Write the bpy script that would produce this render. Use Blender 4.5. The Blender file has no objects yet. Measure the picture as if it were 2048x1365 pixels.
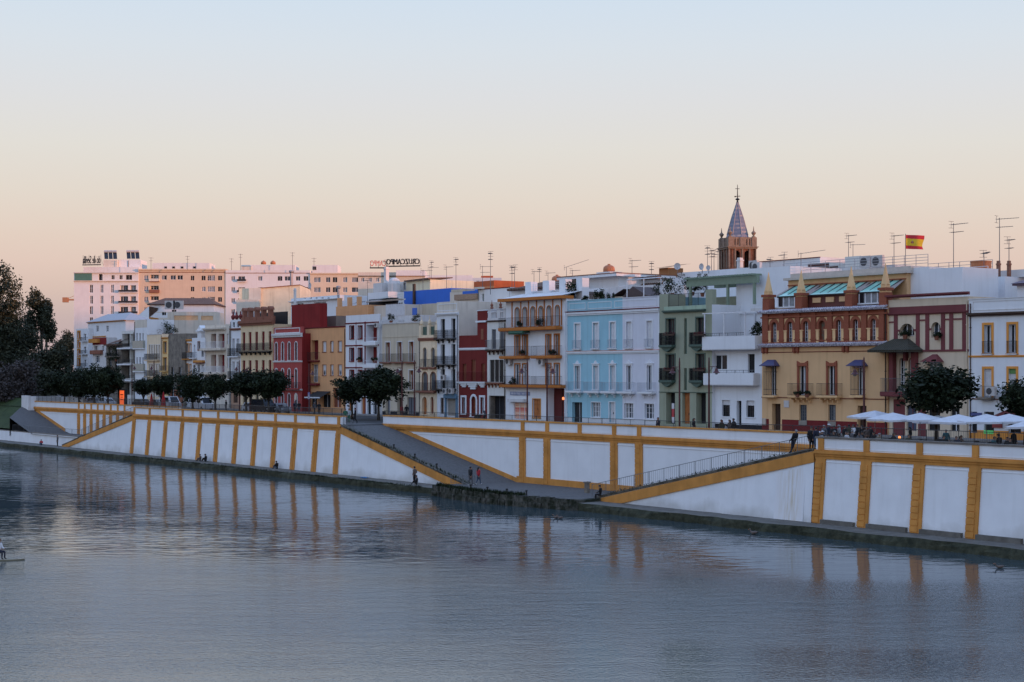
import bpy, bmesh, math, random
from mathutils import Vector, Matrix

# ------------------------------------------------------------------ camera, sky, sun, exposure
sc = bpy.context.scene
col = sc.collection
F, CX, HY, CH, D0 = 3214.0, 1024.0, 746.0, 11.7, 88.0     # focal length in photo pixels, principal column, horizon row, eye height, distance of the river wall
cam_d = bpy.data.cameras.new('camera')
cam = bpy.data.objects.new('camera', cam_d); col.objects.link(cam)
cam_d.sensor_width = 22.3; cam_d.lens = F / 2048 * 22.3
cam_d.shift_y = (HY - 682.5) / 2048
cam_d.clip_start = 0.5; cam_d.clip_end = 20000
cam.location = (0, 0, CH); cam.rotation_euler = (math.radians(90), 0, 0)
sc.camera = cam

SUN_EL = math.radians(2.2)
SUN_AZ = math.atan2(0.86, -0.50)          # from +Y towards +X
sun_vec = Vector((math.sin(SUN_AZ) * math.cos(SUN_EL), math.cos(SUN_AZ) * math.cos(SUN_EL), math.sin(SUN_EL)))
sun_d = bpy.data.lights.new('sun', 'SUN'); sun_d.energy = 3.6; sun_d.angle = math.radians(0.55); sun_d.color = (1.0, 0.43, 0.23)
sun = bpy.data.objects.new('sun', sun_d); col.objects.link(sun)
sun.rotation_euler = sun_vec.to_track_quat('Z', 'Y').to_euler()

world = bpy.data.worlds.new('World'); sc.world = world; world.use_nodes = True
wn, wl = world.node_tree.nodes, world.node_tree.links
wn.clear()
wo = wn.new('ShaderNodeOutputWorld'); bg = wn.new('ShaderNodeBackground')
sky = wn.new('ShaderNodeTexSky'); sky.sky_type = 'NISHITA'; sky.sun_disc = False
sky.sun_elevation = SUN_EL; sky.sun_rotation = SUN_AZ; sky.dust_density = 2.0
tc = wn.new('ShaderNodeTexCoord'); sx = wn.new('ShaderNodeSeparateXYZ'); rp = wn.new('ShaderNodeValToRGB')
def S(r, g, b):
    f = lambda c: ((c / 255 + 0.055) / 1.055) ** 2.4 if c > 10 else c / 255 / 12.92
    return (f(r), f(g), f(b), 1.0)
els = rp.color_ramp.elements
els[0].position = 0.0; els[0].color = S(188, 166, 170)
els[1].position = 1.0; els[1].color = (0.45, 0.66, 1.18, 1)
for p, c in ((0.032, S(202, 180, 177)), (0.05, S(219, 194, 182)), (0.066, S(228, 203, 190)), (0.083, S(230, 210, 196)), (0.108, S(230, 219, 207)), (0.137, S(229, 225, 218)), (0.167, S(225, 226, 228)),
             (0.197, S(220, 228, 236)), (0.226, S(213, 227, 241)), (0.36, (0.66, 0.86, 1.22, 1)), (0.6, (0.53, 0.75, 1.22, 1))):
    e = els.new(p); e.color = c
scl = wn.new('ShaderNodeMix'); scl.data_type = 'RGBA'; scl.blend_type = 'MIX'; scl.inputs[0].default_value = 0.96
mul = wn.new('ShaderNodeMix'); mul.data_type = 'RGBA'; mul.blend_type = 'MULTIPLY'; mul.inputs[0].default_value = 1.0
mul.inputs[7].default_value = (1.0, 1.0, 1.0, 1)
wl.new(tc.outputs['Generated'], sx.inputs[0]); wl.new(sx.outputs[2], rp.inputs[0])
wl.new(sky.outputs[0], mul.inputs[6]); wl.new(mul.outputs[2], scl.inputs[6]); wl.new(rp.outputs[0], scl.inputs[7])
SKY_K = 0.14
up = wn.new('ShaderNodeVectorMath'); up.operation = 'SCALE'; up.inputs[3].default_value = 1.0 / SKY_K   # the gradient is written in display radiance
wl.new(rp.outputs[0], up.inputs[0]); wl.new(up.outputs[0], scl.inputs[7])
wl.new(scl.outputs[2], bg.inputs[0]); bg.inputs[1].default_value = SKY_K
wl.new(bg.outputs[0], wo.inputs[0])

sc.view_settings.view_transform = 'Standard'; sc.view_settings.look = 'None'
sc.view_settings.exposure = 0.0; sc.view_settings.gamma = 1.0
sc.render.engine = 'CYCLES'
sc.cycles.max_bounces = 5; sc.cycles.diffuse_bounces = 3; sc.cycles.glossy_bounces = 3; sc.cycles.transparent_max_bounces = 4

# ------------------------------------------------------------------ coordinates: q runs along the bank (towards the viewer's side), t runs inland, z up
DQ = Vector((0.58981, -0.80754, 0)); NT = Vector((0.80754, 0.58981, 0))
RZ = math.atan2(DQ.y, DQ.x)
def W(q, t, z): return DQ * q + NT * (D0 + t) + Vector((0, 0, z))
def depth(x, t): return (D0 + t) / (NT.x * (x - CX) / F + NT.y)
def Q(x, t=0.0):
    Y = depth(x, t); return DQ.x * (x - CX) / F * Y + DQ.y * Y
def ZP(x, y, t=0.0): return CH + (HY - y) / F * depth(x, t)
def at_depth(x, y, Y): return Vector(((x - CX) / F * Y, Y, CH + (HY - y) / F * Y))
def scale_at(x, t): return F / depth(x, t)
def on_level(x, y, z):                       # where a line of sight meets a level z: (q, t)
    Y = (CH - z) * F / (y - HY); p = Vector(((x - CX) / F * Y, Y, 0)); return p.dot(DQ), p.dot(NT) - D0

# ------------------------------------------------------------------ materials
MATS = {}
DIRT = 1.45
def new_mat(name):
    m = bpy.data.materials.new(name); m.use_nodes = True
    return m, m.node_tree.nodes, m.node_tree.links, m.node_tree.nodes['Principled BSDF']
def lin(c):
    return S(*c) if max(c[:3]) > 1.0 else (c[0], c[1], c[2], 1)
def plaster(name, c, var=0.10, rough=0.9, dirt=0.25, scale=0.6, bump=0.15):
    """painted render: broad patches, fine grain and rain streaks"""
    if name in MATS: return MATS[name]
    m, n, l, b = new_mat(name); c = lin(c)
    tcn = n.new('ShaderNodeTexCoord')
    n1 = n.new('ShaderNodeTexNoise'); n1.inputs['Scale'].default_value = scale; n1.inputs['Detail'].default_value = 6
    mp = n.new('ShaderNodeMapping'); mp.inputs['Scale'].default_value = (2.2, 2.2, 0.13)
    n2 = n.new('ShaderNodeTexNoise'); n2.inputs['Scale'].default_value = 1.0; n2.inputs['Detail'].default_value = 5
    l.new(tcn.outputs['Object'], n1.inputs[0]); l.new(tcn.outputs['Object'], mp.inputs[0]); l.new(mp.outputs[0], n2.inputs[0])
    r1 = n.new('ShaderNodeMapRange'); r1.inputs[1].default_value = 0.3; r1.inputs[2].default_value = 0.7
    r1.inputs[3].default_value = 1 - var; r1.inputs[4].default_value = 1 + var * 0.5
    r2 = n.new('ShaderNodeMapRange'); r2.inputs[1].default_value = 0.52; r2.inputs[2].default_value = 0.78
    r2.inputs[3].default_value = 0; r2.inputs[4].default_value = dirt * DIRT
    l.new(n1.outputs[0], r1.inputs[0]); l.new(n2.outputs[0], r2.inputs[0])
    mm = n.new('ShaderNodeMix'); mm.data_type = 'RGBA'; mm.blend_type = 'MULTIPLY'; mm.inputs[0].default_value = 1
    mm.inputs[6].default_value = c; l.new(r1.outputs[0], mm.inputs[7])
    md = n.new('ShaderNodeMix'); md.data_type = 'RGBA'
    l.new(r2.outputs[0], md.inputs[0]); l.new(mm.outputs[2], md.inputs[6])
    md.inputs[7].default_value = (c[0] * 0.5, c[1] * 0.47, c[2] * 0.42, 1)
    l.new(md.outputs[2], b.inputs['Base Color']); b.inputs['Roughness'].default_value = rough
    b.inputs['Specular IOR Level'].default_value = 0.25
    if bump:
        n3 = n.new('ShaderNodeTexNoise'); n3.inputs['Scale'].default_value = 14; n3.inputs['Detail'].default_value = 3
        l.new(tcn.outputs['Object'], n3.inputs[0])
        bp = n.new('ShaderNodeBump'); bp.inputs['Strength'].default_value = bump; bp.inputs['Distance'].default_value = 0.03
        l.new(n3.outputs[0], bp.inputs['Height']); l.new(bp.outputs[0], b.inputs['Normal'])
    MATS[name] = m; return m
def plain(name, c, rough=0.6, metal=0.0, var=0.08, spec=0.4, scale=3.0):
    if name in MATS: return MATS[name]
    m, n, l, b = new_mat(name); c = lin(c)
    tcn = n.new('ShaderNodeTexCoord'); n1 = n.new('ShaderNodeTexNoise'); n1.inputs['Scale'].default_value = scale; n1.inputs['Detail'].default_value = 4
    l.new(tcn.outputs['Object'], n1.inputs[0])
    r1 = n.new('ShaderNodeMapRange'); r1.inputs[1].default_value = 0.3; r1.inputs[2].default_value = 0.7
    r1.inputs[3].default_value = 1 - var; r1.inputs[4].default_value = 1 + var
    l.new(n1.outputs[0], r1.inputs[0])
    mm = n.new('ShaderNodeMix'); mm.data_type = 'RGBA'; mm.blend_type = 'MULTIPLY'; mm.inputs[0].default_value = 1
    mm.inputs[6].default_value = c; l.new(r1.outputs[0], mm.inputs[7]); l.new(mm.outputs[2], b.inputs['Base Color'])
    b.inputs['Roughness'].default_value = rough; b.inputs['Metallic'].default_value = metal; b.inputs['Specular IOR Level'].default_value = spec
    MATS[name] = m; return m
def glow(name, c, k):
    m, n, l, b = new_mat(name)
    b.inputs['Base Color'].default_value = lin(c); b.inputs['Emission Color'].default_value = lin(c); b.inputs['Emission Strength'].default_value = k
    MATS[name] = m; return m
def two_tone(name, c1, c2, scale, lo=0.45, hi=0.55, rough=0.85, detail=8, bump=0.4, bdist=0.05, stretch=(1, 1, 1)):
    if name in MATS: return MATS[name]
    m, n, l, b = new_mat(name)
    tcn = n.new('ShaderNodeTexCoord'); mp = n.new('ShaderNodeMapping'); mp.inputs['Scale'].default_value = stretch
    n1 = n.new('ShaderNodeTexNoise'); n1.inputs['Scale'].default_value = scale; n1.inputs['Detail'].default_value = detail; n1.inputs['Roughness'].default_value = 0.65
    l.new(tcn.outputs['Object'], mp.inputs[0]); l.new(mp.outputs[0], n1.inputs[0])
    r = n.new('ShaderNodeMapRange'); r.inputs[1].default_value = lo; r.inputs[2].default_value = hi
    l.new(n1.outputs[0], r.inputs[0])
    mx = n.new('ShaderNodeMix'); mx.data_type = 'RGBA'; mx.inputs[6].default_value = lin(c1); mx.inputs[7].default_value = lin(c2)
    l.new(r.outputs[0], mx.inputs[0]); l.new(mx.outputs[2], b.inputs['Base Color'])
    b.inputs['Roughness'].default_value = rough; b.inputs['Specular IOR Level'].default_value = 0.2
    if bump:
        bp = n.new('ShaderNodeBump'); bp.inputs['Strength'].default_value = bump; bp.inputs['Distance'].default_value = bdist
        l.new(n1.outputs[0], bp.inputs['Height']); l.new(bp.outputs[0], b.inputs['Normal'])
    MATS[name] = m; return m

# ------------------------------------------------------------------ mesh helpers
class MB:
    def __init__(s): s.v = []; s.f = []; s.mi = []
    def quad(s, pts, m=0):
        k = len(s.v); s.v += [tuple(p) for p in pts]; s.f.append(tuple(range(k, k + len(pts)))); s.mi.append(m)
    def box(s, x0, x1, y0, y1, z0, z1, m=0, skip=''):
        k = len(s.v)
        s.v += [(x0, y0, z0), (x1, y0, z0), (x1, y1, z0), (x0, y1, z0), (x0, y0, z1), (x1, y0, z1), (x1, y1, z1), (x0, y1, z1)]
        for nm, f in (('d', (3, 2, 1, 0)), ('u', (4, 5, 6, 7)), ('f', (0, 1, 5, 4)), ('r', (1, 2, 6, 5)), ('b', (2, 3, 7, 6)), ('l', (3, 0, 4, 7))):
            if nm in skip: continue
            s.f.append(tuple(k + i for i in f)); s.mi.append(m)
        return s
    def hexa(s, p, m=0):
        """eight corners, bottom ring then top ring"""
        k = len(s.v); s.v += [tuple(a) for a in p]
        for f in ((3, 2, 1, 0), (4, 5, 6, 7), (0, 1, 5, 4), (1, 2, 6, 5), (2, 3, 7, 6), (3, 0, 4, 7)):
            s.f.append(tuple(k + i for i in f)); s.mi.append(m)
        return s
    def tube(s, p0, p1, r0, r1=None, n=6, m=0, cap=True):
        r1 = r0 if r1 is None else r1
        p0 = Vector(p0); p1 = Vector(p1); a = (p1 - p0)
        if a.length < 1e-6: return s
        a.normalize(); u = a.orthogonal().normalized(); w = a.cross(u)
        k = len(s.v)
        for p, r in ((p0, r0), (p1, r1)):
            for i in range(n):
                an = 2 * math.pi * i / n; s.v.append(tuple(p + u * math.cos(an) * r + w * math.sin(an) * r))
        for i in range(n):
            j = (i + 1) % n; s.f.append((k + i, k + j, k + n + j, k + n + i)); s.mi.append(m)
        if cap:
            s.f.append(tuple(k + i for i in reversed(range(n)))); s.mi.append(m)
            s.f.append(tuple(k + n + i for i in range(n))); s.mi.append(m)
        return s
    def path(s, pts, r, n=5, m=0):
        for a, b in zip(pts, pts[1:]): s.tube(a, b, r if not callable(r) else r(a), None, n, m)
        return s
    def lathe(s, prof, c=(0, 0, 0), n=12, m=0, sx=1, sy=1):
        k = len(s.v); c = Vector(c)
        for r, z in prof:
            for i in range(n):
                an = 2 * math.pi * i / n; s.v.append((c.x + r * math.cos(an) * sx, c.y + r * math.sin(an) * sy, c.z + z))
        for j in range(len(prof) - 1):
            for i in range(n):
                i2 = (i + 1) % n; s.f.append((k + j * n + i, k + j * n + i2, k + (j + 1) * n + i2, k + (j + 1) * n + i)); s.mi.append(m)
        s.f.append(tuple(k + i for i in reversed(range(n)))); s.mi.append(m)
        e = k + (len(prof) - 1) * n; s.f.append(tuple(e + i for i in range(n))); s.mi.append(m)
        return s
    def prism(s, outline, y0, y1, m=0):
        """outline in x,z, counter-clockwise seen from -y; extruded in y"""
        k = len(s.v); n = len(outline)
        s.v += [(x, y0, z) for x, z in outline] + [(x, y1, z) for x, z in outline]
        s.f.append(tuple(k + i for i in range(n))); s.mi.append(m)
        s.f.append(tuple(k + n + i for i in reversed(range(n)))); s.mi.append(m)
        for i in range(n):
            j = (i + 1) % n; s.f.append((k + j, k + i, k + n + i, k + n + j)); s.mi.append(m)
        return s
    def build(s, name, mats, parent=None, loc=None, rz=None, smooth=False):
        if not isinstance(mats, (list, tuple)): mats = [mats]
        me = bpy.data.meshes.new(name); me.from_pydata(s.v, [], s.f)
        for mt in mats: me.materials.append(mt)
        if len(mats) > 1: me.polygons.foreach_set('material_index', s.mi)
        if smooth: me.polygons.foreach_set('use_smooth', [True] * len(s.f))
        me.update()
        o = bpy.data.objects.new(name, me); col.objects.link(o)
        if parent is not None: o.parent = parent
        if loc is not None: o.location = loc
        if rz is not None: o.rotation_euler = (0, 0, rz)
        return o
def tag(o, label=None, cat=None, group=None, kind=None):
    for k, v in (('label', label), ('category', cat), ('group', group), ('kind', kind)):
        if v: o[k] = v
    return o
def thing(name, label, cat, loc, rz=0.0, group=None):
    o = bpy.data.objects.new(name, None); o.empty_display_size = 0.3; col.objects.link(o)
    o.location = loc; o.rotation_euler = (0, 0, rz); return tag(o, label, cat, group)
def copy_tree(o, parent=None):
    c = o.copy(); col.objects.link(c)
    if parent is not None: c.parent = parent
    for ch in list(o.children): copy_tree(ch, c)
    return c

# common materials
WHITE = plaster('white limewash', (0.78, 0.80, 0.82), 0.05, dirt=0.12)
WHITE2 = plaster('aged white render', (0.70, 0.69, 0.68), 0.12, dirt=0.35)
OCHRE = plaster('ochre paint', (0.60, 0.27, 0.066), 0.2, dirt=0.3, scale=0.9)
STREET = two_tone('paving', (0.16, 0.15, 0.14), (0.22, 0.21, 0.20), 1.5, 0.3, 0.7)
GLASS = plain('dark window glass', (0.016, 0.019, 0.025), 0.2, spec=0.3, var=0.3)
GLASSB = plain('bluish window glass', (0.045, 0.06, 0.08), 0.2, spec=0.35, var=0.3)
def stained_wall():
    m = plaster('quay wall limewash', (0.78, 0.80, 0.82), 0.06, dirt=0.09); n, l = m.node_tree.nodes, m.node_tree.links; b = n['Principled BSDF']; src = b.inputs['Base Color'].links[0].from_socket
    g = n.new('ShaderNodeNewGeometry'); sp = n.new('ShaderNodeSeparateXYZ'); l.new(g.outputs['Position'], sp.inputs[0]); no = n.new('ShaderNodeTexNoise'); no.inputs['Scale'].default_value = .5; no.inputs['Detail'].default_value = 7; l.new(g.outputs['Position'], no.inputs[0])
    ad = n.new('ShaderNodeMath'); ad.operation = 'MULTIPLY_ADD'; ad.inputs[1].default_value = -2.6; l.new(no.outputs[0], ad.inputs[0]); l.new(sp.outputs[2], ad.inputs[2])
    r = n.new('ShaderNodeMapRange'); r.inputs[1].default_value = .25; r.inputs[2].default_value = -.7; r.inputs[3].default_value = 0; r.inputs[4].default_value = .5; l.new(ad.outputs[0], r.inputs[0])
    mx = n.new('ShaderNodeMix'); mx.data_type = 'RGBA'; l.new(r.outputs[0], mx.inputs[0]); l.new(src, mx.inputs[6]); mx.inputs[7].default_value = (.36, .35, .31, 1); l.new(mx.outputs[2], b.inputs['Base Color']); return m
WALLWHITE = stained_wall()
CURTAIN = plain('pale curtain behind glass', (0.24, 0.25, 0.26), 0.5, var=0.25)
BLIND = plain('white roller blind', (0.62, 0.62, 0.63), 0.6)
IRON = plain('black iron', (0.022, 0.022, 0.024), 0.5, spec=0.4)
GREYIRON = plain('grey painted iron', (0.13, 0.14, 0.15), 0.5)
WHITEPAINT = plain('white paint', (0.74, 0.75, 0.77), 0.5)
DARKWOOD = plain('dark brown wood', (0.055, 0.028, 0.018), 0.6, var=0.2)
TERRA = plaster('terracotta render', (0.27, 0.115, 0.075), 0.15, dirt=0.35)
STONE = two_tone('quay stone', (0.10, 0.094, 0.082), (0.19, 0.18, 0.16), 1.2, 0.3, 0.7, bump=0.6)
MOSS = two_tone('mossy quay edge', (0.022, 0.026, 0.016), (0.075, 0.078, 0.05), 1.6, 0.35, 0.7, bump=0.9, bdist=0.2)
# ------------------------------------------------------------------ water, ground, quay, river walls
ZQ, ZS, ZT = 0.68, 6.0, 6.9            # quay ledge, street, parapet top
RT = 5.6                                # depth of the ramp recesses

W_FINE_FAR, W_FINE_NEAR, W_MID_FAR, W_MID_NEAR, W_R_FAR, W_R_NEAR = 0.10, 0.70, 0.42, 0.30, 0.012, 0.05
def water():
    m, n, l, b = new_mat('river water')
    b.inputs['Base Color'].default_value = (0.044, 0.068, 0.078, 1); b.inputs['Roughness'].default_value = 0.05; b.inputs['IOR'].default_value = 1.333
    g = n.new('ShaderNodeNewGeometry')
    def wave(sx, sy, scale, detail, rot=0.0, dist=0.0):
        mp = n.new('ShaderNodeMapping'); mp.inputs['Scale'].default_value = (sx, sy, 1); mp.inputs['Rotation'].default_value = (0, 0, rot)
        t = n.new('ShaderNodeTexNoise'); t.inputs['Scale'].default_value = scale; t.inputs['Detail'].default_value = detail
        t.inputs['Roughness'].default_value = 0.55; t.inputs['Distortion'].default_value = dist
        l.new(g.outputs['Position'], mp.inputs[0]); l.new(mp.outputs[0], t.inputs[0]); return t
    fine = wave(1.0, 1.0, 5.5, 2, 0.2); mid = wave(0.5, 1.0, 0.85, 2, -0.1, 0.4); patch = wave(0.3, 1.0, 0.035, 3, 0.25)
    pr = n.new('ShaderNodeMapRange'); pr.inputs[1].default_value = 0.40; pr.inputs[2].default_value = 0.62; pr.inputs[3].default_value = 0.35; pr.inputs[4].default_value = 1.35
    l.new(patch.outputs[0], pr.inputs[0])
    # breeze: the open water is covered in fine ripples, the sheltered strip along the wall keeps longer, smoother waves
    dt = n.new('ShaderNodeVectorMath'); dt.operation = 'DOT_PRODUCT'; dt.inputs[1].default_value = (0.2, 1, 0)
    l.new(g.outputs['Position'], dt.inputs[0])
    def ramp_(a_, b_, c_, d_):
        r = n.new('ShaderNodeMapRange'); r.interpolation_type = 'SMOOTHSTEP'; r.inputs[1].default_value = a_; r.inputs[2].default_value = b_; r.inputs[3].default_value = c_; r.inputs[4].default_value = d_
        l.new(dt.outputs['Value'], r.inputs[0]); return r
    def mulp(x, y):
        k = n.new('ShaderNodeMath'); k.operation = 'MULTIPLY'; l.new(x.outputs[0], k.inputs[0]); l.new(y.outputs[0], k.inputs[1]); return k
    kf = mulp(pr, ramp_(101, 91, W_FINE_FAR, W_FINE_NEAR)); km = mulp(pr, ramp_(101, 91, W_MID_FAR, W_MID_NEAR))
    rr = ramp_(101, 91, W_R_FAR, W_R_NEAR); l.new(rr.outputs[0], b.inputs['Roughness'])
    b1 = n.new('ShaderNodeBump'); b1.inputs['Distance'].default_value = 0.06; b2 = n.new('ShaderNodeBump'); b2.inputs['Distance'].default_value = 0.17
    l.new(fine.outputs[0], b1.inputs['Height']); l.new(mid.outputs[0], b2.inputs['Height'])
    l.new(kf.outputs[0], b1.inputs['Strength']); l.new(km.outputs[0], b2.inputs['Strength'])
    l.new(b2.outputs[0], b1.inputs['Normal']); l.new(b1.outputs[0], b.inputs['Normal'])
    mb = MB(); mb.quad([(-3500, -600, 0), (1500, -600, 0), (1500, 6000, 0), (-3500, 6000, 0)])
    tag(mb.build('water', m), kind='structure')
water()

GRASS = two_tone('grass bank', (0.02, 0.035, 0.012), (0.05, 0.075, 0.025), 0.8, 0.3, 0.7, bump=0.8, bdist=0.2)
def ground():
    mb = MB()
    # street sheet inland of the recess walls, with the bastions reaching the front wall
    A0, A1, B0 = Q(268), Q(682), Q(1632)
    def rect(q0, q1, t0, t1, z): mb.quad([W(q0, t0, z), W(q1, t0, z), W(q1, t1, z), W(q0, t1, z)])
    rect(-330, 60, RT, 24.2, ZS); rect(A0, A1, 0, RT, ZS); rect(B0, 60, 0, RT, ZS)
    tag(mb.build('street', two_tone('asphalt', (.04, .04, .042), (.075, .073, .07), 1.2, .3, .7)), kind='structure')
    g = MB(); g.quad([W(-4000, 24.2, ZS - .02), W(400, 24.2, ZS - .02), W(400, 1500, ZS - .02), W(-4000, 1500, ZS - .02)])
    g.quad([W(-4000, 2, ZS - .03), W(-330, 2, ZS - .03), W(-330, 24.2, ZS - .03), W(-4000, 24.2, ZS - .03)])
    tag(g.build('ground', two_tone('town ground', (0.10, 0.09, 0.08), (0.17, 0.16, 0.14), 0.4, 0.3, 0.7)), kind='structure')
    # raised pavement with a kerb along the houses
    k = MB(); k.box(-330, 60, 0, 2.6, 0, .14)
    tag(k.build('pavement', two_tone('pavement slabs', (0.2, 0.19, 0.18), (0.27, 0.26, 0.25), 2.2, 0.3, 0.7), loc=W(0, 21.5, ZS), rz=RZ), kind='structure')
    # quay ledge along the foot of the wall: dressed top, ragged mossy face
    q0, q1 = Q(-220), 60
    random.seed(4); top = MB(); edge = MB(); n = 220; pts = []
    for i in range(n + 1):
        q = q0 + (q1 - q0) * i / n
        pts.append((q, -2.9 + random.uniform(-.22, .22), ZQ - .02 + random.uniform(-.07, .03), random.uniform(-.3, .35), random.uniform(.25, .42)))
    for a, b_ in zip(pts, pts[1:]):
        top.quad([W(a[0], a[1], a[2]), W(b_[0], b_[1], b_[2]), W(b_[0], .3, ZQ), W(a[0], .3, ZQ)])
        edge.quad([W(a[0], a[1] - .25 + a[3], -.6), W(b_[0], b_[1] - .25 + b_[3], -.6), W(b_[0], b_[1] - .12 + .4 * b_[3], b_[4]), W(a[0], a[1] - .12 + .4 * a[3], a[4])])
        edge.quad([W(a[0], a[1] - .12 + .4 * a[3], a[4]), W(b_[0], b_[1] - .12 + .4 * b_[3], b_[4]), W(b_[0], b_[1], b_[2]), W(a[0], a[1], a[2])])
    o = top.build('quay', STONE); tag(o, kind='structure'); edge.build('quay_edge', MOSS, o)
ground()

def batter(z): return -0.09 * max(0.0, 5.4 - z)
def strip(mb, q0, q1, z0, z1, off, base_t=0.0, bat=True, thick=0.25, m=0, q0b=None, q1b=None):
    """a slab lying on the battered face: q0..q1 between z0 and z1, standing off proud of it"""
    q0b = q0 if q0b is None else q0b; q1b = q1 if q1b is None else q1b
    ta = base_t + (batter(z0) if bat else 0); tb = base_t + (batter(z1) if bat else 0)
    mb.hexa([W(q0b, ta - off, z0), W(q1b, ta - off, z0), W(q1b, ta - off + thick, z0), W(q0b, ta - off + thick, z0),
             W(q0, tb - off, z1), W(q1, tb - off, z1), W(q1, tb - off + thick, z1), W(q0, tb - off + thick, z1)], m)
def pilaster(parent, q, base_t, zb, bat=True, wide=0.95):
    mb = MB()
    strip(mb, q - wide / 2, q + wide / 2, zb, 5.42, .10, base_t, bat, .3)
    z = zb + .02; h = .44
    while z + h < 5.40:
        strip(mb, q - wide / 2 - .01, q + wide * .2, z + .06, z + h, .15, base_t, bat, .2); z += h
    strip(mb, q - .27, q + .27, 6.07, ZT - .02, .09, base_t, False, .3)
    return mb.build('pilaster', OCHRE, parent)
COPING = two_tone('worn coping stone', (0.13, 0.115, 0.10), (0.23, 0.20, 0.17), 1.0, 0.3, 0.7)
def railing_mb(pts, h=0.72, step=.13, post=2.0, r=.011):
    """iron railing along points given at its foot"""
    mb = MB()
    for a, b_ in zip(pts, pts[1:]):
        a = Vector(a); b_ = Vector(b_); L = (b_ - a).length
        up = Vector((0, 0, 1))
        mb.tube(a + up * h, b_ + up * h, .024, n=5); mb.tube(a + up * .08, b_ + up * .08, .016, n=4)
        for i in range(int(L / post) + 1):
            p = a + (b_ - a) * min(1, i * post / L); mb.tube(p, p + up * (h + .03), .026, n=5)
        k = int(L / step)
        for i in range(k):
            p = a + (b_ - a) * (i + .5) / k; mb.tube(p + up * .08, p + up * h, r, n=3, cap=False)
    return mb
def river_wall(name, label, q0, q1, base_t, zb, pil, cat='wall', zb_fn=None, bat=True, back=1.2, cop=OCHRE):
    o = thing(name, label, cat, (0, 0, 0))
    mb = MB()
    n = 24
    for i in range(n):                        # white rendered body, following a sloping foot where there is one
        a = q0 + (q1 - q0) * i / n; b_ = q0 + (q1 - q0) * (i + 1) / n
        za = zb_fn(a) if zb_fn else zb; zc = zb_fn(b_) if zb_fn else zb
        za = min(za, 5.3); zc = min(zc, 5.3)
        mb.quad([W(a, base_t + (batter(za) if bat else 0), za), W(b_, base_t + (batter(zc) if bat else 0), zc), W(b_, base_t, 5.4), W(a, base_t, 5.4)])
    strip(mb, q0, q1, 5.4, ZT, 0, base_t, False, .5)
    mb.build('wall_face', WALLWHITE, o)
    c = MB()
    strip(c, q0, q1, 5.38, 5.62, .09, base_t, False, .4); strip(c, q0, q1, 5.60, 5.80, .16, base_t, False, .4)
    strip(c, q0, q1, 5.78, 5.95, .27, base_t, False, .5); strip(c, q0, q1, 5.93, 6.06, .19, base_t, False, .4)
    c.build('cornice', OCHRE, o)
    lp = MB(); strip(lp, q0, q1, 5.14, 5.20, .035, base_t, True, .2); strip(lp, q0, q1, 6.16, 6.20, .03, base_t, False, .2); lp.build('panel_lip', WHITE, o)
    cp = MB(); random.seed(int(q0)); q = q0
    while q < q1 - .01:
        e = min(q1, q + random.uniform(.9, 1.6)); dz = random.uniform(-.015, .015)
        strip(cp, q, e - .012, ZT - .01, ZT + .11 + dz, .10 + random.uniform(-.02, .02), base_t, False, .7); q = e
    cp.build('coping', cop, o)
    for p in pil: pilaster(o, p, base_t, zb_fn(p) if zb_fn else zb, bat)
    return o

qA0, qA1, qB0, qB1 = Q(268), Q(684), Q(1632), 62.0
WALLA = river_wall('river_wall', 'long white quay wall with twelve ochre pilasters below the red and cream houses', qA0, qA1, 0, ZQ, [Q(x) for x in (269.5, 300, 333, 366, 401.5, 437, 474, 512, 551.6, 591.5, 634, 678)])
WALLB = river_wall('river_wall', 'tall white quay wall with ochre pilasters under the white cafe parasols', qB0, qB1, 0, ZQ,
                   [Q(x) for x in (1643, 1734, 1840, 1952)] + [Q(1952) + 4.75 * i for i in range(1, 20)], cop=COPING)
# walls at the back of the two recesses
R2a, R2b = -152.4, Q(1640, RT)
def ramp_z(q, qa, za, qb, zb):
    f = min(1, max(0, (q - qa) / (qb - qa))); return za + (zb - za) * f
LZ = 0.95                                # landing level of the nearer recess
rL = lambda q: ramp_z(q, -152.3, ZS, -127.3, LZ)
rR = lambda q: ramp_z(q, -107.6, LZ, -82.9, ZS)
def foot2(q): return rL(q) if q < -117 else rR(q)
WALLC = river_wall('river_wall', 'white recessed quay wall with paired ochre pilasters between the two ramps', R2a, R2b, RT, LZ,
                   [Q(x, RT) for x in (1046, 1095, 1229, 1279)], zb_fn=foot2, bat=False)
def parapet_pilaster(o, x, t):
    mb = MB(); q = Q(x, t); strip(mb, q - .27, q + .27, 6.07, ZT - .02, .09, t, False, .3); mb.build('pilaster', OCHRE, o)
parapet_pilaster(WALLC, 1160, RT)
def slope_band(parent, qa, za, qb, zb, t, h=.62, off=.09, below=0.0, name='sloping_band'):
    """ochre band that follows the foot of a ramp"""
    mb = MB(); k = 16
    for i in range(k):
        a = qa + (qb - qa) * i / k; b_ = qa + (qb - qa) * (i + 1) / k
        z0 = za + (zb - za) * i / k; z1 = za + (zb - za) * (i + 1) / k
        mb.hexa([W(a, t - off + batter(z0) * (t < 1), z0 + below), W(b_, t - off + batter(z1) * (t < 1), z1 + below), W(b_, t + .2, z1 + below), W(a, t + .2, z0 + below),
                 W(a, t - off + batter(z0) * (t < 1), z0 + below + h), W(b_, t - off + batter(z1) * (t < 1), z1 + below + h), W(b_, t + .2, z1 + below + h), W(a, t + .2, z0 + below + h)])
    return mb.build(name, OCHRE, parent)
slope_band(WALLC, -149.5, rL(-149.5), -127.3, LZ, RT, .42); slope_band(WALLC, -127.3, LZ, -107.6, LZ, RT, .6); slope_band(WALLC, -107.6, LZ, -86, rR(-86), RT, .45)

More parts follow.
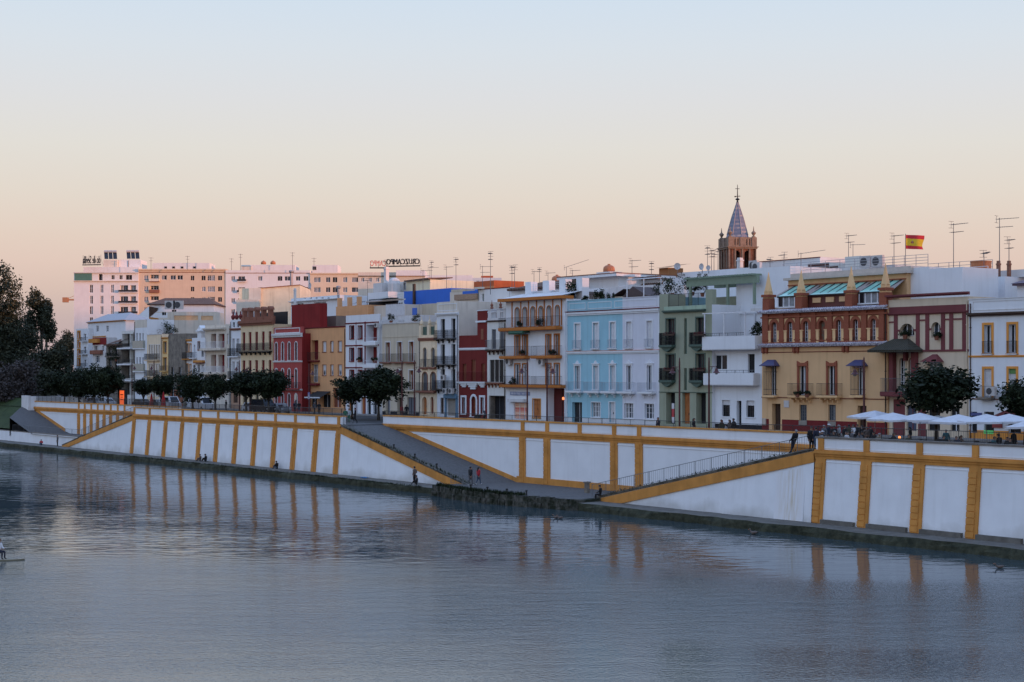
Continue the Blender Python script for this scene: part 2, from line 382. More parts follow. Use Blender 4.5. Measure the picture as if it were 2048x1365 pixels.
COBBLE = two_tone('cobbled ramp', (0.085, 0.082, 0.08), (0.145, 0.14, 0.135), 3.5, 0.3, 0.7, bump=0.7)
def ramp(name, pts, t0, t1):
    mb = MB(); 
    for (a, za), (b_, zb) in zip(pts, pts[1:]):
        k = max(1, int(abs(b_ - a) / 2))
        for i in range(k):
            f0, f1 = i / k, (i + 1) / k; A = a + (b_ - a) * f0; B = a + (b_ - a) * f1; z0 = za + (zb - za) * f0; z1 = za + (zb - za) * f1
            mb.quad([W(A, t0, z0), W(B, t0, z1), W(B, t1, z1), W(A, t1, z0)])
    return tag(mb.build(name, COBBLE), kind='structure')
ramp('ramp', [(-160, ZS + .004), (-152.3, ZS + .004), (-127.3, LZ), (-107.6, LZ), (-82.9, ZS + .004), (-80, ZS + .004)], -.2, RT + .05)
# triangular front walls that carry the ramps
def ramp_wall(label, qa, za, qb, zb, t=0.0, band=.75, lip=.18):
    """front wall under a sloping ramp edge from (qa,za) to (qb,zb)"""
    o = thing('ramp_wall', label, 'wall', (0, 0, 0)); mb = MB(); k = 20; cp = MB()
    for i in range(k):
        f0, f1 = i / k, (i + 1) / k; A = qa + (qb - qa) * f0; B = qa + (qb - qa) * f1; z0 = za + (zb - za) * f0; z1 = za + (zb - za) * f1
        if max(z0, z1) <= ZQ + .02: continue
        mb.quad([W(A, t + batter(ZQ), ZQ - .3), W(B, t + batter(ZQ), ZQ - .3), W(B, t + batter(z1), max(z1, ZQ)), W(A, t + batter(z0), max(z0, ZQ))])
        r = random.uniform(-.02, .05)
        cp.hexa([W(A, t + batter(z0) - .14, z0 + .0), W(B, t + batter(z1) - .14, z1 + .0), W(B, t + .45, z1 + .0), W(A, t + .45, z0 + .0),
                 W(A, t + batter(z0) - .14 - r, z0 + lip), W(B, t + batter(z1) - .14 - r, z1 + lip), W(B, t + .45, z1 + lip), W(A, t + .45, z0 + lip)])
    mb.build('wall_face', WALLWHITE, o); cp.build('coping', two_tone('weathered ramp kerb', (0.05, 0.05, 0.04), (0.16, 0.15, 0.13), 1.5, 0.35, 0.65), o)
    return o
RW1 = ramp_wall('white triangular wall with an ochre top band below the wide cobbled ramp', -152.0, ZS - .05, -126.8, ZQ + .1)
slope_band(RW1, -152.0, ZS - .9, -126.8, ZQ - .72, 0, .80)
RW2 = ramp_wall('rust streaked white triangular wall under the railed stair ramp', -107.8, ZQ + .15, -82.6, ZS - .02)
slope_band(RW2, -107.8, ZQ - .75, -82.6, ZS - .9, 0, .82)
# rust run from the top of the stair wall
def rust():
    m, n, l, b = new_mat('rust run'); tcn = n.new('ShaderNodeTexCoord'); mp = n.new('ShaderNodeMapping'); mp.inputs['Scale'].default_value = (5, 5, .12)
    nn = n.new('ShaderNodeTexNoise'); nn.inputs['Scale'].default_value = 1.0; nn.inputs['Detail'].default_value = 5
    l.new(tcn.outputs['Object'], mp.inputs[0]); l.new(mp.outputs[0], nn.inputs[0])
    r = n.new('ShaderNodeMapRange'); r.inputs[1].default_value = .40; r.inputs[2].default_value = .75; r.inputs[4].default_value = .8; l.new(nn.outputs[0], r.inputs[0])
    sp = n.new('ShaderNodeSeparateXYZ'); l.new(tcn.outputs['Generated'], sp.inputs[0]); cv = n.new('ShaderNodeValToRGB'); e = cv.color_ramp.elements; e[0].position = 0; e[0].color = (0, 0, 0, 1); e[1].position = 1; e[1].color = (0, 0, 0, 1); k = e.new(.6); k.color = (1, 1, 1, 1)
    l.new(sp.outputs[0], cv.inputs[0]); mu = n.new('ShaderNodeMath'); mu.operation = 'MULTIPLY'; l.new(r.outputs[0], mu.inputs[0]); l.new(cv.outputs[0], mu.inputs[1])
    mx = n.new('ShaderNodeMix'); mx.data_type = 'RGBA'; mx.inputs[6].default_value = (.77, .78, .80, 1); mx.inputs[7].default_value = (.52, .40, .20, 1)
    l.new(mu.outputs[0], mx.inputs[0]); l.new(mx.outputs[2], b.inputs['Base Color']); b.inputs['Roughness'].default_value = .9; b.inputs['Specular IOR Level'].default_value = .25
    mb = MB(); qa, qb = -86.4, -83.4; tb = batter(ZQ) - .02; tt = batter(4.1) - .02
    mb.quad([(0, tb, ZQ), (qb - qa, tb, ZQ), (qb - qa, batter(4.75) - .02, 4.75), (0, tt, 4.1)])
    mb.build('rust_stain', m, RW2, loc=W(qa, 0, 0), rz=RZ)
rust()
# recess further upstream
T1 = RT
R1a, R1b = Q(66, T1), Q(356, T1)
L1 = 2.1
r1L = lambda q: ramp_z(q, Q(60, T1), ZS, Q(135, T1), L1)
r1R = lambda q: ramp_z(q, Q(155), L1, qA0, ZS)
def foot1(q): return min(r1L(q), 5.3) if q < Q(200, T1) else r1R(q)
WALLD = river_wall('river_wall', 'distant white recessed quay wall with eight thin ochre pilasters beside the tree bank', R1a, R1b, T1, L1,
                   [Q(x, T1) for x in (158, 170, 183, 196, 209, 222, 236, 249.5)], zb_fn=foot1, bat=False)
slope_band(WALLD, Q(68, T1), 5.2, Q(130, T1), L1, T1, .75)
def gb(t): return -258.5 - (t / T1) * 9.0                     # edge of the grass along the upper ramp
def upper_ramp():
    mb = MB(); qe = Q(135, T1); n = 10
    for i in range(n):
        t0, t1 = -.2 + (T1 + 2.25) * i / n, -.2 + (T1 + 2.25) * (i + 1) / n
        for k in range(8):
            p = lambda t, f: W(gb(t) + (qe - gb(t)) * f, t, r1L(gb(t) + (qe - gb(t)) * f))
            mb.quad([p(t0, k / 8), p(t0, (k + 1) / 8), p(t1, (k + 1) / 8), p(t1, k / 8)])
        mb.quad([W(gb(t0), t0, r1L(gb(t0))), W(gb(t1), t1, r1L(gb(t1))), W(gb(t1), t1, 1.5), W(gb(t0), t0, 1.5)])
    tag(mb.build('ramp', COBBLE), kind='structure')
upper_ramp()
ramp('ramp', [(Q(135, T1), L1), (Q(155), L1), (qA0 + .2, ZS + .004), (qA0 + 3, ZS + .004)], -.2, T1 + .05)
RW3 = ramp_wall('small distant white triangular wall with an ochre edge below the upstream stair railing', Q(131), ZQ + .1, qA0 + .2, ZS - .02)
slope_band(RW3, Q(131), ZQ - .45, qA0 + .2, ZS - .75, 0, .68)
low = thing('river_wall', 'low plain white wall along the water at the foot of the dark trees', 'wall', (0, 0, 0))
mb = MB(); strip(mb, Q(-60), Q(157), ZQ - .1, 2.25, 0, .02, False, .4); mb.build('wall_face', WHITE, low)
mb = MB(); strip(mb, Q(-60), Q(157), 2.25, 2.34, .04, .02, False, .5); mb.build('coping', COPING, low)
# grassy bank beyond the distant landing
g = MB(); n = 8
for i in range(n):
    t0, t1 = .35 + (T1 + 2) * i / n, .35 + (T1 + 2) * (i + 1) / n; z0, z1 = 2.38 + .62 * t0, 2.38 + .62 * t1
    g.quad([W(-420, t0, z0 + .3), W(gb(t0) + .05, t0, z0), W(gb(t1) + .05, t1, z1), W(-420, t1, z1 + .3)])
g.quad([W(-420, -1.2, .2), W(Q(-60), -.2, .4), W(Q(-60), .35, 2.5), W(-420, .35, 2.7)])
tag(g.build('grass', GRASS), kind='structure')
# pier-like landing of rough masonry at the foot of the wide ramp
def landing():
    random.seed(8); o = MB(); e = MB(); n = 44; qa, qb = -128.6, -107.2; pts = []
    for i in range(n + 1):
        q = qa + (qb - qa) * i / n; f = i / n
        tt = -3.4 - 1.5 * math.sin(math.pi * min(1, f * 1.05)) + random.uniform(-.18, .18); pts.append((q, tt, LZ + random.uniform(-.05, .05)))
    for a, b_ in zip(pts, pts[1:]):
        o.quad([W(a[0], a[1], a[2]), W(b_[0], b_[1], b_[2]), W(b_[0], -.2, LZ + .003), W(a[0], -.2, LZ + .003)])
    ob = o.build('landing', COBBLE); tag(ob, kind='structure')
    for (q, tt, z), (q2, t2, z2) in zip(pts, pts[1:]):
        for k in range(3):
            za, zb_ = z - (z + .5) * k / 3, z - (z + .5) * (k + 1) / 3
            w = random.uniform(.05, .3) * (k + .3)
            e.hexa([W(q, tt - w, zb_), W(q2, t2 - w, zb_), W(q2, t2 + .5, zb_), W(q, tt + .5, zb_), W(q, tt - w + random.uniform(0, .1), za), W(q2, t2 - w, za), W(q2, t2 + .5, za), W(q, tt + .5, za)])
    a = pts[-1]; e.hexa([W(a[0], a[1] - .1, -.5), W(a[0] + .5, -2.6, -.5), W(a[0] + .5, -.2, -.5), W(a[0], -.2, -.5), W(a[0], a[1] - .05, LZ - .02), W(a[0] + .4, -2.6, LZ - .1), W(a[0] + .4, -.2, LZ - .02), W(a[0], -.2, LZ - .02)])
    e.build('landing_edge', two_tone('rough mossy masonry', (0.02, 0.024, 0.014), (0.15, 0.14, 0.12), 1.3, .42, .72, bump=1, bdist=.2), ob)
landing()
# stone step blocks along the foot of the nearer wall
def steps():
    random.seed(3)
    px = [1643, 1734, 1840, 1952]; qs = [Q(x) for x in px] + [Q(1952) + 4.75 * i for i in range(1, 3)]
    for a, b_ in zip(qs, qs[1:]):
        mb = MB(); strip(mb, a + .45, b_ - .75, ZQ - .02, ZQ + random.uniform(.3, .36), .25, -.43, False, .5)
        tag(mb.build('foot_step', STONE), 'low dark stone step in the wall foot between two ochre pilasters', 'step', 'steps at the wall foot')
steps()
# railings on the parapets and down the ramps
def railing(label, pts, h, group=None, step=.13, post=2.0, m=IRON):
    o = railing_mb(pts, h, step, post).build('railing', m); return tag(o, label, 'railing', group)
railing('dense black iron railing on the long wall below the red house', [W(qA0, .2, ZT + .1), W(qA1, .2, ZT + .1)], .78, step=.12)
railing('black iron railing on the wall in front of the blue house', [W(R2a, RT + .2, ZT + .1), W(R2b, RT + .2, ZT + .1)], .5)
railing('black iron railing in front of the cafe terrace', [W(qB0, .25, ZT + .12), W(-45, .25, ZT + .12)], .75, step=.14)
railing('thin iron handrail climbing the stair ramp beside the rust stains', [W(-108.5, -.15, LZ), W(-83.2, -.05, ZS - .02)], 1.05, step=.26, post=1.9, m=GREYIRON)
railing('thin iron handrail climbing the distant stair ramp', [W(Q(165), -.1, 2.4), W(qA0, -.05, ZS)], 1.05, step=.26, post=2.6, m=GREYIRON)
railing('iron fence on the landing along the distant low wall', [W(Q(22), .3, 2.3), W(Q(160), .3, 2.3)], 1.0, step=.3, post=2.6, m=GREYIRON)
railing('black iron railing on the distant recessed wall near the orange screen', [W(R1a, T1 + .2, ZT + .1), W(R1b, T1 + .2, ZT + .1)], .85)
railing('short iron fence at the head of the wide ramp', [W(qA1 + .2, .1, ZS), W(-149.3, .1, ZS - .5)], .95, m=GREYIRON)
railing('short low fence on the quay at the foot of the wide ramp', [W(-129.3, -.9, ZQ + .3), W(-124.8, -.9, LZ)], .95, step=.4, m=GREYIRON)
# white block wall at the head of the distant ramp
bw = MB(); a = Q(43, 4); b_ = Q(119, 9.5)
o = thing('end_wall', 'plain white wall block at the head of the distant ramp below the trees', 'wall', W(Q(43, 4.5), 4.5, 5.0), RZ)
bw.box(0, 3.4, 0, .4, 0, 2.9); bw.build('wall_face', WHITE2, o)
bw = MB(); bw.box(0, 14, 5.5, 5.9, 1, 2.7); bw.box(3.0, 3.4, .4, 5.5, 0, 2.8); bw.build('wall_return', WHITE, o)
# ------------------------------------------------------------------ house builder
def A(r, g, b):
    """paint colour from how it reads in the evening shade next to white limewash"""
    p = S(r, g, b); w = S(150, 163, 189)
    return tuple(min(.85, .77 * p[i] / w[i]) for i in range(3))
TF = 24.2
class House:
    def __init__(s, label, x0, x1, ytop, wall, t=TF, dep=12.0, zb=ZS, name='town_house', cat='house', group=None, xm=None, side=None, ybase=None):
        s.t = t; s.q0 = Q(x0, t); s.w = Q(x1, t) - s.q0; s.xm = xm or (x0 + x1) / 2; s.dep = dep
        if ybase is not None: zb = ZP(s.xm, ybase, t)
        s.zb = zb; s.h = ZP(s.xm, ytop, t) - zb; s.mats = [wall]; s.side = side or wall
        s.o = thing(name, label, cat, W(s.q0, t, zb), RZ, group)
        s.ops = []; s.zones = []; s.rnd = random.Random(int(x0 * 7 + ytop))
    def X(s, px): return Q(px, s.t) - s.q0
    def Z(s, py, px=None): return ZP(px or s.xm, py, s.t) - s.zb
    def L(s, n, px=None): return n / scale_at(px or s.xm, s.t)          # vertical photo pixels -> metres
    def LX(s, n, px=None):
        px = px or s.xm; return s.X(px + n / 2) - s.X(px - n / 2)
    def mi(s, m):
        if m not in s.mats: s.mats.append(m)
        return s.mats.index(m)
    def zone(s, x0, x1, y0, y1, m):
        """wall colour inside a photo rectangle (None: full width)"""
        a = 0 if x0 is None else max(0, s.X(x0)); b = s.w if x1 is None else min(s.w, s.X(x1))
        s.zones.append((a, b, max(0, s.Z(y1)), min(s.h, s.Z(y0)), s.mi(m)))
    def part(s, mb, name, m, parent=None): return mb.build(name, m, parent or s.o)
    def box(s, name, x0, x1, y0, y1, d0, d1, m, parent=None, px=None):
        mb = MB(); mb.box(s.X(x0), s.X(x1), d0, d1, s.Z(y1, px), s.Z(y0, px), 0); return s.part(mb, name, m, parent)
    def band(s, y, hp, proj, m, x0=None, x1=None, name='cornice', ref=None, ends=.05):
        a = -ends if x0 is None else s.X(x0); b = s.w + ends if x1 is None else s.X(x1)
        z = s.Z(y, ref); hh = s.L(hp); mb = MB()
        mb.box(a, b, -proj, .05, z - hh * .55, z); mb.box(a, b, -proj * .55, .05, z - hh, z - hh * .55 + .002)
        return s.part(mb, name, m)
    def frame(s, x0, x1, y0, y1, tpx, proj, m, name='panel_frame'):
        a, b, z0, z1 = s.X(x0), s.X(x1), s.Z(y1), s.Z(y0); tt = s.L(tpx); mb = MB()
        mb.box(a, b, -proj, .03, z1 - tt, z1); mb.box(a, b, -proj, .03, z0, z0 + tt); mb.box(a, a + tt, -proj, .03, z0 + tt, z1 - tt); mb.box(b - tt, b, -proj, .03, z0 + tt, z1 - tt)
        return s.part(mb, name, m)
    # -------------------------------------------------- openings
    def win(s, cx, y0, y1, w, style='glass', arch=False, sur=None, sw=.14, deep=.28, fm=None, pm=None, ref=None, cols=2, rows=3, name='window', open_f=0.0, sproj=.06, crown=None):
        x = s.X(cx); hw = s.LX(w, cx) / 2; z0, z1 = s.Z(y1, ref or cx), s.Z(y0, ref or cx)
        z0 = max(z0, .02); z1 = min(z1, s.h - .05)
        a, b = x - hw, x + hw
        s.ops.append((a, b, z0, z1, arch, deep))
        fm = fm or WHITEPAINT
        r = s.rnd; mb = MB(); fw = min(.07, hw * .25); d = deep - .10
        zt = z1 - (hw if arch else 0)
        if style in ('glass', 'curtain', 'blind', 'half'):
            mb.box(a, a + fw, d, d + .06, z0, z1 - (.0 if not arch else hw * .4)); mb.box(b - fw, b, d, d + .06, z0, z1 - (.0 if not arch else hw * .4)); mb.box(a + fw, b - fw, d, d + .06, z0, z0 + fw); 
            if not arch: mb.box(a + fw, b - fw, d, d + .06, z1 - fw, z1)
            for i in range(1, cols):
                xx = a + (b - a) * i / cols; mb.box(xx - fw * .6, xx + fw * .6, d - .005, d + .055, z0 + fw, z1 - fw)
            for i in range(1, rows):
                zz = z0 + (zt - z0) * i / rows + (zt - z0) * .06; mb.box(a + fw, b - fw, d + .01, d + .05, zz - .018, zz + .018)
            wo_ = s.part(mb, name, fm)
            p = MB(); pm = pm or (CURTAIN if style == 'curtain' else (GLASS if r.random() < .65 else GLASSB))
            p.box(a, b, d + .05, d + .09, z0, z1); s.part(p, 'pane', pm, wo_)
            if style in ('blind', 'half'):
                f = open_f or .95; q = MB(); zz = z1 - (z1 - z0) * f; q.box(a + .03, b - .03, d - .03, d - .008, zz, z1)
                n = int((z1 - zz) / .16)
                for i in range(n): q.box(a + .03, b - .03, d - .045, d - .02, zz + i * .16, zz + i * .16 + .1)
                s.part(q, 'blind', BLIND if style == 'blind' else (pm or BLIND), wo_)
            if style == 'glass' and r.random() < .35:
                q = MB(); side_l = r.random() < .5; xa = a + fw if side_l else x + .02; q.box(xa, xa + hw * .8, d + .042, d + .052, z0 + .1, z1 - (hw if arch else .1)); s.part(q, 'curtain', CURTAIN, wo_)
        elif style in ('shutter', 'door'):
            m_ = pm or DARKWOOD; dd = deep - .12
            half = (a + b) / 2
            for (xa, xb) in (((a, half - .012), (half + .012, b)) if hw > .28 else ((a, b),)):
                mb.box(xa, xb, dd, dd + .05, z0, z1)
                if style == 'shutter':
                    n = max(3, int((zt - z0) / .14))
                    for i in range(n): mb.box(xa + .06, xb - .06, dd - .03, dd + .01, z0 + .08 + (zt - z0 - .12) * i / n, z0 + .08 + (zt - z0 - .12) * (i + .55) / n)
                else:
                    for k in range(3): mb.box(xa + .08, xb - .08, dd - .03, dd + .01, z0 + .1 + (zt - z0) * k / 3, z0 + (zt - z0) * (k + .85) / 3)
            wo_ = s.part(mb, 'door' if style == 'door' else name, m_)
            if style == 'door':
                k = MB(); k.box(half + .06, half + .1, dd - .09, dd - .03, z0 + .9, z0 + 1.1); s.part(k, 'handle', IRON, wo_)
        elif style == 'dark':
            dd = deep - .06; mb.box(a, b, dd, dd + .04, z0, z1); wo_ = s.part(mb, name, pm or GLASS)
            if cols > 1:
                g = MB(); 
                for i in range(1, cols): xx = a + (b - a) * i / cols; g.box(xx - .03, xx + .03, dd - .05, dd, z0, z1)
                s.part(g, 'window_frame', fm, wo_)
        if sur:
            g = MB(); e = .012
            if arch:
                n = 12; zc = z1 - hw
                g.box(a - sw, a, -sproj, .02, z0, zc); g.box(b, b + sw, -sproj, .02, z0, zc)
                for i in range(n):
                    t0, t1 = math.pi * i / n, math.pi * (i + 1) / n; P = lambda rr, t: (x + rr * math.cos(t), zc + rr * math.sin(t))
                    o0, o1, i0, i1 = P(hw + sw, t0), P(hw + sw, t1), P(hw, t0), P(hw, t1)
                    g.hexa([(i0[0], -sproj, i0[1]), (o0[0], -sproj, o0[1]), (o0[0], .02, o0[1]), (i0[0], .02, i0[1]), (i1[0], -sproj, i1[1]), (o1[0], -sproj, o1[1]), (o1[0], .02, o1[1]), (i1[0], .02, i1[1])])
            else:
                g.box(a - sw, a, -sproj, .02, z0, z1 + sw); g.box(b, b + sw, -sproj, .02, z0, z1 + sw); g.box(a, b, -sproj, .02, z1, z1 + sw)
                if crown: g.box(a - sw * 1.5, b + sw * 1.5, -sproj - .08, .02, z1 + sw, z1 + sw + .08); g.prism([(x - hw * .7, z1 + sw + .08), (x + hw * .7, z1 + sw + .08), (x + hw * .35, z1 + sw + .3), (x, z1 + sw + .42), (x - hw * .35, z1 + sw + .3)], -sproj - .04, .02)
            g.box(a - sw * 1.2, b + sw * 1.2, -sproj - .05, .02, z0 - .10, z0)
            s.part(g, 'surround', sur, wo_)
        return wo_
    def row(s, y0, y1, xs, w, style='glass', **k):
        ref = k.pop('ref', xs[0]); return [s.win(c, y0, y1, w, style, ref=ref, **k) for c in xs]
    def balcony(s, x0, x1, yf, rail, depth=.55, sm=None, sh=.12, rm=None, kind='bars', ref=None, step=.12, brackets=0, solid=None, label=None):
        """floor at photo row yf, rail height in pixels"""
        a, b = s.X(x0), s.X(x1); z = s.Z(yf, ref or (x0 + x1) / 2); h = s.L(rail, (x0 + x1) / 2); rm = rm or IRON
        mb = MB(); mb.box(a, b, -depth, .1, z - sh, z); mb.box(a + .04, b - .04, -depth + .05, .1, z - sh - .07, z - sh)
        for i in range(brackets):
            xx = a + (b - a) * (i + .5) / brackets
            mb.prism([(xx - .05, z - sh - .5), (xx + .05, z - sh - .5), (xx + .05, z - sh - .07), (xx - .05, z - sh - .07)], -depth * .35, .02); mb.box(xx - .05, xx + .05, -depth * .8, -depth * .35, z - sh - .24, z - sh - .07)
        o = s.part(mb, 'balcony', sm or s.mats[0])
        r = MB(); y = -depth + .05
        if kind == 'solid':
            r.box(a, b, -depth, -depth + .12, z, z + h); r.box(a, a + .12, -depth + .12, .05, z, z + h); r.box(b - .12, b, -depth + .12, .05, z, z + h)
        else:
            for (p, q_) in (((a + .03, y), (b - .03, y)), ((a + .03, y), (a + .03, 0)), ((b - .03, y), (b - .03, 0))):
                P, Q_ = Vector((p[0], p[1], z)), Vector((q_[0], q_[1], z)); Lg = (Q_ - P).length
                r.tube(P + Vector((0, 0, h)), Q_ + Vector((0, 0, h)), .022, n=4); r.tube(P + Vector((0, 0, .06)), Q_ + Vector((0, 0, .06)), .016, n=4)
                if kind == 'heavy':
                    for f in (.35, .62, .82): r.tube(P + Vector((0, 0, h * f)), Q_ + Vector((0, 0, h * f)), .02, n=4)
                n = max(2, int(Lg / step)); rr = .016 if kind == 'heavy' else .0115
                for i in range(n + 1):
                    c = P + (Q_ - P) * i / n; r.tube(c, c + Vector((0, 0, h)), rr, n=3, cap=False)
        s.part(r, 'railing', rm, o); return o
    # -------------------------------------------------- shell
    def finish(s, body=True):
        mb = MB(); w, h, d = s.w, s.h, s.dep; rnd = lambda v: round(v, 4)
        xs = sorted({rnd(v) for v in [0, w] + [v for o in s.ops for v in o[:2]] + [v for z in s.zones for v in z[:2]] if -1e-4 <= v <= w + 1e-4})
        zs = sorted({rnd(v) for v in [0, h] + [v for o in s.ops for v in o[2:4]] + [v for z in s.zones for v in z[2:4]] if -1e-4 <= v <= h + 1e-4})
        for xa, xb in zip(xs, xs[1:]):
            for za, zb_ in zip(zs, zs[1:]):
                cx, cz = (xa + xb) / 2, (za + zb_) / 2
                if any(o[0] < cx < o[1] and o[2] < cz < o[3] for o in s.ops): continue
                m = 0
                for z in s.zones:
                    if z[0] < cx < z[1] and z[2] < cz < z[3]: m = z[4]
                mb.quad([(xa, 0, za), (xb, 0, za), (xb, 0, zb_), (xa, 0, zb_)], m)
        for (a, b, z0, z1, arch, dp) in s.ops:
            m = 0
            for z in s.zones:
                if z[0] < (a + b) / 2 < z[1] and z[2] < (z0 + z1) / 2 < z[3]: m = z[4]
            hw = (b - a) / 2; zt = z1 - hw if arch else z1
            mb.quad([(a, 0, z0), (a, 0, zt), (a, dp, zt), (a, dp, z0)], m); mb.quad([(b, 0, zt), (b, 0, z0), (b, dp, z0), (b, dp, zt)], m)
            mb.quad([(a, 0, z0), (a, dp, z0), (b, dp, z0), (b, 0, z0)], m)
            if not arch: mb.quad([(a, 0, z1), (b, 0, z1), (b, dp, z1), (a, dp, z1)], m)
            else:
                n = 12; cx = (a + b) / 2; P = [(cx + hw * math.cos(math.pi * i / n), zt + hw * math.sin(math.pi * i / n)) for i in range(n + 1)]
                for i in range(n): mb.quad([(P[i][0], 0, P[i][1]), (P[i][0], dp, P[i][1]), (P[i + 1][0], dp, P[i + 1][1]), (P[i + 1][0], 0, P[i + 1][1])], m)
                for i in range(n // 2):
                    mb.quad([(b, 0, z1), (P[i + 1][0], 0, P[i + 1][1]), (P[i][0], 0, P[i][1])], m)
                    mb.quad([(a, 0, z1), (P[n - i][0], 0, P[n - i][1]), (P[n - i - 1][0], 0, P[n - i - 1][1])], m)
        sm = s.mi(s.side)
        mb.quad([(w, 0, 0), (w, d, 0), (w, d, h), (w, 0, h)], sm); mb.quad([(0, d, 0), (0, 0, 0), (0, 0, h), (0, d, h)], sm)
        mb.quad([(w, d, 0), (0, d, 0), (0, d, h), (w, d, h)], sm); mb.quad([(0, 0, h), (w, 0, h), (w, d, h), (0, d, h)], s.mi(ROOFTILE))
        mb.build('wall', s.mats, s.o)
        if 23.5 < s.t < 25 and s.w > 3.5 and s.rnd.random() < .75:       # rainwater pipe near a corner
            p = MB(); x = s.w - .18 if s.rnd.random() < .6 else .18; p.tube((x, -.07, .1), (x, -.07, h - .3), .05, n=6)
            for zz in (1.2, h * .5, h * .8): p.box(x - .09, x + .09, -.1, .0, zz, zz + .06)
            p.build('drain_pipe', s.rnd.choice([GREYIRON, s.mats[0], DARKWOOD]), s.o)
        return s.o
ROOFTILE = two_tone('flat roof tiles', (0.22, 0.13, 0.10), (0.30, 0.21, 0.17), 2.0, .3, .7)
TILEROOF = None
def tile_roof_mat(name, c1, c2):
    """barrel tiles: a wave across the slope"""
    if name in MATS: return MATS[name]
    m, n, l, b = new_mat(name); t = n.new('ShaderNodeTexCoord'); wv = n.new('ShaderNodeTexWave'); wv.bands_direction = 'X'; wv.inputs['Scale'].default_value = 1.3; wv.inputs['Distortion'].default_value = .25
    l.new(t.outputs['Object'], wv.inputs[0]); no = n.new('ShaderNodeTexNoise'); no.inputs['Scale'].default_value = 2.2; no.inputs['Detail'].default_value = 6; l.new(t.outputs['Object'], no.inputs[0])
    mx = n.new('ShaderNodeMix'); mx.data_type = 'RGBA'; mx.inputs[6].default_value = lin(c1); mx.inputs[7].default_value = lin(c2); l.new(no.outputs[0], mx.inputs[0]); l.new(mx.outputs[2], b.inputs['Base Color'])
    bp = n.new('ShaderNodeBump'); bp.inputs['Strength'].default_value = 1; bp.inputs['Distance'].default_value = .12; l.new(wv.outputs[1], bp.inputs['Height']); l.new(bp.outputs[0], b.inputs['Normal']); b.inputs['Roughness'].default_value = .9
    MATS[name] = m; return m
TILEROOF = tile_roof_mat('old barrel tiles', (0.11, 0.06, 0.042), (0.24, 0.14, 0.10))
def barrel_ledge(h, parent, name, x0, x1, y, proj, m, step=.21, rise=.18):
    """a row of half-round tiles running along a ledge; local units in x, photo row in y"""
    mb = MB(); z = h.Z(y); x = h.X(x0); e = h.X(x1)
    mb.box(x, e, -proj * .8, .02, z - .14, z - .04)
    while x < e - .05:
        mb.tube((x + step / 2, -proj, z), (x + step / 2, .05, z + rise), step * .42, step * .42, 6); x += step
    return mb.build(name, m, parent)
# ------------------------------------------------------------------ houses along the street, from the far end towards the viewer
MAROON = plaster('maroon paint', A(76, 28, 35), .15, dirt=.2)
REDTRIM = plaster('dark red trim', A(76, 24, 31), .12, dirt=.15)
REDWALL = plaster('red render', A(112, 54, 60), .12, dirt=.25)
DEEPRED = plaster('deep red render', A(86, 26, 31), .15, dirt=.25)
REDHOUSE = plaster('oxblood render', A(78, 30, 33), .12, dirt=.25)
CREAM = plaster('cream render', A(152, 148, 140), .1, dirt=.25)
TAN = plaster('tan render', A(147, 119, 98), .08, dirt=.2)
GREYB = plaster('grey beige render', A(134, 137, 141), .08, dirt=.3)
PALECREAM = plaster('pale cream render', A(157, 155, 153), .1, dirt=.3)
PALEBLUE = plaster('pale grey blue render', A(148, 160, 180), .06, dirt=.2)
BLUE = plaster('sky blue render', A(102, 144, 178), .07, dirt=.2)
LILAC = plaster('pale lilac render', A(143, 157, 189), .05, dirt=.15)
GREEN = plaster('sage green render', A(104, 117, 117), .08, dirt=.25)
MINT = plaster('mint render', A(112, 136, 138), .1, dirt=.4)
YELLOW = plaster('sand yellow render', A(146, 129, 111), .07, dirt=.2)
BRICKM = two_tone('red brick trim', A(82, 48, 44), A(110, 70, 60), 9.0, .3, .7, bump=.5, stretch=(1, 1, 3))
TRIMCREAM = plaster('sand trim', A(152, 136, 116), .06, dirt=.15)
GREENWOOD = plain('dark green paint', A(44, 66, 70), .5)
BLUEGREY = plain('blue grey shutter paint', A(62, 70, 88), .55)
NAVY = plain('navy tile', A(40, 44, 84), .35)
CONCRETE = two_tone('bare grey concrete', A(58, 60, 66), A(98, 100, 106), 1.1, .3, .7)
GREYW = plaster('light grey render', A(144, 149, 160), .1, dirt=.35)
BROWNP = plain('brown door leaf', A(82, 48, 38), .5, var=.2)
OAK = plain('light brown door leaf', A(112, 74, 46), .5, var=.2)
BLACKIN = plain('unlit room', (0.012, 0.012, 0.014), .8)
AWNRED = plain('red awning cloth', A(62, 26, 30), .8)
AWNBLACK = plain('black awning cloth', (0.02, 0.02, 0.022), .8)
AWNGREEN = plain('dark green awning cloth', A(34, 66, 62), .8)
WHITEHOUSE = WHITE

# --- far end
h = House('narrow white house with an ochre window strip at the far end of the row', 152, 176, 658, WHITE, t=26, dep=5)
for y in (664, 682, 700, 718): h.win(158, y, y + 13, 5, 'shutter', pm=OAK, sur=OCHRE, sw=.25)
for y in (668, 694, 720): h.win(170, y, y + 14, 5); h.balcony(164, 176, y + 14, 7)
h.finish()
h = House('white house with a low hipped roof and an ochre eave line at the far end', 176, 251, 643, WHITE, t=27, dep=5)
h.band(642, 3, .3, OCHRE); h.band(672, 2.5, .12, OCHRE, x1=212)
mb = MB(); zt = h.h; a, b = -.4, h.w + .4; r = ZP(215, 629, 29.5) - ZS
mb.quad([(a, -.4, zt), (b, -.4, zt), (b - 4, 2.5, r), (a + 4, 2.5, r)]); mb.quad([(b, -.4, zt), (b, 5.4, zt), (b - 4, 2.5, r)]); mb.quad([(a, 5.4, zt), (a, -.4, zt), (a + 4, 2.5, r)]); mb.quad([(b, 5.4, zt), (a, 5.4, zt), (a + 4, 2.5, r), (b - 4, 2.5, r)])
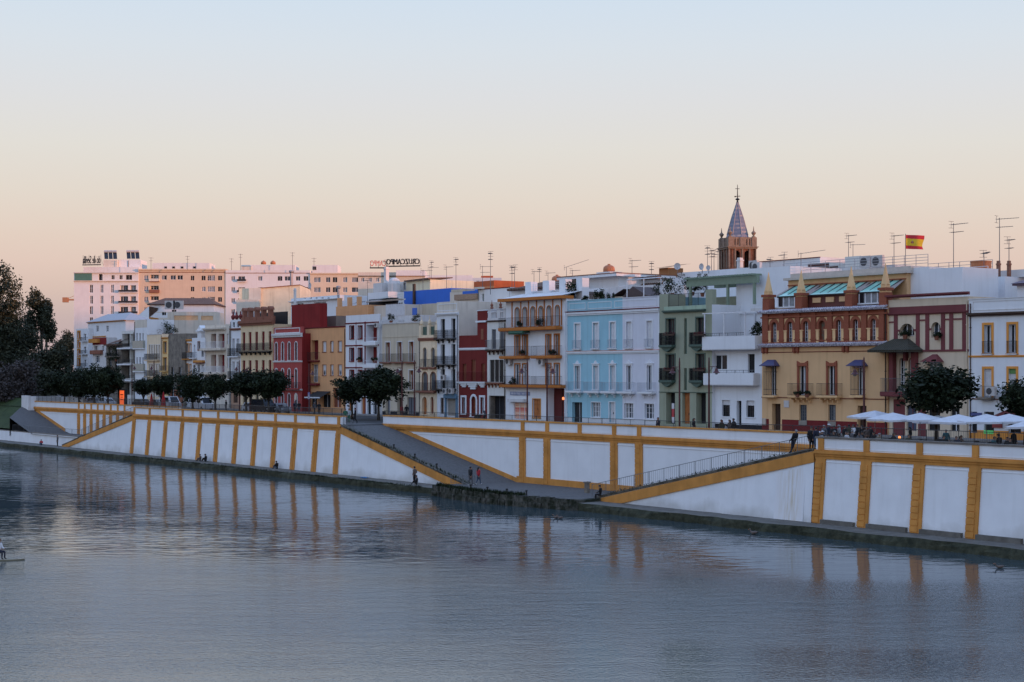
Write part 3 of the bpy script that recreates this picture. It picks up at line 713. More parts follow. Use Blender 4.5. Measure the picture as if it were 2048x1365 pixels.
mb.build('roof', plain('pale roof covering', (.42, .42, .44), .8), h.o)
for x in (195, 215): h.win(x, 652, 664, 5)
h.finish()
h = House('low white house with terracotta balconies and a red upper wall', 185, 213, 676, WHITE2, t=25, dep=8)
h.zone(None, None, 676, 690, DEEPRED)
h.win(192, 692, 703, 7); h.balcony(185, 206, 707, 6, sm=TERRA, kind='solid', rm=TERRA); h.win(195, 712, 726, 8); h.win(206, 692, 703, 5); h.box('cornice', 184, 200, 678, 686, -.7, .1, OCHRE)
h.finish()
h = House('low house under a brown tile roof half hidden by hanging plants', 213, 243, 688, CONCRETE, t=24.6, dep=5)
for x in (220, 233): h.win(x, 694, 712, 7, 'dark'); h.win(x, 718, 740, 7, 'dark')
mb = MB(); mb.quad([(-.3, -.4, h.h - .2), (h.w + .2, -.4, h.h + .3), (h.w + .2, 5, h.h + 2.6), (-.3, 5, h.h + 1.4)]); mb.box(-.3, h.w + .2, -.45, 0, h.h - .3, h.h - .1); mb.build('roof', TILEROOF, h.o)
h.balcony(215, 242, 713, 7); h.finish()
h = House('white house with three storeys of deep dark balconies', 243, 269, 662, PALEBLUE, t=24.8, dep=5)
for y0, y1 in ((668, 694), (699, 726), (731, 757), (765, 790)):
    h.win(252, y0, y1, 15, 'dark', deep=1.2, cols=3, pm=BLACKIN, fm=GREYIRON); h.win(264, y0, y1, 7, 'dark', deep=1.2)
for y in (696, 728, 760): h.balcony(243, 270, y, 9, depth=.9, sm=WHITE, sh=.2)
h.finish()
h = House('modern white house with three slit windows to a floor and grey glass balustrades', 269, 294, 640, WHITE, t=24.3, dep=5)
for y0, y1 in ((667, 697), (715, 745), (764, 790)):
    for x in (274, 280, 286): h.win(x, y0, y1, 2.7, 'dark')
FROST = plain('frosted grey glass', A(104, 116, 126), .25)
for y in (697, 743): h.balcony(268.5, 290, y, 15, depth=.35, kind='solid', rm=FROST, sm=WHITE)
h.zone(None, None, 640, 656, GREYW); h.finish()
h = House('cream house with five slit windows to a floor above a black balcony', 294, 324, 669, PALECREAM, t=24.1, dep=5)
for y0, y1 in ((690, 720), (728, 753), (766, 792)):
    for i, x in enumerate((299.6, 304.3, 309, 314, 318.8)): h.win(x, y0, y1, 2.6, 'shutter' if i % 2 else 'dark', pm=DARKWOOD, sur=WHITE, sw=.06)
h.balcony(293, 320, 720, 12, kind='heavy', depth=.5); h.balcony(293, 320, 753, 12, kind='heavy', depth=.5); h.band(668, 2, .1, WHITE)
h.finish()
h = House('narrow ochre trimmed house beside the bare concrete wall', 324, 337, 676, plaster('warm cream render', A(160, 146, 120), .1), t=24.2, dep=5)
for y0, y1 in ((684, 706), (716, 742), (756, 782)): h.win(330, y0, y1, 6, 'dark', sur=OCHRE, sw=.12)
h.band(675, 3, .2, OCHRE); h.balcony(325, 336, 742, 10); h.finish()
h = House('bare grey concrete house front with blank upper walls', 337, 370, 668, CONCRETE, t=24.0, dep=5)
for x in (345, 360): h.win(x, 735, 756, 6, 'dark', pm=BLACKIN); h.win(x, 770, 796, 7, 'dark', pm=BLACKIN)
h.zone(340, 366, 780, 830, plaster('brick red plinth', A(96, 66, 60), .2)); h.finish()
h = House('narrow white house with ochre framed openings and ochre balcony floors', 370, 384, 680, WHITE, t=24.3, dep=5)
for y0, y1 in ((688, 704), (729, 750), (764, 790)): h.win(375, y0, y1, 3.6, 'curtain', sur=OCHRE, sw=.15); h.win(381, y0, y1, 3.2, 'curtain', sur=OCHRE, sw=.1)
h.balcony(369, 384, 718, 13, sm=OCHRE, kind='heavy'); h.balcony(369, 384, 757, 9, sm=OCHRE); h.band(679, 4, .2, OCHRE); h.finish()
h = House('small white house with a slim roof turret and thin iron balconies', 384, 410, 676, WHITE, t=24.2, dep=5)
h.win(389, 690, 716, 3, 'glass'); h.win(398, 684, 700, 4, 'shutter', sur=TERRA, sw=.1); h.win(405, 700, 714, 5, 'dark')
for x in (389, 398, 406): h.win(x, 730, 746, 4, 'shutter', sur=WHITE2)
h.balcony(384, 394, 716, 11); h.balcony(392, 410, 725, 4, kind='solid', sm=TERRA, rm=OCHRE)
mb = MB(); a, b = h.X(394.5), h.X(402.5); mb.box(a, b, 0.01, 1.2, h.h, h.h + 1.0); mb.box(a - .2, b + .2, -.2, 1.4, h.h + 1.0, h.h + 1.2); mb.prism([(a - .1, h.h + 1.2), (b + .1, h.h + 1.2), ((a + b) / 2, h.h + 2.0)], 0, 1.2); mb.build('turret', [WHITE], h.o)
for x in (390, 400): h.win(x, 766, 792, 6, 'dark')
h.finish()
h = House('white block with two broad slab balconies and dark red doors behind', 410, 461, 650, GREYW, t=24.4, dep=5)
for y0, y1 in ((668, 697), (710, 745), (760, 790)):
    h.win(427, y0, y1, 10, 'dark', pm=REDTRIM, cols=2, fm=WHITEPAINT, deep=.8); h.win(443, y0, y1, 12, 'door', pm=REDTRIM, deep=.8); h.win(456, y0, y1 - 8, 4, 'blind')
h.balcony(409, 452, 697, 13, depth=.9, sm=GREYW, sh=.3, rm=WHITEPAINT); h.balcony(409, 452, 745, 12, depth=.9, sm=GREYW, sh=.3, rm=WHITEPAINT, step=.08)
h.band(656, 5, .6, GREYW, x1=452); h.finish()
h = House('very narrow white house with urns on its parapet and black iron balconies', 461, 481.5, 640, WHITE, t=24.2, dep=5)
for x in (467.5, 476): h.win(x, 678, 713, 4, 'glass', sur=WHITE2, sw=.1); h.win(x, 724, 759, 4, 'glass', sur=WHITE2, sw=.1); h.win(x, 645, 655, 4.5, 'dark')
h.band(657, 4, .25, TERRA); h.balcony(460, 481, 713, 16, kind='heavy', depth=.5); h.balcony(460, 481, 759, 16, kind='heavy', depth=.5)
h.win(471, 780, 806, 9, 'door'); h.zone(None, None, 772, 830, plaster('brownish base', A(120, 104, 100), .1)); 
mb = MB()
for x in (464, 471, 479): mb.lathe([(.12, 0), (.3, .25), (.36, .55), (.1, .9), (.16, 1.0), (.02, 1.35)], (h.X(x), .2, h.h), 8)
mb.build('parapet_urns', plaster('maroon glazed urn', A(80, 40, 46), .1), h.o); h.finish()
# --- cream house with terracotta pillars
h = House('cream house with a row of dark red shutters over one long black balcony', 481.5, 547, 650, CREAM, t=24.1, dep=11)
for r_ in ((664, 701), (721, 757)):
    for x in (487.6, 500, 513, 526.3, 540): h.win(x, r_[0], r_[1], 5.6, 'shutter', pm=REDTRIM, ref=513)
h.balcony(480.5, 546, 703, 16, kind='heavy', depth=.75, sm=IRON, sh=.08, brackets=7, ref=513); h.balcony(480.5, 546, 759, 14, kind='heavy', depth=.75, sm=IRON, sh=.08, brackets=7, ref=513)
for x in (489, 501, 514, 527, 540): h.win(x, 789, 815, 6.5, 'dark', ref=513, cols=1)
h.band(641, 10, .45, TERRA, ends=.15)
mb = MB(); base = h.h + .6
mb.box(0, h.w, .02, .3, h.h, h.h + 1.2)
for x in (486.5, 498, 511, 524.3, 538): 
    xx = h.X(x); mb.box(xx - .32, xx + .32, -.02, .6, h.h, h.h + 2.15)
    mb.prism([(xx - .45, h.h + 2.15), (xx + .45, h.h + 2.15), (xx + .4, h.h + 2.4), (xx + .2, h.h + 2.62), (xx, h.h + 2.7), (xx - .2, h.h + 2.62), (xx - .4, h.h + 2.4)], -.1, .7)
mb.build('parapet', TERRA, h.o)
mb = MB(); mb.box(.4, h.w, 2.2, 2.4, h.h, h.h + 1.9); mb.build('terrace_dark_panel', IRON, h.o)  # black panel added to stand for the shade between the terracotta pillars
h.box('attic_wall', 469, 481, 621, 648, 1.0, 4, WHITE2); h.finish()
# --- red house
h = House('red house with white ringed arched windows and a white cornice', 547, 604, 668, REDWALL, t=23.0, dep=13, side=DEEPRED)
for y0, y1 in ((685, 721), (738, 777), (788, 815)):
    for x in (552.8, 565.6, 578.6, 592.4): h.win(x, y0, y1, 4.4, 'glass', arch=True, sur=WHITE2, sw=.13, pm=GLASS, fm=GREENWOOD, ref=578)
h.band(667, 8, .35, WHITE2); h.band(722, 3, .12, WHITE2, name='string_course'); h.band(778, 3, .15, WHITE2, name='string_course')
h.balcony(563, 601, 777, 12, depth=.55)
mb = MB(); mb.box(0, h.w, .02, .35, h.h, h.h + .95); mb.build('parapet', REDWALL, h.o); h.frame(550, 600, 656.5, 667, 1.6, .04, WHITE2, 'parapet_frame')
mb = MB(); hh = ZP(578, 611, 26) - ZS; mb.box(.0, h.w * .98, 3.0, 4.2, h.h, hh); mb.prism([(-.2, hh - .2), (.6, hh), (.1, hh + .0), (-.2, hh - .1)], 3.0, 3.3); mb.build('terrace_wall', DEEPRED, h.o)
h.finish()
# --- tan house
h = House('tan house with white blinds and a dark red corner balcony recess', 611, 691.5, 655, TAN, t=24.4, dep=12)
for y0, y1, f in ((683, 704, .97), (730, 751, .55)):
    for x in (648.7, 664, 680): h.win(x, y0, y1, 7.6 if x != 664 else 6, 'blind', open_f=f, sur=TERRA, sw=.05, sproj=.02, ref=664)
h.win(629.5, 681, 720, 14, 'door', pm=REDTRIM, deep=.7); h.balcony(618, 640, 721.5, 16, depth=.6, sm=MAROON); h.win(629.5, 729, 765, 13, 'curtain', deep=.5); h.balcony(619, 640, 767, 13, depth=.6, sm=MAROON, sh=.25)
h.band(654, 2.5, .12, MAROON); h.win(628, 785, 815, 12, 'dark', pm=BLACKIN); h.win(653, 790, 815, 16, 'dark', pm=BLACKIN); h.win(674, 776, 815, 16, 'dark', pm=BROWNP)
mb = MB(); a, b = h.X(632), h.X(663); z0, z1 = h.Z(795), h.Z(783); mb.quad([(a, -1.8, z0), (b, -1.8, z0), (b - .3, 0, z1), (a + .3, 0, z1)]); mb.box(a, b, -1.85, -1.8, z0 - .2, z0); aw = mb.build('awning', AWNBLACK, h.o)
mb = MB(); mb.box(a, b, -1.89, -1.855, z0 - .12, z0 + .05); mb.build('awning_valance', WHITEPAINT, aw)
h.finish()
# --- white house with red trim
h = House('white house with dark red window frames and recessed corner balconies', 691.5, 757, 644, WHITE, t=24.2, dep=12)
for y0, y1 in ((652.5, 678), (697, 723), (741, 766)):
    for x in (704, 720.6): h.win(x, y0, y1, 8, 'glass', sur=REDTRIM, sw=.1, fm=REDTRIM, rows=1)
    h.win(744, y0 - 3, y1 + 4, 23, 'dark', pm=REDTRIM, cols=2, fm=WHITEPAINT, deep=1.2)
for y in (684, 729, 772): h.balcony(731, 757, y, 8, depth=.5, sm=WHITE, sh=.45, rm=WHITEPAINT, step=.3)
for y in (645, 690, 734.5): h.band(y, 2.6, .1, REDTRIM, name='string_course')
mb = MB()
for x in (730.5,): mb.box(h.X(x) - .13, h.X(x) + .13, -.06, .02, 0.02, h.h)
mb.box(h.X(712.3) - .04, h.X(712.3) + .04, -.04, .02, .02, h.h); mb.build('red_strip', REDTRIM, h.o)
mb = MB(); mb.box(0, h.w, .03, .3, h.h, h.h + .95); mb.build('parapet', WHITE, h.o)
for x, m_ in ((700, OAK), (712, BLIND), (726, OAK), (738, BLACKIN), (750, GLASS)): h.win(x, 794, 829, 7.5, 'dark', pm=m_, cols=1)
h.finish()
# --- slim white return
h = House('blank white slip of wall between the red trimmed house and the grey one', 757, 764.5, 640, WHITE2, t=24.6, dep=12); h.finish()
# --- grey beige house
h = House('grey house with three tall windows to a floor above a black plinth', 764.5, 838, 645, GREYB, t=24.2, dep=10)
for y0, y1 in ((684.5, 724), (741, 780)):
    for i, x in enumerate((776, 799.4, 823)): h.win(x, y0, y1, 9, 'half', open_f=.22, pm=BROWNP, sur=WHITE2, sw=.13, deep=.42, ref=799, rows=1); h.balcony(x - 11.5, x + 9, y1 + .5, 16.5, depth=.5, ref=799, sm=TERRA if y0 < 700 else None)
h.band(645, 3, .12, WHITE2); h.band(673.5, 1.6, .05, GREYB, name='string_course')
h.win(776, 795, 828, 9, 'dark', pm=BLUEGREY, deep=.4); h.win(800, 795, 829, 11, 'door', deep=.5); h.win(823, 795, 829, 17, 'dark', pm=BLUEGREY, cols=3, fm=IRON)
h.zone(None, None, 824, 850, plaster('black plinth', (.02, .02, .024), .1)); h.finish()
# --- narrow cream house with arches
h = House('narrow pale cream house with arched windows and pillars round its roof terrace', 838, 873.5, 674, PALECREAM, t=24.15, dep=10)
for x in (850, 866.5): h.win(x, 695.5, 734, 7.6, 'shutter', arch=True, pm=BLUEGREY, sur=PALECREAM, sw=.16); h.balcony(x - 7, x + 6.5, 735, 16, depth=.35, sm=TERRA, sh=.16)
for x in (850, 866.5): h.win(x, 745, 781, 10, 'shutter', arch=True, pm=BLUEGREY, sur=TERRA, sw=.1)
h.balcony(838, 873, 782, 16, depth=.5, sm=TERRA, sh=.2); h.band(676, 6, .2, TERRA)
h.win(849.5, 794, 829, 9.5, 'door', arch=True, pm=OAK, sur=PALECREAM, sw=.18, deep=.4); h.win(864.7, 794, 828, 6.5, 'shutter', arch=True, pm=BROWNP, sur=PALECREAM, sw=.16)
mb = MB()
for x in (840, 856, 871.5): xx = h.X(x); mb.box(xx - .26, xx + .26, 0.01, .55, h.h, h.h + 1.5); mb.lathe([(.1, 0), (.26, .2), (.2, .5), (.06, .7), (.02, 1.2)], (xx, .25, h.h + 1.5), 8)
mb.box(0, h.w, 0.02, .3, h.h, h.h + .22); mb.build('parapet', PALECREAM, h.o); mb = MB(); mb.box(.3, h.w - .3, .3, .4, h.h + .2, h.h + 1.3); mb.build('terrace_dark_panel', GREENWOOD, h.o)
h.finish()
# --- tall white house
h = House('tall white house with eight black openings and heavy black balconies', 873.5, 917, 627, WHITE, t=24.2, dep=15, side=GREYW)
for y0, y1 in ((638, 677), (689, 729), (739, 778)):
    for x in (885.5, 906.5): h.win(x, y0, y1, 8.6, 'dark', pm=BLACKIN, cols=1, deep=.35, ref=895); h.balcony(x - 11.5, x + 6.5, y1 + .6, 17, kind='heavy', depth=.6, sm=IRON, sh=.07, brackets=2, ref=895)
mb = MB(); mb.box(0, h.w, .0, 15, h.h, h.h + 1.45); mb.build('parapet', [GREYW], h.o); h.frame(876, 914, 608, 622, 1.2, .05, WHITE, 'parapet_frame'); h.band(626, 5, .3, WHITE)
h.win(884, 796, 828, 7, 'door'); sf = h.win(903, 797, 832, 19, 'dark', pm=plain('roller shutter metal', A(96, 100, 108), .5), cols=1)
BLUEPAINT = plain('blue shopfront paint', A(56, 86, 120), .5)
mb = MB(); a, b = h.X(890.5), h.X(916); mb.box(a, h.X(893.5), -.12, .02, .02, h.Z(797)); mb.box(h.X(912.5), b, -.12, .02, .02, h.Z(797)); mb.box(a, b, -.3, .02, h.Z(797), h.Z(791)); mb.prism([(a, h.Z(791)), (b, h.Z(791)), (b - .2, h.Z(788)), (a + .2, h.Z(788))], -.3, 0); mb.build('shopfront', BLUEPAINT, h.o)
h.finish()
# --- oxblood house
h = House('oxblood red house with ornate white ledges and a small roof tower', 917, 974.5, 671, REDHOUSE, t=24.3, dep=12)
h.row(728, 763, (929, 966.4), 7.5, 'shutter', pm=BROWNP, ref=947); h.win(947, 720, 763, 8.5, 'shutter', pm=BROWNP)
h.balcony(917, 974, 764, 20, depth=.4, sm=WHITE, sh=.12, rm=plain('red painted iron', A(70, 24, 30), .5), ref=946)
mb = MB()
for x, w_, dz in ((929, 14, 2), (947, 20, 6), (966, 13, 2)):
    for k in range(3): 
        f = 1 - .25 * k; zz = h.Z(766 + k * (2.2 + dz * .35)); mb.box(h.X(x - w_ / 2 * f), h.X(x + w_ / 2 * f), -.28 + .07 * k, .02, zz - h.L(2.6 + dz * .3), zz)
mb.build('white_ledge', WHITE, h.o); h.band(696, 4.5, .12, WHITE, name='string_course')
for x, y0, w_ in ((927.5, 795, 7), (964.5, 795, 7)): h.win(x, y0, 828, w_, 'glass', sur=WHITE, sw=.24, deep=.35, rows=1)
h.win(947.5, 793, 833, 9, 'door', arch=True, pm=BROWNP, sur=WHITE, sw=.28, deep=.4)
mb = MB(); a = h.X(954.6); hh = h.Z(623); mb.box(a, h.w, .01, 5, h.h, hh); mb.build('roof_tower', REDHOUSE, h.o)
mb = MB(); mb.box(a - .25, h.w + .02, -.14, .02, h.Z(646), h.Z(642.5)); mb.box(a - .05, h.w, -.05, 5.05, hh, hh + .12); mb.build('tower_band', WHITE, h.o)
tw = MB(); tw.box(h.X(962), h.X(967), -.01, .05, h.Z(680), h.Z(659)); tw.build('tower_window', BROWNP, h.o); h.finish()
# --- pale narrow house
h = House('pale grey blue narrow house with tall slate shutters and an urn parapet', 974.5, 1012, 642, PALEBLUE, t=24.2, dep=11)
h.row(659, 698.5, (987.5, 1003.5), 9, 'shutter', pm=BLUEGREY, ref=994); h.balcony(976, 1010.5, 699.5, 19, depth=.5, rm=GREYIRON, sm=DARKWOOD, brackets=4, ref=994)
h.row(720, 764, (984, 993, 1002.5), 9.4, 'shutter', pm=IRON, ref=994); h.balcony(975.5, 1010.5, 765.5, 1.2, depth=.45, sm=TERRA, brackets=5, ref=994)
h.zone(978, 1011, 792, 850, CONCRETE); h.win(994.5, 792, 838, 28, 'dark', pm=BLACKIN, deep=.8, cols=3, fm=GREYIRON); h.band(641, 3, .2, DARKWOOD)
mb = MB(); mb.box(0, h.w, .02, .3, h.h, h.h + .35)
for x in (979, 996.5, 1010): xx = h.X(x); mb.box(xx - .35, xx + .35, 0.01, .7, h.h, h.h + 1.35); mb.box(xx - .42, xx + .42, -.06, .77, h.h + 1.35, h.h + 1.45)
for i in range(14): xx = .3 + (h.w - .6) * i / 13; mb.tube((xx, .15, h.h + .35), (xx, .15, h.h + 1.0), .06, n=5)
mb.box(0, h.w, .03, .28, h.h + 1.0, h.h + 1.15); mb.build('parapet', WHITE2, h.o)
mb = MB()
for x in (979, 996.5): mb.lathe([(.1, 0), (.24, .12), (.12, .3), (.2, .5), (.06, .7), (.02, 1.1)], (h.X(x), .35, h.h + 1.45), 8)
mb.build('parapet_urns', TERRA, h.o); h.finish()
# --- white and ochre house with loggia
h = House('white house with ochre balconies and an arcade of six arches under the eave', 1012, 1132.5, 601, WHITE, t=24.0, dep=12, xm=1072)
OCHREF = plaster('brown ochre trim', A(126, 84, 48), .12)
h.row(614, 653, (1034.7, 1050, 1066, 1082, 1098.3, 1115), 8.2, 'glass', arch=True, sur=OCHREF, sw=.09, fm=WHITEPAINT, deep=.5, ref=1072, rows=1, cols=2)
for x in (1024.5, 1042, 1057.5, 1073.5, 1089, 1106, 1123.5): xx = h.X(x); mb = MB(); mb.box(xx - .08, xx + .08, -.07, .02, h.Z(653), h.Z(602)); mb.build('ochre_strip', OCHREF, h.o)
h.balcony(1009, 1125, 655, 20, depth=.95, sm=OCHREF, sh=.32, ref=1067, step=.13)
for (xa, xb) in ((1009.5, 1060), (1072, 1124)): h.balcony(xa, xb, 712, 19, depth=.85, sm=OCHREF, sh=.28, ref=1067, step=.14)
h.balcony(1009.5, 1131.5, 770.5, .8, depth=.8, sm=OCHREF, sh=.24, ref=1072)
for (xa, xb) in ((1010, 1060), (1072, 1124)): h.balcony(xa, xb, 770, 17, depth=.82, sm=OCHREF, sh=.1, ref=1072, step=.14)
for y0, y1 in ((671, 711.5), (728.5, 770)):
    for x in (1035, 1050.5, 1097, 1114): h.win(x, y0, y1, 9.5, 'curtain' if y0 < 700 else 'glass', sur=OCHREF, sw=.13, fm=OCHREF if y0 < 700 else WHITEPAINT, ref=1067, rows=1)
mb = MB(); mb.box(-.5, h.w + .1, -.9, 1, h.h, h.h + .35); mb.build('eave', OCHREF, h.o)
mb = MB(); mb.quad([(-.3, -.7, h.h + .36), (h.w + .1, -.7, h.h + .36), (h.w + .1, 2.5, h.h + 1.0), (-.3, 2.5, h.h + 1.0)]); mb.build('roof', WHITE2, h.o)
mb = MB()
for x in (1026, 1061, 1094, 1128): xx = h.X(x); mb.box(xx - .55, xx + .55, 2.2, 3.2, h.h, h.h + 2.4)
mb.box(0, h.w, 3.0, 3.3, h.h, h.h + 1.3); mb.build('roof_parapet', WHITE, h.o)
mb = MB(); a, b = h.X(1032), h.X(1060); z = h.Z(661); mb.box(a, b, -1.1, -.05, z - .25, z - .03); mb.tube((a, -1.0, z - .28), (b, -1.0, z - .28), .16, n=8); mb.build('awning', AWNGREEN, h.o)
h.win(1042, 806, 838, 29, 'dark', pm=two_tone('striped red shutter', A(140, 84, 86), A(176, 150, 150), 5.0, .45, .55, stretch=(.01, .01, 1), bump=0), cols=3, fm=WHITEPAINT); h.box('awning_box', 1021, 1054, 799, 805, -.5, .02, WHITE2)
sg = h.box('shop_sign', 1021.5, 1060, 784.5, 791.5, -.1, .02, plain('blue tile sign', A(92, 108, 150), .3)); h.box('sign_panel', 1024, 1058, 786, 790, -.13, -.09, two_tone('faded tile lettering', A(92, 106, 148), A(140, 152, 180), 4, .45, .6, bump=0), sg)
h.win(1073.5, 799, 836, 15, 'door', pm=OAK, sur=OCHRE, sw=.1); h.win(1112, 777, 845, 34, 'dark', pm=plain('dark red bar interior', A(58, 18, 22), .7), deep=1.0, cols=2, fm=BLACKIN)
lb = MB(); x = h.X(1119); z = h.Z(796.5); lb.lathe([(.03, .0), (.13, .05), (.15, .18), (.1, .3), (.03, .34)], (x, .55, z - .17), 10); lb.build('hanging_lamp', glow('warm lamp', (1.0, .26, .09), 1.6), h.o)
h.finish()
# --- blue house
h = House('wide sky blue house whose last third is painted pale lilac', 1132.5, 1319, 598, BLUE, t=24.2, dep=12, xm=1226)
h.zone(1245, None, 500, 900, LILAC)
for i, x in enumerate((1155, 1191.7, 1225.3, 1258, 1299)):
    h.win(x, 645, 696, 10.5, 'shutter' if i else 'half', pm=WHITEPAINT if i else WHITEPAINT, sur=WHITE, sw=.15, ref=1226, open_f=.95, fm=WHITEPAINT); 
    mb = MB(); h.balcony(x - 8, x + 8, 697, 17, depth=.28, rm=plain('pale grey iron', (.36, .38, .42), .5), sm=WHITE, sh=.06, ref=1226)
    h.win(x, 731.5, 780, 10, 'glass', sur=WHITE, sw=.17, ref=1226, crown=True, pm=GLASSB if i in (0, 3, 4) else BLIND, rows=1 if i > 2 else 2)
    h.balcony(x - 17, x + 13, 783, 18, depth=.6, rm=plain('pale grey iron', (.36, .38, .42), .5), sm=WHITE, sh=.18, ref=1226, brackets=2)
h.band(619.5, 2.2, .28, REDTRIM, ref=1226); h.band(621.7, 7, .22, WHITE, ref=1226); h.band(701, 1.3, .2, plaster('pinkish moulding', A(150, 120, 130), .1), name='string_course', ref=1226); h.band(702.3, 5.5, .16, WHITE, name='string_course', ref=1226)
for xa, xb in ((1138, 1171), (1176, 1223), (1229, 1312)): h.frame(xa, xb, 602.5, 616, 1.1, .03, WHITE, 'parapet_frame')
h.band(597, 2, .06, BLUE, x1=1245, name='parapet_cap'); h.band(597, 2, .06, LILAC, x0=1245, name='parapet_cap')
h.win(1154, 805, 845, 20, 'dark', pm=IRON, deep=.5, cols=2, fm=BLIND); h.win(1192, 806, 836, 17.5, 'glass', ref=1226, pm=CURTAIN, cols=3, sur=WHITE, sw=.08); h.win(1224.5, 805, 845, 11, 'door', pm=BLIND, sur=WHITE, sw=.1); h.win(1258, 806, 836, 18, 'glass', ref=1226, cols=3, sur=WHITE, sw=.08, pm=GLASSB); h.win(1299, 806, 836, 18.5, 'glass', ref=1226, cols=3, sur=WHITE, sw=.08, pm=GLASSB)
h.zone(None, None, 838, 870, WHITE)
for x in (1133.8, 1317.5): mb = MB(); mb.box(h.X(x) - .1, h.X(x) + .1, -.05, .02, .02, h.h - .02); mb.build('corner_strip', WHITE, h.o)
h.finish()
# --- green house
h = House('sage green house with four flower topped black balconies and a roof terrace', 1319, 1424, 612, GREEN, t=24.1, dep=12, xm=1371, side=WHITE)
h.row(637, 690, (1341.3, 1401), 17, 'dark', pm=GLASS, cols=2, fm=GREENWOOD, sur=GREENWOOD, sw=.12, ref=1371, deep=.35); h.row(709, 761, (1341.3, 1401), 17, 'dark', pm=GLASS, cols=2, fm=GREENWOOD, sur=GREENWOOD, sw=.12, ref=1371, deep=.35)
for y in (690, 761):
    for x in (1338.5, 1398.5):
        h.balcony(x - 13, x + 13, y, 24, kind='heavy', depth=.6, sm=GREENWOOD, sh=.2, ref=1371, step=.055)
        mb = MB(); z = h.Z(y, 1371) - .2; xx = h.X(x); mb.prism([(xx - .9, z), (xx - .55, z - .28), (xx, z - .52), (xx + .55, z - .28), (xx + .9, z)], -.42, .02); mb.build('corbel', GREENWOOD, h.o)
h.win(1370.8, 637, 708.5, 5.5, 'dark', pm=GREENWOOD, cols=1, ref=1371); h.win(1370.8, 737, 781, 5.5, 'dark', pm=GREENWOOD, cols=1, ref=1371)
h.zone(1328, 1412, 610, 620, MINT); h.band(620, 5, .35, GREENWOOD, x0=1328, x1=1412); h.band(784.5, 1.5, .08, GREENWOOD, name='string_course')
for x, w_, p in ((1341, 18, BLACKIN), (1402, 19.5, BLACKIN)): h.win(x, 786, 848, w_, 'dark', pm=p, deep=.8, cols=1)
h.win(1372, 786, 848, 15, 'door', pm=OAK, deep=.5)
a, b, c, d_ = 0, h.X(1335.5), h.X(1411), h.w; zt = h.Z(586)
for bx_ in ((a, b, .01, 2.5, h.h, zt), (c, d_, .01, .6, h.h, h.Z(582))): mb = MB(); mb.box(*bx_); mb.build('terrace_pillar', GREEN, h.o)
mb = MB(); mb.box(b, c, 6.5, 7, h.h, zt - .2); mb.build('terrace_wall', GREEN, h.o)
mb = railing_mb([(b, .15, h.h), (c, .15, h.h)], 1.25, .14, 1.5); mb.build('terrace_railing', IRON, h.o)
mb = MB(); zt = h.Z(560); zb_ = h.Z(570)
mb.box(h.X(1330), h.X(1470), 3.0, 3.4, zb_, zt + .25); mb.box(h.X(1330), h.X(1470), 7.0, 7.4, zb_, zt + .3)
for i in range(26): xx = h.X(1330) + (h.X(1470) - h.X(1330)) * i / 26; mb.box(xx, xx + .12, 2.6, 7.6, zt + .25, zt + .42)
for x in (1337, 1411, 1464): mb.box(h.X(x) - .12, h.X(x) + .12, 3.0, 3.24, h.h, zb_)
mb.build('pergola', plain('sage pergola timber', A(84, 104, 104), .7), h.o)
mb = MB(); mb.box(h.X(1404), h.X(1500), 9, 12, h.h, h.Z(573)); mb.build('attic_wall', plaster('grey green attic', A(112, 122, 126), .1), h.o); h.finish()
# --- white modern house
h = House('plain white modern house with solid white balcony fronts', 1421, 1524, 697, WHITE, t=24.5, dep=12, xm=1472)
h.balcony(1417, 1523, 697, 24, depth=.9, kind='solid', rm=WHITE, sm=WHITE, sh=.1, ref=1472); h.balcony(1419.5, 1520, 768, 21, depth=.9, kind='solid', rm=WHITE, sm=WHITE, sh=.1, ref=1472)
h.win(1441, 710, 740, 26, 'glass', ref=1472, rows=1, cols=2); h.win(1502.5, 709, 746, 13.5, 'dark', pm=BLACKIN, cols=1, ref=1472)
mb = railing_mb([(h.X(1448), -.82, h.Z(747)), (h.X(1519), -.82, h.Z(747))], .3, .5, 1.2); mb.build('handrail', GREYIRON, h.o); mb = railing_mb([(h.X(1418), -.82, h.Z(672.5)), (h.X(1500), -.82, h.Z(672.5))], .3, .3, 1.2); mb.build('handrail', GREYIRON, h.o)
for x in (1452, 1501): h.win(x, 801, 834, 16, 'blind', open_f=.3, ref=1472, cols=3, rows=4, fm=IRON, pm=GLASS, sur=WHITE, sw=.1, sproj=.03)
h.win(1478, 802, 850, 9.5, 'door', ref=1472, deep=.5, pm=GLASS); h.zone(None, None, 849, 880, plaster('black plinth', (.02, .02, .024), .1))
mb = MB(); mb.box(0.0, h.w + .3, 3.6, 11, h.h, ZP(1472, 540, 28) - ZS); mb.build('upper_wall', WHITE, h.o)
tw = MB(); tw.box(h.X(1486), h.X(1502), 3.5, 3.62, h.h, h.h + 2.4); tw.box(h.X(1508), h.X(1523), 3.5, 3.62, h.h, h.h + 2.4); tw.build('terrace_door', GLASS, h.o)
mb = MB(); 
for x in (1421, 1460, 1502): mb.box(h.X(x) - .05, h.X(x) + .05, -.85, -.75, h.h + 1, h.Z(626)); mb.box(h.X(x) - .05, h.X(x) + .05, 3.4, 3.5, h.h + 1, h.Z(624))
mb.box(h.X(1417), h.X(1524), -.87, -.75, h.Z(627), h.Z(625)); mb.box(h.X(1417), h.X(1524), 3.4, 3.5, h.Z(625), h.Z(623)); mb.build('pergola_frame', WHITEPAINT, h.o)
mb = MB(); mb.box(h.X(1478), h.X(1524), 1.6, 3.6, h.Z(624), h.Z(617)); mb.build('canopy_slab', WHITE2, h.o); h.finish()
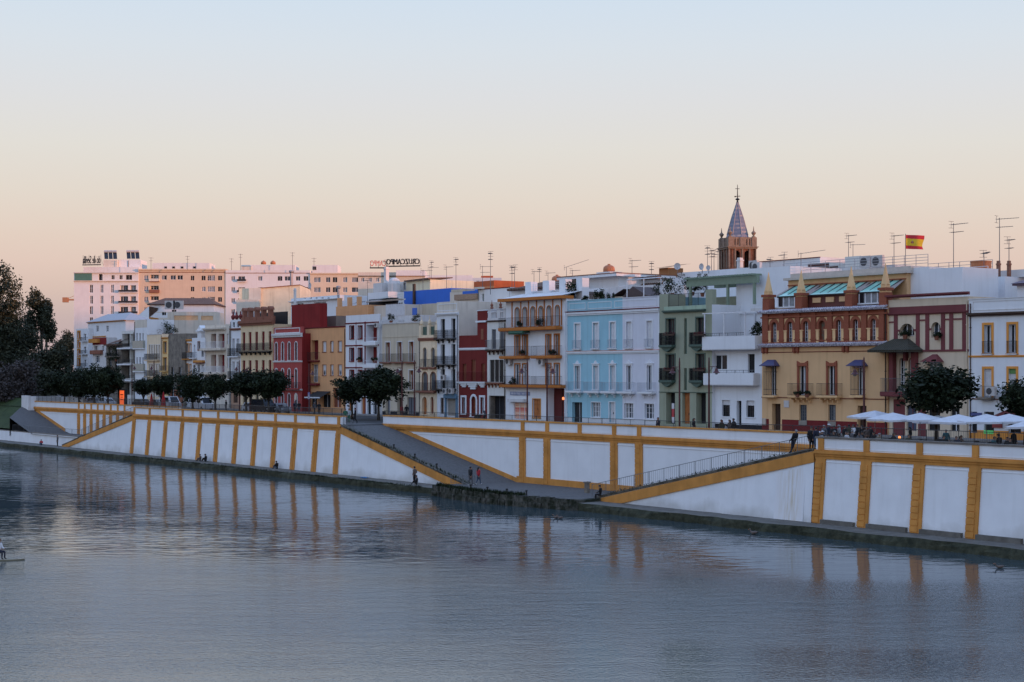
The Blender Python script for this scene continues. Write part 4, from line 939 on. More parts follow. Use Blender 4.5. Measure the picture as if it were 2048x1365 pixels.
# --- sand yellow house with brick gallery
h = House('sand yellow house with a red brick arched gallery, spiked pillars and attic skylights', 1524, 1775, 619, YELLOW, t=24.0, dep=12, xm=1650)
h.zone(None, None, 620, 688.5, BRICKM)
WGRID = plain('white glazing bars', (.7, .7, .72), .5)
for i, x in enumerate((1548.5, 1580, 1611.8, 1644.3, 1677.5, 1711.3, 1746.8)):
    y0, y1 = 641.0, 683.0
    if i == 3: h.win(x, y0, 680, 12.5, 'dark', arch=True, pm=two_tone('weathered niche relief', A(96, 62, 58), A(70, 84, 84), 3, .4, .6, bump=1), cols=1, ref=1650, sur=BRICKM, sw=.28, deep=.4)
    else: h.win(x, y0, y1, 10, 'glass', arch=True, ref=1650, sur=BRICKM, sw=.32, cols=2, rows=5, fm=WGRID, deep=.35); h.balcony(x - 6, x + 6, y1, 7, depth=.12, ref=1650, sm=BRICKM, sh=.04)
for i, x in enumerate((1548.5, 1580, 1611.8, 1644.3, 1677.5, 1711.3, 1746.8)):
    mb = MB()
    for sgn in (-1, 1):
        xx = h.X(x + sgn * 8.7); mb.box(xx - .17, xx + .17, -.09, .02, h.Z(687), h.Z(661)); mb.box(xx - .24, xx + .24, -.13, .02, h.Z(661), h.Z(659))
    xa, xb = h.X(x - 10.6), h.X(x + 10.6); zc = h.Z(641) - (h.X(x + 5) - h.X(x - 5)) / 2; R = (h.X(x + 5) - h.X(x - 5)) / 2 + .33; zt = h.Z(634.5); n = 8
    P = [(h.X(x) + R * math.cos(math.pi * j / (2 * n)), zc + R * math.sin(math.pi * j / (2 * n))) for j in range(n + 1)]
    mb.prism([(xb, max(zc + .1, P[0][1])), (xb, zt), (h.X(x), zt)] + [p for p in reversed(P)], -.035, .01)
    P = [(2 * h.X(x) - a, b) for a, b in P]
    mb.prism([(h.X(x), zt), (xa, zt), (xa, max(zc + .1, P[0][1]))] + P, -.035, .01); mb.build('sand_trim', TRIMCREAM, h.o)
mb = MB()
for x in (1533, 1564, 1596, 1628, 1660.5, 1694, 1729, 1764): xx = h.X(x); mb.box(xx - .3, xx + .3, -.14, .02, h.Z(688), h.Z(621)); mb.box(xx - .36, xx + .36, -.2, .02, h.Z(680), h.Z(677.5))
mb.box(-.05, h.w + .05, -.18, .02, h.Z(633), h.Z(630)); mb.build('brick_pilaster', BRICKM, h.o)
BLUETILE = two_tone('glazed blue grey tile', A(70, 76, 108), A(150, 158, 184), 6, .35, .65, rough=.35, bump=.2)
barrel_ledge(h, h.o, 'tile_ledge', 1522, 1776, 620.5, .55, BLUETILE, .26); barrel_ledge(h, h.o, 'tile_ledge', 1522, 1775, 690, .5, BLUETILE, .26)
h.band(691, 3, .3, BRICKM); h.band(703, 1.6, .06, MAROON, name='string_course')
for x in (1531, 1593, 1692, 1763):
    mb = MB()
    for k in (-.22, .22): mb.box(h.X(x) + k - .14, h.X(x) + k + .14, -.22, .02, h.Z(703), h.Z(694)); mb.box(h.X(x) + k - .1, h.X(x) + k + .1, -.12, .02, h.Z(706), h.Z(703))
    mb.build('corbel', BRICKM, h.o)
# parapet pillars with spikes
for x in (1532.5, 1598, 1698, 1766.5):
    mb = MB(); xx = h.X(x); zt = h.Z(583.5 if x < 1700 else 582, 1650)
    mb.box(xx - .42, xx + .42, -.1, .75, h.h, h.h + 1.3, 1); mb.box(xx - .38, xx + .38, -.06, .7, h.h + 1.3, zt - .25, 0); mb.box(xx - .5, xx + .5, -.2, .85, zt - .25, zt, 1); mb.box(xx - .3, xx + .3, .0, .6, zt, zt + .3, 0)
    mb.lathe([(.40, 0), (.27, .6), (.13, 1.3), (.02, 1.9)], (xx, .3, zt + .3), 8, 0); mb.build('spiked_pillar', [TRIMCREAM, BRICKM], h.o)
# attic set back behind the pillars
mb = MB(); zt = h.Z(552, 1650); mb.box(.6, h.w - .3, 3.0, 6, h.h, zt); mb.box(.4, h.w - .3, 2.0, 3.0, h.h, h.h + 1.1); mb.build('attic_wall', YELLOW, h.o)
mb = MB(); mb.box(.3, h.w + 0, 2.6, 6.2, zt, zt + .22); mb.box(.7, h.w, 3.2, 6, zt + .22, zt + .65); mb.build('roof', plain('grey zinc sheet', A(126, 130, 142), .45), h.o)
mb = MB(); mb.box(.6, h.w - .4, 2.9, 3.02, zt - .55, zt - .45); mb.build('string_course', BRICKM, h.o)
SKYG = plain('turquoise skylight glass', A(96, 150, 160), .08, spec=.9, var=.15)
def attic_bay(x0, x1, panes, glassfront):
    a, b = h.X(x0), h.X(x1); zb_ = h.Z(587.5, 1650); z2 = h.Z(565, 1650); y0, y1 = .7, 2.95
    mb = MB(); mb.quad([(a, y0, zb_), (b, y0, zb_), (b + .1, y1, z2), (a + .1, y1, z2)]); f = mb.build('skylight', SKYG, h.o)
    mb = MB()
    for i in range(panes + 1):
        xx = a + (b - a) * i / panes; mb.hexa([(xx - .08, y0 - .02, zb_ - .02), (xx + .08, y0 - .02, zb_ - .02), (xx + .08, y0 + .02, zb_ - .02), (xx - .08, y0 + .02, zb_ - .02), (xx + .04, y1 - .02, z2 + .06), (xx + .16, y1 - .02, z2 + .06), (xx + .16, y1 + .02, z2), (xx + .04, y1 + .02, z2)])
    mb.box(a - .1, b + .1, y0 - .08, y0 + .05, zb_ - .12, zb_); mb.build('skylight_frame', IRON, f)
    for P in ([(a - .9, y0 + .3, zb_), (a - .05, y0, zb_), (a + .05, y1, z2), (a - .3, y1, z2)], [(b + .05, y0, zb_), (b + .7, y0 + .3, zb_), (b + .5, y1, z2), (b + .15, y1, z2)]):
        mb = MB(); mb.quad(P); mb.build('lead_flashing', plain('lead flashing', A(100, 100, 110), .6), h.o)
    if glassfront:
        mb = MB(); mb.box(a, b, y0 + .05, y0 + .1, h.h + .45, zb_ - .12); w_ = mb.build('window', CURTAIN, h.o)
        mb = MB(); n = 4
        for i in range(n + 1): xx = a + (b - a) * i / n; mb.box(xx - .05, xx + .05, y0 - .02, y0 + .05, h.h + .45, zb_ - .12)
        mb.box(a - .1, b + .1, y0 - .12, y0 + .05, h.h + .32, h.h + .45); mb.build('window_frame', WHITEPAINT, w_)
        mb = MB(); mb.box(a + .08, a + .5, y0, y0 + .045, h.h + .47, zb_ - .14); mb.build('pane', GLASS, w_)
    else:
        mb = MB(); mb.box(a - .4, b, y0 + .2, y0 + .4, h.h, zb_ - .1, 0)
        n = 3
        for i in range(n): xa = a + .1 + (b - a) * (i + .1) / n; mb.box(xa, xa + (b - a) * .6 / n, y0 + .1, y0 + .2, h.h + .7, zb_ - .3, 1)
        mb.build('timber_front', [plain('dark red timber', A(62, 34, 36), .6), YELLOW], h.o)
attic_bay(1546, 1590, 3, True); attic_bay(1609, 1689, 5, False); attic_bay(1708, 1757, 3, True)
# piano nobile
def cage(x, y0, y1, w, hood):
    a, b = h.X(x - w / 2), h.X(x + w / 2); z0, z1 = h.Z(y1, x), h.Z(y0, x); d = .55
    h.win(x + 1.5, y0, y1, w * .55, 'glass', cols=2, rows=1, fm=WHITEPAINT)
    mb = MB(); mb.box(a - .1, b + .1, -d - .08, .02, z0 - .2, z0); o = mb.build('window_bay', TRIMCREAM, h.o)
    mb = MB()
    for i in range(9): xx = a + (b - a) * i / 8; mb.tube((xx, -d, z0), (xx, -d, z1), .016, n=4)
    for yy in (-.18, -.36): mb.tube((a, yy, z0), (a, yy, z1), .016, n=4); mb.tube((b, yy, z0), (b, yy, z1), .016, n=4)
    for f in (.02, .2, .78, .98): zz = z0 + (z1 - z0) * f; mb.tube((a, -d, zz), (b, -d, zz), .025, n=4); mb.tube((a, -d, zz), (a, 0, zz), .025, n=4); mb.tube((b, -d, zz), (b, 0, zz), .025, n=4)
    mb.build('window_grille', IRON, o)
    mb = MB(); r = .28; zz = z1 + (h.Z(720, x) - h.Z(731, x)); mb.hexa([(a - r, -d - .25, z1), (b + r, -d - .25, z1), (b + r, .02, z1), (a - r, .02, z1), (a + .25, -.25, zz), (b - .25, -.25, zz), (b - .25, .02, zz), (a + .25, .02, zz)]); mb.box(a - r - .03, b + r + .03, -d - .28, .02, z1 - .08, z1); mb.build('hood', hood, o)
cage(1545, 731, 791, 20, NAVY); cage(1720, 731, 791, 22, NAVY)
for x in (1605.8, 1664): 
    h.win(x, 731, 791, 14.5, 'glass', sur=BRICKM, sw=.22, cols=2, rows=1, sproj=.1, pm=GLASS if x < 1650 else None); mb = MB(); a, b = h.X(x - 10.5), h.X(x + 10.5); z = h.Z(727.5, x); mb.prism([(a, z - .25), (b, z - .25), (b, z + .25), (b - .35, z + .06), (a + .35, z + .06), (a, z + .25)], -.14, .02); mb.build('crown_moulding', BRICKM, h.o)
    h.balcony(x - 21, x + 21, 791.5, 24, depth=.75, sm=TRIMCREAM, sh=.16, brackets=4, kind='bars', step=.11)
h.band(796, 2.0, .06, BROWNP, name='string_course')
h.win(1552.5, 808, 861, 17, 'door', pm=DARKWOOD, deep=.6); h.win(1724, 812, 861, 18, 'door', pm=DARKWOOD, deep=.5)
for x in (1606, 1664): h.win(x, 810, 842, 15, 'glass', cols=4, rows=5, fm=GREYIRON, pm=GLASSB)
h.zone(1564, 1714, 842, 880, MAROON); h.zone(1734, None, 842, 880, MAROON); h.zone(None, 1538, 842, 880, MAROON)
h.box('wall_plaque', 1568.5, 1578.5, 803, 817, -.06, .01, plain('tiled wall plaque', A(128, 138, 160), .4)); h.box('meter_box', 1526, 1532.5, 841, 855, -.1, .01, plain('grey meter door', A(120, 122, 130), .5))
for x in (1606, 1664): h.box('basement_grille', x - 8, x + 8, 843, 852, -.05, .01, plain('grey grille', A(88, 92, 100), .5))
h.finish()

# --- cream house with maroon timber frame
PLUM = plaster('plum maroon paint', A(78, 46, 56), .12, dirt=.2)
CREAMZ = plaster('pale sand render', A(142, 141, 142), .08, dirt=.25)
h = House('cream corner house framed in plum red beams with a mossy tiled window hood', 1775, 1938, 597, CREAMZ, t=24.2, dep=13, xm=1856)
h.band(587.5, 6, .35, PLUM); h.zone(None, None, 612, 624, PLUM); h.band(624, 5, .22, PLUM); 
for x in (1792, 1836, 1855, 1886.5, 1903, 1929): mb = MB(); mb.box(h.X(x) - .2, h.X(x) + .2, -.07, .02, h.Z(700), h.Z(628)); mb.build('beam', PLUM, h.o)
for xa, xb, y in ((1775, 1792, 642), (1838, 1855, 640), (1887, 1929, 640)): mb = MB(); mb.box(h.X(xa), h.X(xb), -.06, .02, h.Z(y + 2), h.Z(y - 1)); mb.build('beam', PLUM, h.o)
mb = MB(); mb.box(h.X(1840), h.w, -.08, .02, h.Z(704), h.Z(700)); mb.build('beam', PLUM, h.o); mb = MB()
h.win(1813.5, 647, 672, 30, 'glass', arch=True, deep=.5, cols=3, rows=1, fm=WHITEPAINT, ref=1830); h.win(1871.5, 645, 676, 18.5, 'glass', arch=True, deep=.5, cols=2, rows=1, ref=1860)
for x0, x1, y in ((1795, 1800, 658), (1828, 1835, 658), (1857, 1863, 657), (1880, 1886, 657)): h.box('impost', x0, x1, y, y + 4, -.05, .01, PLUM)
# tiled hood
mb = MB(); a, b = h.X(1763), h.X(1847); z0, z1 = h.Z(701, 1805), h.Z(678, 1805)
mb.hexa([(a, -2.0, z0), (b, -2.0, z0), (b, .0, z0), (a, 0, z0), (a + 1.6, -.25, z1), (b - 1.6, -.25, z1), (b - 1.6, 0, z1), (a + 1.6, 0, z1)]); mb.box(a + .05, b - .05, -1.95, 0, z0 - .18, z0)
mb.build('hood', tile_roof_mat('mossy barrel tiles', (0.035, 0.04, 0.025), (0.09, 0.075, 0.055)), h.o)
mb = MB()
for x in (1789, 1833): mb.box(h.X(x) - .22, h.X(x) + .22, -.5, .02, h.Z(787, 1805), h.Z(702, 1805))
mb.box(h.X(1810) + .1, h.X(1817), -.4, .02, h.Z(722, 1805), h.Z(704, 1805)); mb.build('loggia_post', PLUM, h.o)
for x in (1805, 1824): h.win(x, 716, 781, 12.5, 'glass', arch=True, cols=2, rows=4, sur=CREAMZ, sw=.15, ref=1805)
h.balcony(1776, 1838, 784, 27, depth=1.1, sm=PLUM, sh=.35, rm=GREYIRON, ref=1805)
h.win(1869, 724, 760, 24, 'curtain', ref=1869, cols=3, rows=1); mb = MB(); a, b = h.X(1852), h.X(1888); z0, z1 = h.Z(724, 1869), h.Z(709, 1869); mb.hexa([(a, -.9, z0), (b, -.9, z0), (b, 0, z0), (a, 0, z0), (a + .9, -.2, z1), (b - .7, -.2, z1), (b - .7, 0, z1), (a + .9, 0, z1)]); mb.build('hood', PLUM, h.o)
h.zone(1787, 1810, 800, 880, PLUM); h.zone(1836, 1852, 815, 880, PLUM); h.win(1823, 812, 862, 20, 'dark', pm=plain('dusky blue door glass', A(44, 56, 84), .3), cols=2, fm=PLUM); h.win(1868, 815, 862, 24, 'dark', pm=BLACKIN); h.win(1910, 815, 862, 18, 'dark', pm=BLACKIN)
h.finish()
# --- white house at the near end
OCH2 = plaster('ochre window trim', A(150, 110, 62), .1)
h = House('white house with ochre window frames behind the nearest cafe parasols', 1938, 2160, 598, WHITE, t=24.0, dep=13, xm=2000)
h.band(625, 7, .35, DARKWOOD, ref=1990); h.frame(1946, 2150, 601, 620, 1.3, .04, WHITE2, 'parapet_frame'); h.band(596, 2.5, .08, WHITE, name='parapet_cap', ref=1990)
xs_ = (1976, 2025, 2078, 2130)
h.row(650, 707, xs_, 15, 'glass', sur=OCH2, sw=.2, ref=1990, rows=1, deep=.4); h.row(738, 795, xs_, 15, 'blind', sur=OCH2, sw=.2, ref=1990, open_f=.7)
for x in xs_: h.balcony(x - 10, x + 10, 708, 25, depth=.22, ref=1990, sm=WHITE, sh=.05, kind='bars', step=.1); h.balcony(x - 15, x + 14, 795, 22, depth=.5, ref=1990, sm=CONCRETE, sh=.16, rm=GREYIRON)
gb = MB(); gb.box(h.X(2017.5), h.X(2032.5), .08, .12, h.Z(748, 1990), h.Z(738, 1990)); gb.build('green_blind', plain('green roller blind', A(60, 96, 64), .6), h.o)
h.band(711, 4, .09, OCH2, name='string_course', ref=1990); h.band(798, 2, .09, BROWNP, name='string_course', ref=1990); h.zone(None, None, 862, 890, OCH2)
for x, w_, p in ((1948, 12, BLACKIN), (1978, 20, GLASS), (2030, 24, BLACKIN), (2080, 24, BLACKIN)): h.win(x, 824, 866, w_, 'dark', pm=p, cols=1)
h.box('shop_sign', 1943, 1964, 827, 833, -.12, .01, plain('blue shop sign', A(46, 58, 110), .4)); h.box('menu_board', 1986, 2005, 848, 856, -.12, .01, plain('red menu board', A(92, 40, 48), .5))
gl = h.box('lit_counter', 1968, 1987, 862, 869, -.06, .01, glow('green lit counter', (.08, .42, .12), .35))
mb = MB(); a, b = h.X(2003), h.X(2050); z0, z1 = h.Z(834, 1990), h.Z(817, 1990); mb.quad([(a, -1.6, z0), (b, -1.6, z0), (b, 0, z1), (a + .8, 0, z1)]); mb.box(a, b, -1.65, -1.6, z0 - .25, z0); mb.build('awning', AWNRED, h.o)
h.finish()
# ------------------------------------------------------------------ second row, roofscape and the far apartment blocks
class Block(House):
    """a building squared to the line of sight, measured at one distance"""
    def __init__(s, label, x0, x1, ytop, wall, Y, dep=14.0, name='apartment_block', cat='apartment building', rot=0.0, side=None, group=None):
        s.Yd = Y; s.x0 = x0; s.t = 0; s.xm = (x0 + x1) / 2; s.dep = dep; s.zb = ZS; s.w = (x1 - x0) / F * Y
        s.h = CH + (HY - ytop) / F * Y - ZS; s.mats = [wall]; s.side = side or wall
        p = at_depth(x0, HY, Y); s.o = thing(name, label, cat, (p.x, p.y, ZS), rot, group); s.ops = []; s.zones = []; s.rnd = random.Random(int(x0 + ytop))
    def X(s, px): return (px - s.x0) / F * s.Yd
    def Z(s, py, px=None): return CH + (HY - py) / F * s.Yd - s.zb
    def L(s, n, px=None): return n / F * s.Yd
    def LX(s, n, px=None): return n / F * s.Yd
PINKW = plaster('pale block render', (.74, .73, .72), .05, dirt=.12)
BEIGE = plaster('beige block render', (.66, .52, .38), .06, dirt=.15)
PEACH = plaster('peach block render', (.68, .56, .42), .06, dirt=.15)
# hotel like white block
b = Block('tall white block with a green glazed corner and rooftop lettering', 148, 277, 545, PINKW, 460, 16)
for y in (570, 592, 613, 635):
    for x in (182.5, 203.5, 224.5): b.win(x, y, y + 16, 6.5, 'glass' if x < 200 else 'curtain', rows=2)
    b.win(248, y + 1, y + 14, 16, 'glass', cols=3, rows=1, deep=.8); b.win(266, y + 1, y + 14, 12, 'curtain', cols=2, rows=1, deep=.8); b.balcony(238, 275, y + 14.5, 4, depth=.8, kind='solid')
b.win(201, 548.5, 561, 8, 'dark', pm=BLACKIN, deep=1); b.win(226, 551, 559, 6, 'dark', pm=BLACKIN); b.win(242, 551, 559, 6, 'dark', pm=BLACKIN); b.win(258, 550.5, 560, 12, 'dark', pm=BLACKIN, cols=2)
b.box('penthouse_glazing', 149.5, 184, 546.5, 561.5, -.15, .05, plain('green tinted glazing', (.05, .16, .13), .15, spec=.9)); b.band(562, 2, .5, GREYW, name='string_course'); b.band(545, 2, .6, PINKW)
mb = MB(); mb.box(b.X(165), b.X(276), 1, 15, b.h, b.Z(534)); mb.build('roof_storey', PINKW, b.o)
mb = MB(); mb.box(b.X(203), b.X(231), 2, 9, b.Z(534), b.Z(519)); mb.build('plant_room', GREYW, b.o); mb = MB(); mb.box(b.X(231.5), b.X(275), 3.5, 12, b.Z(534), b.Z(518)); mb.build('stair_head', PINKW, b.o); b.box('drain_pipe', 250.5, 251.3, 520, 534, 3.3, 3.45, DARKWOOD)
b.finish()
b = Block('long beige block with glazed balconies behind the brown tiled roof', 277, 451, 538, BEIGE, 460.3, 14)
b.band(539, 3, .4, BEIGE); b.zone(None, None, 538, 545, PEACH); b.band(544.5, 1.3, .1, TERRA, name='string_course')
for k, y in enumerate((551, 573, 594, 615)):
    b.win(292, y, y + 10, 9, 'curtain'); b.win(309, y - 1, y + 11, 17, 'glass', deep=.9, cols=3); b.balcony(299, 319, y + 12, 5, depth=.7, sm=TERRA, kind='solid', rm=GREYW if k != 1 else TERRA)
    b.win(385, y + 1, y + 10, 7, 'dark', pm=BLACKIN); b.win(407, y + 1, y + 10, 8, 'dark' if k == 0 else 'curtain', pm=BLACKIN if k == 0 else None); b.win(422, y, y + 11, 15, 'curtain' if k % 2 else 'glass', cols=4); b.win(440, y + 1, y + 10, 8, 'dark', pm=GLASS)
for x in (328, 346, 360): b.win(x, 551, 560, 11, 'glass', cols=2, rows=1)
mb = MB(); mb.box(b.X(300), b.X(415), 3, 12, b.h, b.Z(525)); mb.build('roof_storey', PINKW, b.o)
for x in (327, 343, 360, 385): b.box('roof_vent', x - 2.5, x + 2.5, 532, 536, 2.9, 3.05, GLASS)
b.finish()
b = Block('pale pink lit block with mixed windows under two round orange tanks', 451, 620, 541, PINKW, 460.1, 14)
b.band(546, 1.2, .1, TERRA, name='string_course')
for y in (553, 575, 597, 619):
    for x, w_, st in ((466, 8, 'curtain'), (483, 14, 'glass'), (520, 9, 'curtain'), (560, 9, 'dark'), (575, 12, 'glass'), (596, 9, 'glass'), (612, 9, 'dark')): b.win(x, y, y + 9, w_, st, cols=2, rows=1)
    b.balcony(475, 492, y + 10, 4, depth=.8, kind='solid')
mb = MB(); mb.box(b.X(479), b.X(587), 3, 12, b.h, b.Z(529)); mb.build('roof_storey', PINKW, b.o); mb = MB(); mb.box(b.X(480), b.X(500), 2.6, 3, b.h, b.Z(531)); mb.build('roof_screen', GREYW, b.o)
b.finish()
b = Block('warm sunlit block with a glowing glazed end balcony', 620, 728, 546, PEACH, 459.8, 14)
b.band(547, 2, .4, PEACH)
for y in (555, 575, 596):
    for x, w_, st in ((634, 14, 'curtain'), (656, 9, 'glass'), (670, 9, 'dark'), (690, 9, 'curtain'), (712, 18, 'glass')): b.win(x, y, y + 10, w_, st, cols=2, rows=1)
mb = MB(); mb.box(b.X(622), b.X(673), 3, 12, b.h, b.Z(529)); mb.build('roof_storey', PINKW, b.o); b.box('roof_door', 623, 630, 532, 539, 2.9, 3.05, GLASS)
b.finish()

# --- brown roofed house and its white lower wings
def hip_roof(b, x0, x1, ye, yr, inset, dep, m=None, parent=None):
    a, c = b.X(x0), b.X(x1); z0, z1 = b.Z(ye), b.Z(yr); i = b.L(inset); mb = MB(); d = dep
    mb.quad([(a, -.5, z0), (c, -.5, z0), (c - i, d / 2, z1), (a + i, d / 2, z1)]); mb.quad([(c, -.5, z0), (c, d + .5, z0), (c - i, d / 2, z1)]); mb.quad([(a, d + .5, z0), (a, -.5, z0), (a + i, d / 2, z1)]); mb.quad([(c, d + .5, z0), (a, d + .5, z0), (a + i, d / 2, z1), (c - i, d / 2, z1)])
    mb.box(a + .1, c - .1, -.4, d + .4, z0 - .18, z0 - .02); return mb.build('roof', m or TILEROOF, parent or b.o)
b = Block('white house with a low brown tiled hip roof in front of the beige block', 300, 428, 610, WHITE, 345, 12, 'town_house', 'house')
hip_roof(b, 294, 432, 609, 594, 24, 12); b.win(348, 620, 626, 9, 'dark', pm=GLASS); b.finish()
b = Block('pale grey terrace house with beige panels below the brown tiled roof', 285, 432, 624, GREYW, 332, 9, 'town_house', 'house')
b.zone(300, 335, 626, 636, WHITE); b.win(328, 625, 631, 8, 'dark', pm=BLACKIN); b.win(372, 631.5, 641, 48, 'half', open_f=.98, pm=plain('beige shutter', A(150, 132, 118), .7), cols=1, rows=1); b.win(414, 632, 641, 24, 'half', open_f=.98, pm=plain('beige shutter', A(150, 132, 118), .7), cols=1, rows=1); b.finish()
b = Block('ochre gabled house whose brown tiled roof slopes down to the street', 250, 297, 634, plaster('deep ochre wall', A(116, 84, 44), .15), 318, 9, 'town_house', 'house')
mb = MB(); p = [(b.X(298), 0, b.Z(613)), (b.X(240), 0, b.Z(662)), (b.X(240), 9, b.Z(662)), (b.X(298), 9, b.Z(613))]; mb.quad(p); mb.quad([(x, y, z - .3) for x, y, z in reversed(p)]); mb.quad([p[0], (p[0][0], 0, p[0][2] - .3), (p[1][0], 0, p[1][2] - .3), p[1]]); mb.quad([(b.X(298), -.02, b.Z(613)), (b.X(262), -.02, b.Z(644)), (b.X(298), -.02, b.Z(644))], 1); mb.build('roof', [TILEROOF, WHITE], b.o)
b.finish()
# --- behind cream/red/tan houses
b = Block('blotched pale warehouse gable with a tin flue beside it', 478, 600, 577, plaster('blotched gable render', A(162, 160, 161), .14, dirt=.4), 300, 16, 'warehouse', 'warehouse')
mb = MB(); mb.prism([(b.X(500), b.h), (b.X(600), b.h), (b.X(600), b.Z(570)), (b.X(560), b.Z(573.5))], 0.01, 16); mb.build('gable', b.mats[0], b.o); mb = MB(); mb.hexa([(b.X(520), -.2, b.Z(577.5)), (b.X(600), -.2, b.Z(571)), (b.X(600), 16, b.Z(571)), (b.X(520), 16, b.Z(577.5)), (b.X(520), -.2, b.Z(576)), (b.X(600), -.2, b.Z(569.5)), (b.X(600), 16, b.Z(569.5)), (b.X(520), 16, b.Z(576))]); mb.build('roof_edge', TERRA, b.o)
mb = MB(); mb.box(b.X(478), b.X(523), -3, 0, 0, b.Z(601)); mb.box(b.X(499), b.X(523), -.8, 0, b.Z(601), b.Z(577)); mb.build('lean_to', GREYW, b.o); b.win(516, 583, 594, 4.5, 'dark', pm=BLUEGREY); b.finish()
h = House('white roof terrace house with small dark vents behind the deep red terrace', 582, 680, 594, WHITE, t=36, dep=9)
for x in (610, 622, 633, 645, 657): h.win(x, 595.5, 597.5, 4, 'dark', pm=BLACKIN)
h.band(600, 2.5, .5, WHITE2); h.win(640, 604, 622, 24, 'curtain'); h.win(600, 607, 624, 14, 'glass'); h.finish()
h = House('tan terrace with stone posts under a dark sloping awning', 672, 736, 612, TAN, t=33, dep=8)
for x in (676, 696, 715): mb = MB(); mb.box(h.X(x) - .25, h.X(x) + .25, .01, .6, h.h, h.h + 1.3); mb.build('terrace_pillar', TAN, h.o)
mb = MB(); mb.quad([(h.X(682), 1, h.Z(607)), (h.X(735), 1, h.Z(604)), (h.X(735), 5, h.Z(594)), (h.X(700), 5, h.Z(596))]); mb.box(h.X(680), h.X(736), 5.0, 5.2, h.h, h.Z(596)); mb.build('awning', AWNBLACK, h.o); h.finish()
h = House('dark grey roof room with green mesh beside the tan house', 600, 672, 634, plaster('dusky roof room', A(88, 86, 92), .2), t=29, dep=7)
mb = MB(); mb.box(h.X(606), h.X(634), -.02, .05, h.Z(652), h.Z(636)); mb.build('mesh_screen', GREENWOOD, h.o); h.zone(634, 644, 630, 700, REDWALL); h.finish()
h = House('white stair tower with a rounded tank between the tan terrace and the blue walls', 735, 776, 585, WHITE, t=40, dep=7)
mb = MB(); mb.lathe([(1.0, 0), (1.0, 1.3), (.8, 1.9), (.3, 2.2)], (h.X(766), 2, h.h), 14); mb.box(h.X(741), h.X(757), .5, 5, h.h, h.Z(566)); mb.build('roof_tank', WHITE2, h.o); h.finish()
h = House('pale terrace house with green awning strips and a slatted white fence', 735, 810, 611, GREYW, t=34, dep=8)
mb = MB(); mb.quad([(h.X(766), -1.2, h.Z(598)), (h.X(808), -1.2, h.Z(594)), (h.X(808), .5, h.Z(590)), (h.X(770), .5, h.Z(593))]); mb.build('awning', plain('green awning', A(30, 98, 88), .8), h.o)
h.band(600, 3, .4, WHITE2); h.finish()
h = House('roof terrace with a white slatted fence above the grey house', 764.5, 838, 632, WHITE2, t=28, dep=6)
mb = MB(); n = 14
for i in range(n): xx = h.X(772) + (h.X(810) - h.X(772)) * i / n; mb.box(xx, xx + .25, -.05, .02, h.h, h.Z(608))
mb.build('slatted_fence', BLIND, h.o); mb = MB(); 
for i in range(8): mb.box(h.X(771 + i * 4.4), h.X(774 + i * 4.4), .0, .06, h.Z(610), h.Z(606))
mb.build('fence_panel', GLASS, h.o); mb = MB(); mb.box(h.X(825), h.X(834), -.05, .02, h.h, h.Z(618)); mb.build('blue_shutter', plain('bright blue paint', (.045, .14, .52), .6), h.o); h.finish()
COBALT = plaster('bright cobalt wall', (.055, .17, .62), .08, dirt=.1)
h = House('terrace house with a bright cobalt blue wall and a dark drainpipe', 808, 902, 580, COBALT, t=37, dep=8)
mb = MB(); mb.box(h.X(828), h.X(831.5), -.25, .0, .5, h.Z(566)); mb.build('drain_pipe', DARKWOOD, h.o); h.zone(None, None, 608, 700, GREYB); h.finish()
h = House('cream roof room with a scalloped brown tile edge behind the cobalt wall', 793, 860, 562, plaster('cream roof room', A(168, 163, 162), .08), t=44, dep=8)
mb = MB(); mb.hexa([(h.X(812), -.4, h.Z(563)), (h.X(861), -.4, h.Z(562)), (h.X(861), 4, h.Z(558)), (h.X(812), 4, h.Z(560)), (h.X(812), -.4, h.Z(560.5)), (h.X(861), -.4, h.Z(559)), (h.X(861), 4, h.Z(556)), (h.X(812), 4, h.Z(558.5))]); mb.build('roof', TILEROOF, h.o); h.zone(None, 812, 500, 700, PALEBLUE); h.win(809, 565, 580, 5, 'dark', pm=BLUEGREY); h.finish()
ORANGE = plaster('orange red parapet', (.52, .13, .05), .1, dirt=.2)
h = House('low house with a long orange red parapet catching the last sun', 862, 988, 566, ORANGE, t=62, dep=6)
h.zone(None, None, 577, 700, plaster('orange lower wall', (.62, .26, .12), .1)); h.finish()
h = House('terrace with a cobalt strip, grey boxes and a brown slatted screen', 900, 958, 583, GREYW, t=33, dep=7)
h.zone(925, 957, 578, 590, COBALT); mb = MB(); mb.box(h.X(912), h.X(957), -.3, -.1, h.Z(600), h.Z(589)); mb.build('slatted_screen', two_tone('brown slats', A(92, 84, 84), A(120, 110, 108), 6, .4, .6, stretch=(.2, 1, 6)), h.o); mb = MB(); mb.box(h.X(903), h.X(925), -.05, 2, h.h, h.Z(578)); mb.build('roof_box', GREYB, h.o); h.finish()
h = House('white roof room with a maroon coping and a dark door', 956, 1019, 577, PINKW, t=33, dep=8)
h.band(576.5, 1.6, .1, MAROON); h.win(966, 588, 603, 4, 'dark', pm=GREENWOOD); mb = MB(); mb.box(h.X(956), h.X(969), -.6, 0, h.h, h.Z(573)); mb.build('stair_head', GREYW, h.o); h.finish()
b = Block('distant white flats with an orange roof line beyond the cobalt wall', 945, 1003, 556, PINKW, 330, 10)
b.win(977, 567, 571, 6, 'glass'); b.win(955, 562, 567, 5, 'curtain'); mb = MB(); mb.box(b.X(962), b.X(986), 1, 3, b.h, b.Z(551.5)); mb.build('roof_edge', ORANGE, b.o); b.finish()
b = Block('far pale flats glowing pink beneath the dark rooftop lettering', 792, 850, 541, PINKW, 350, 10)
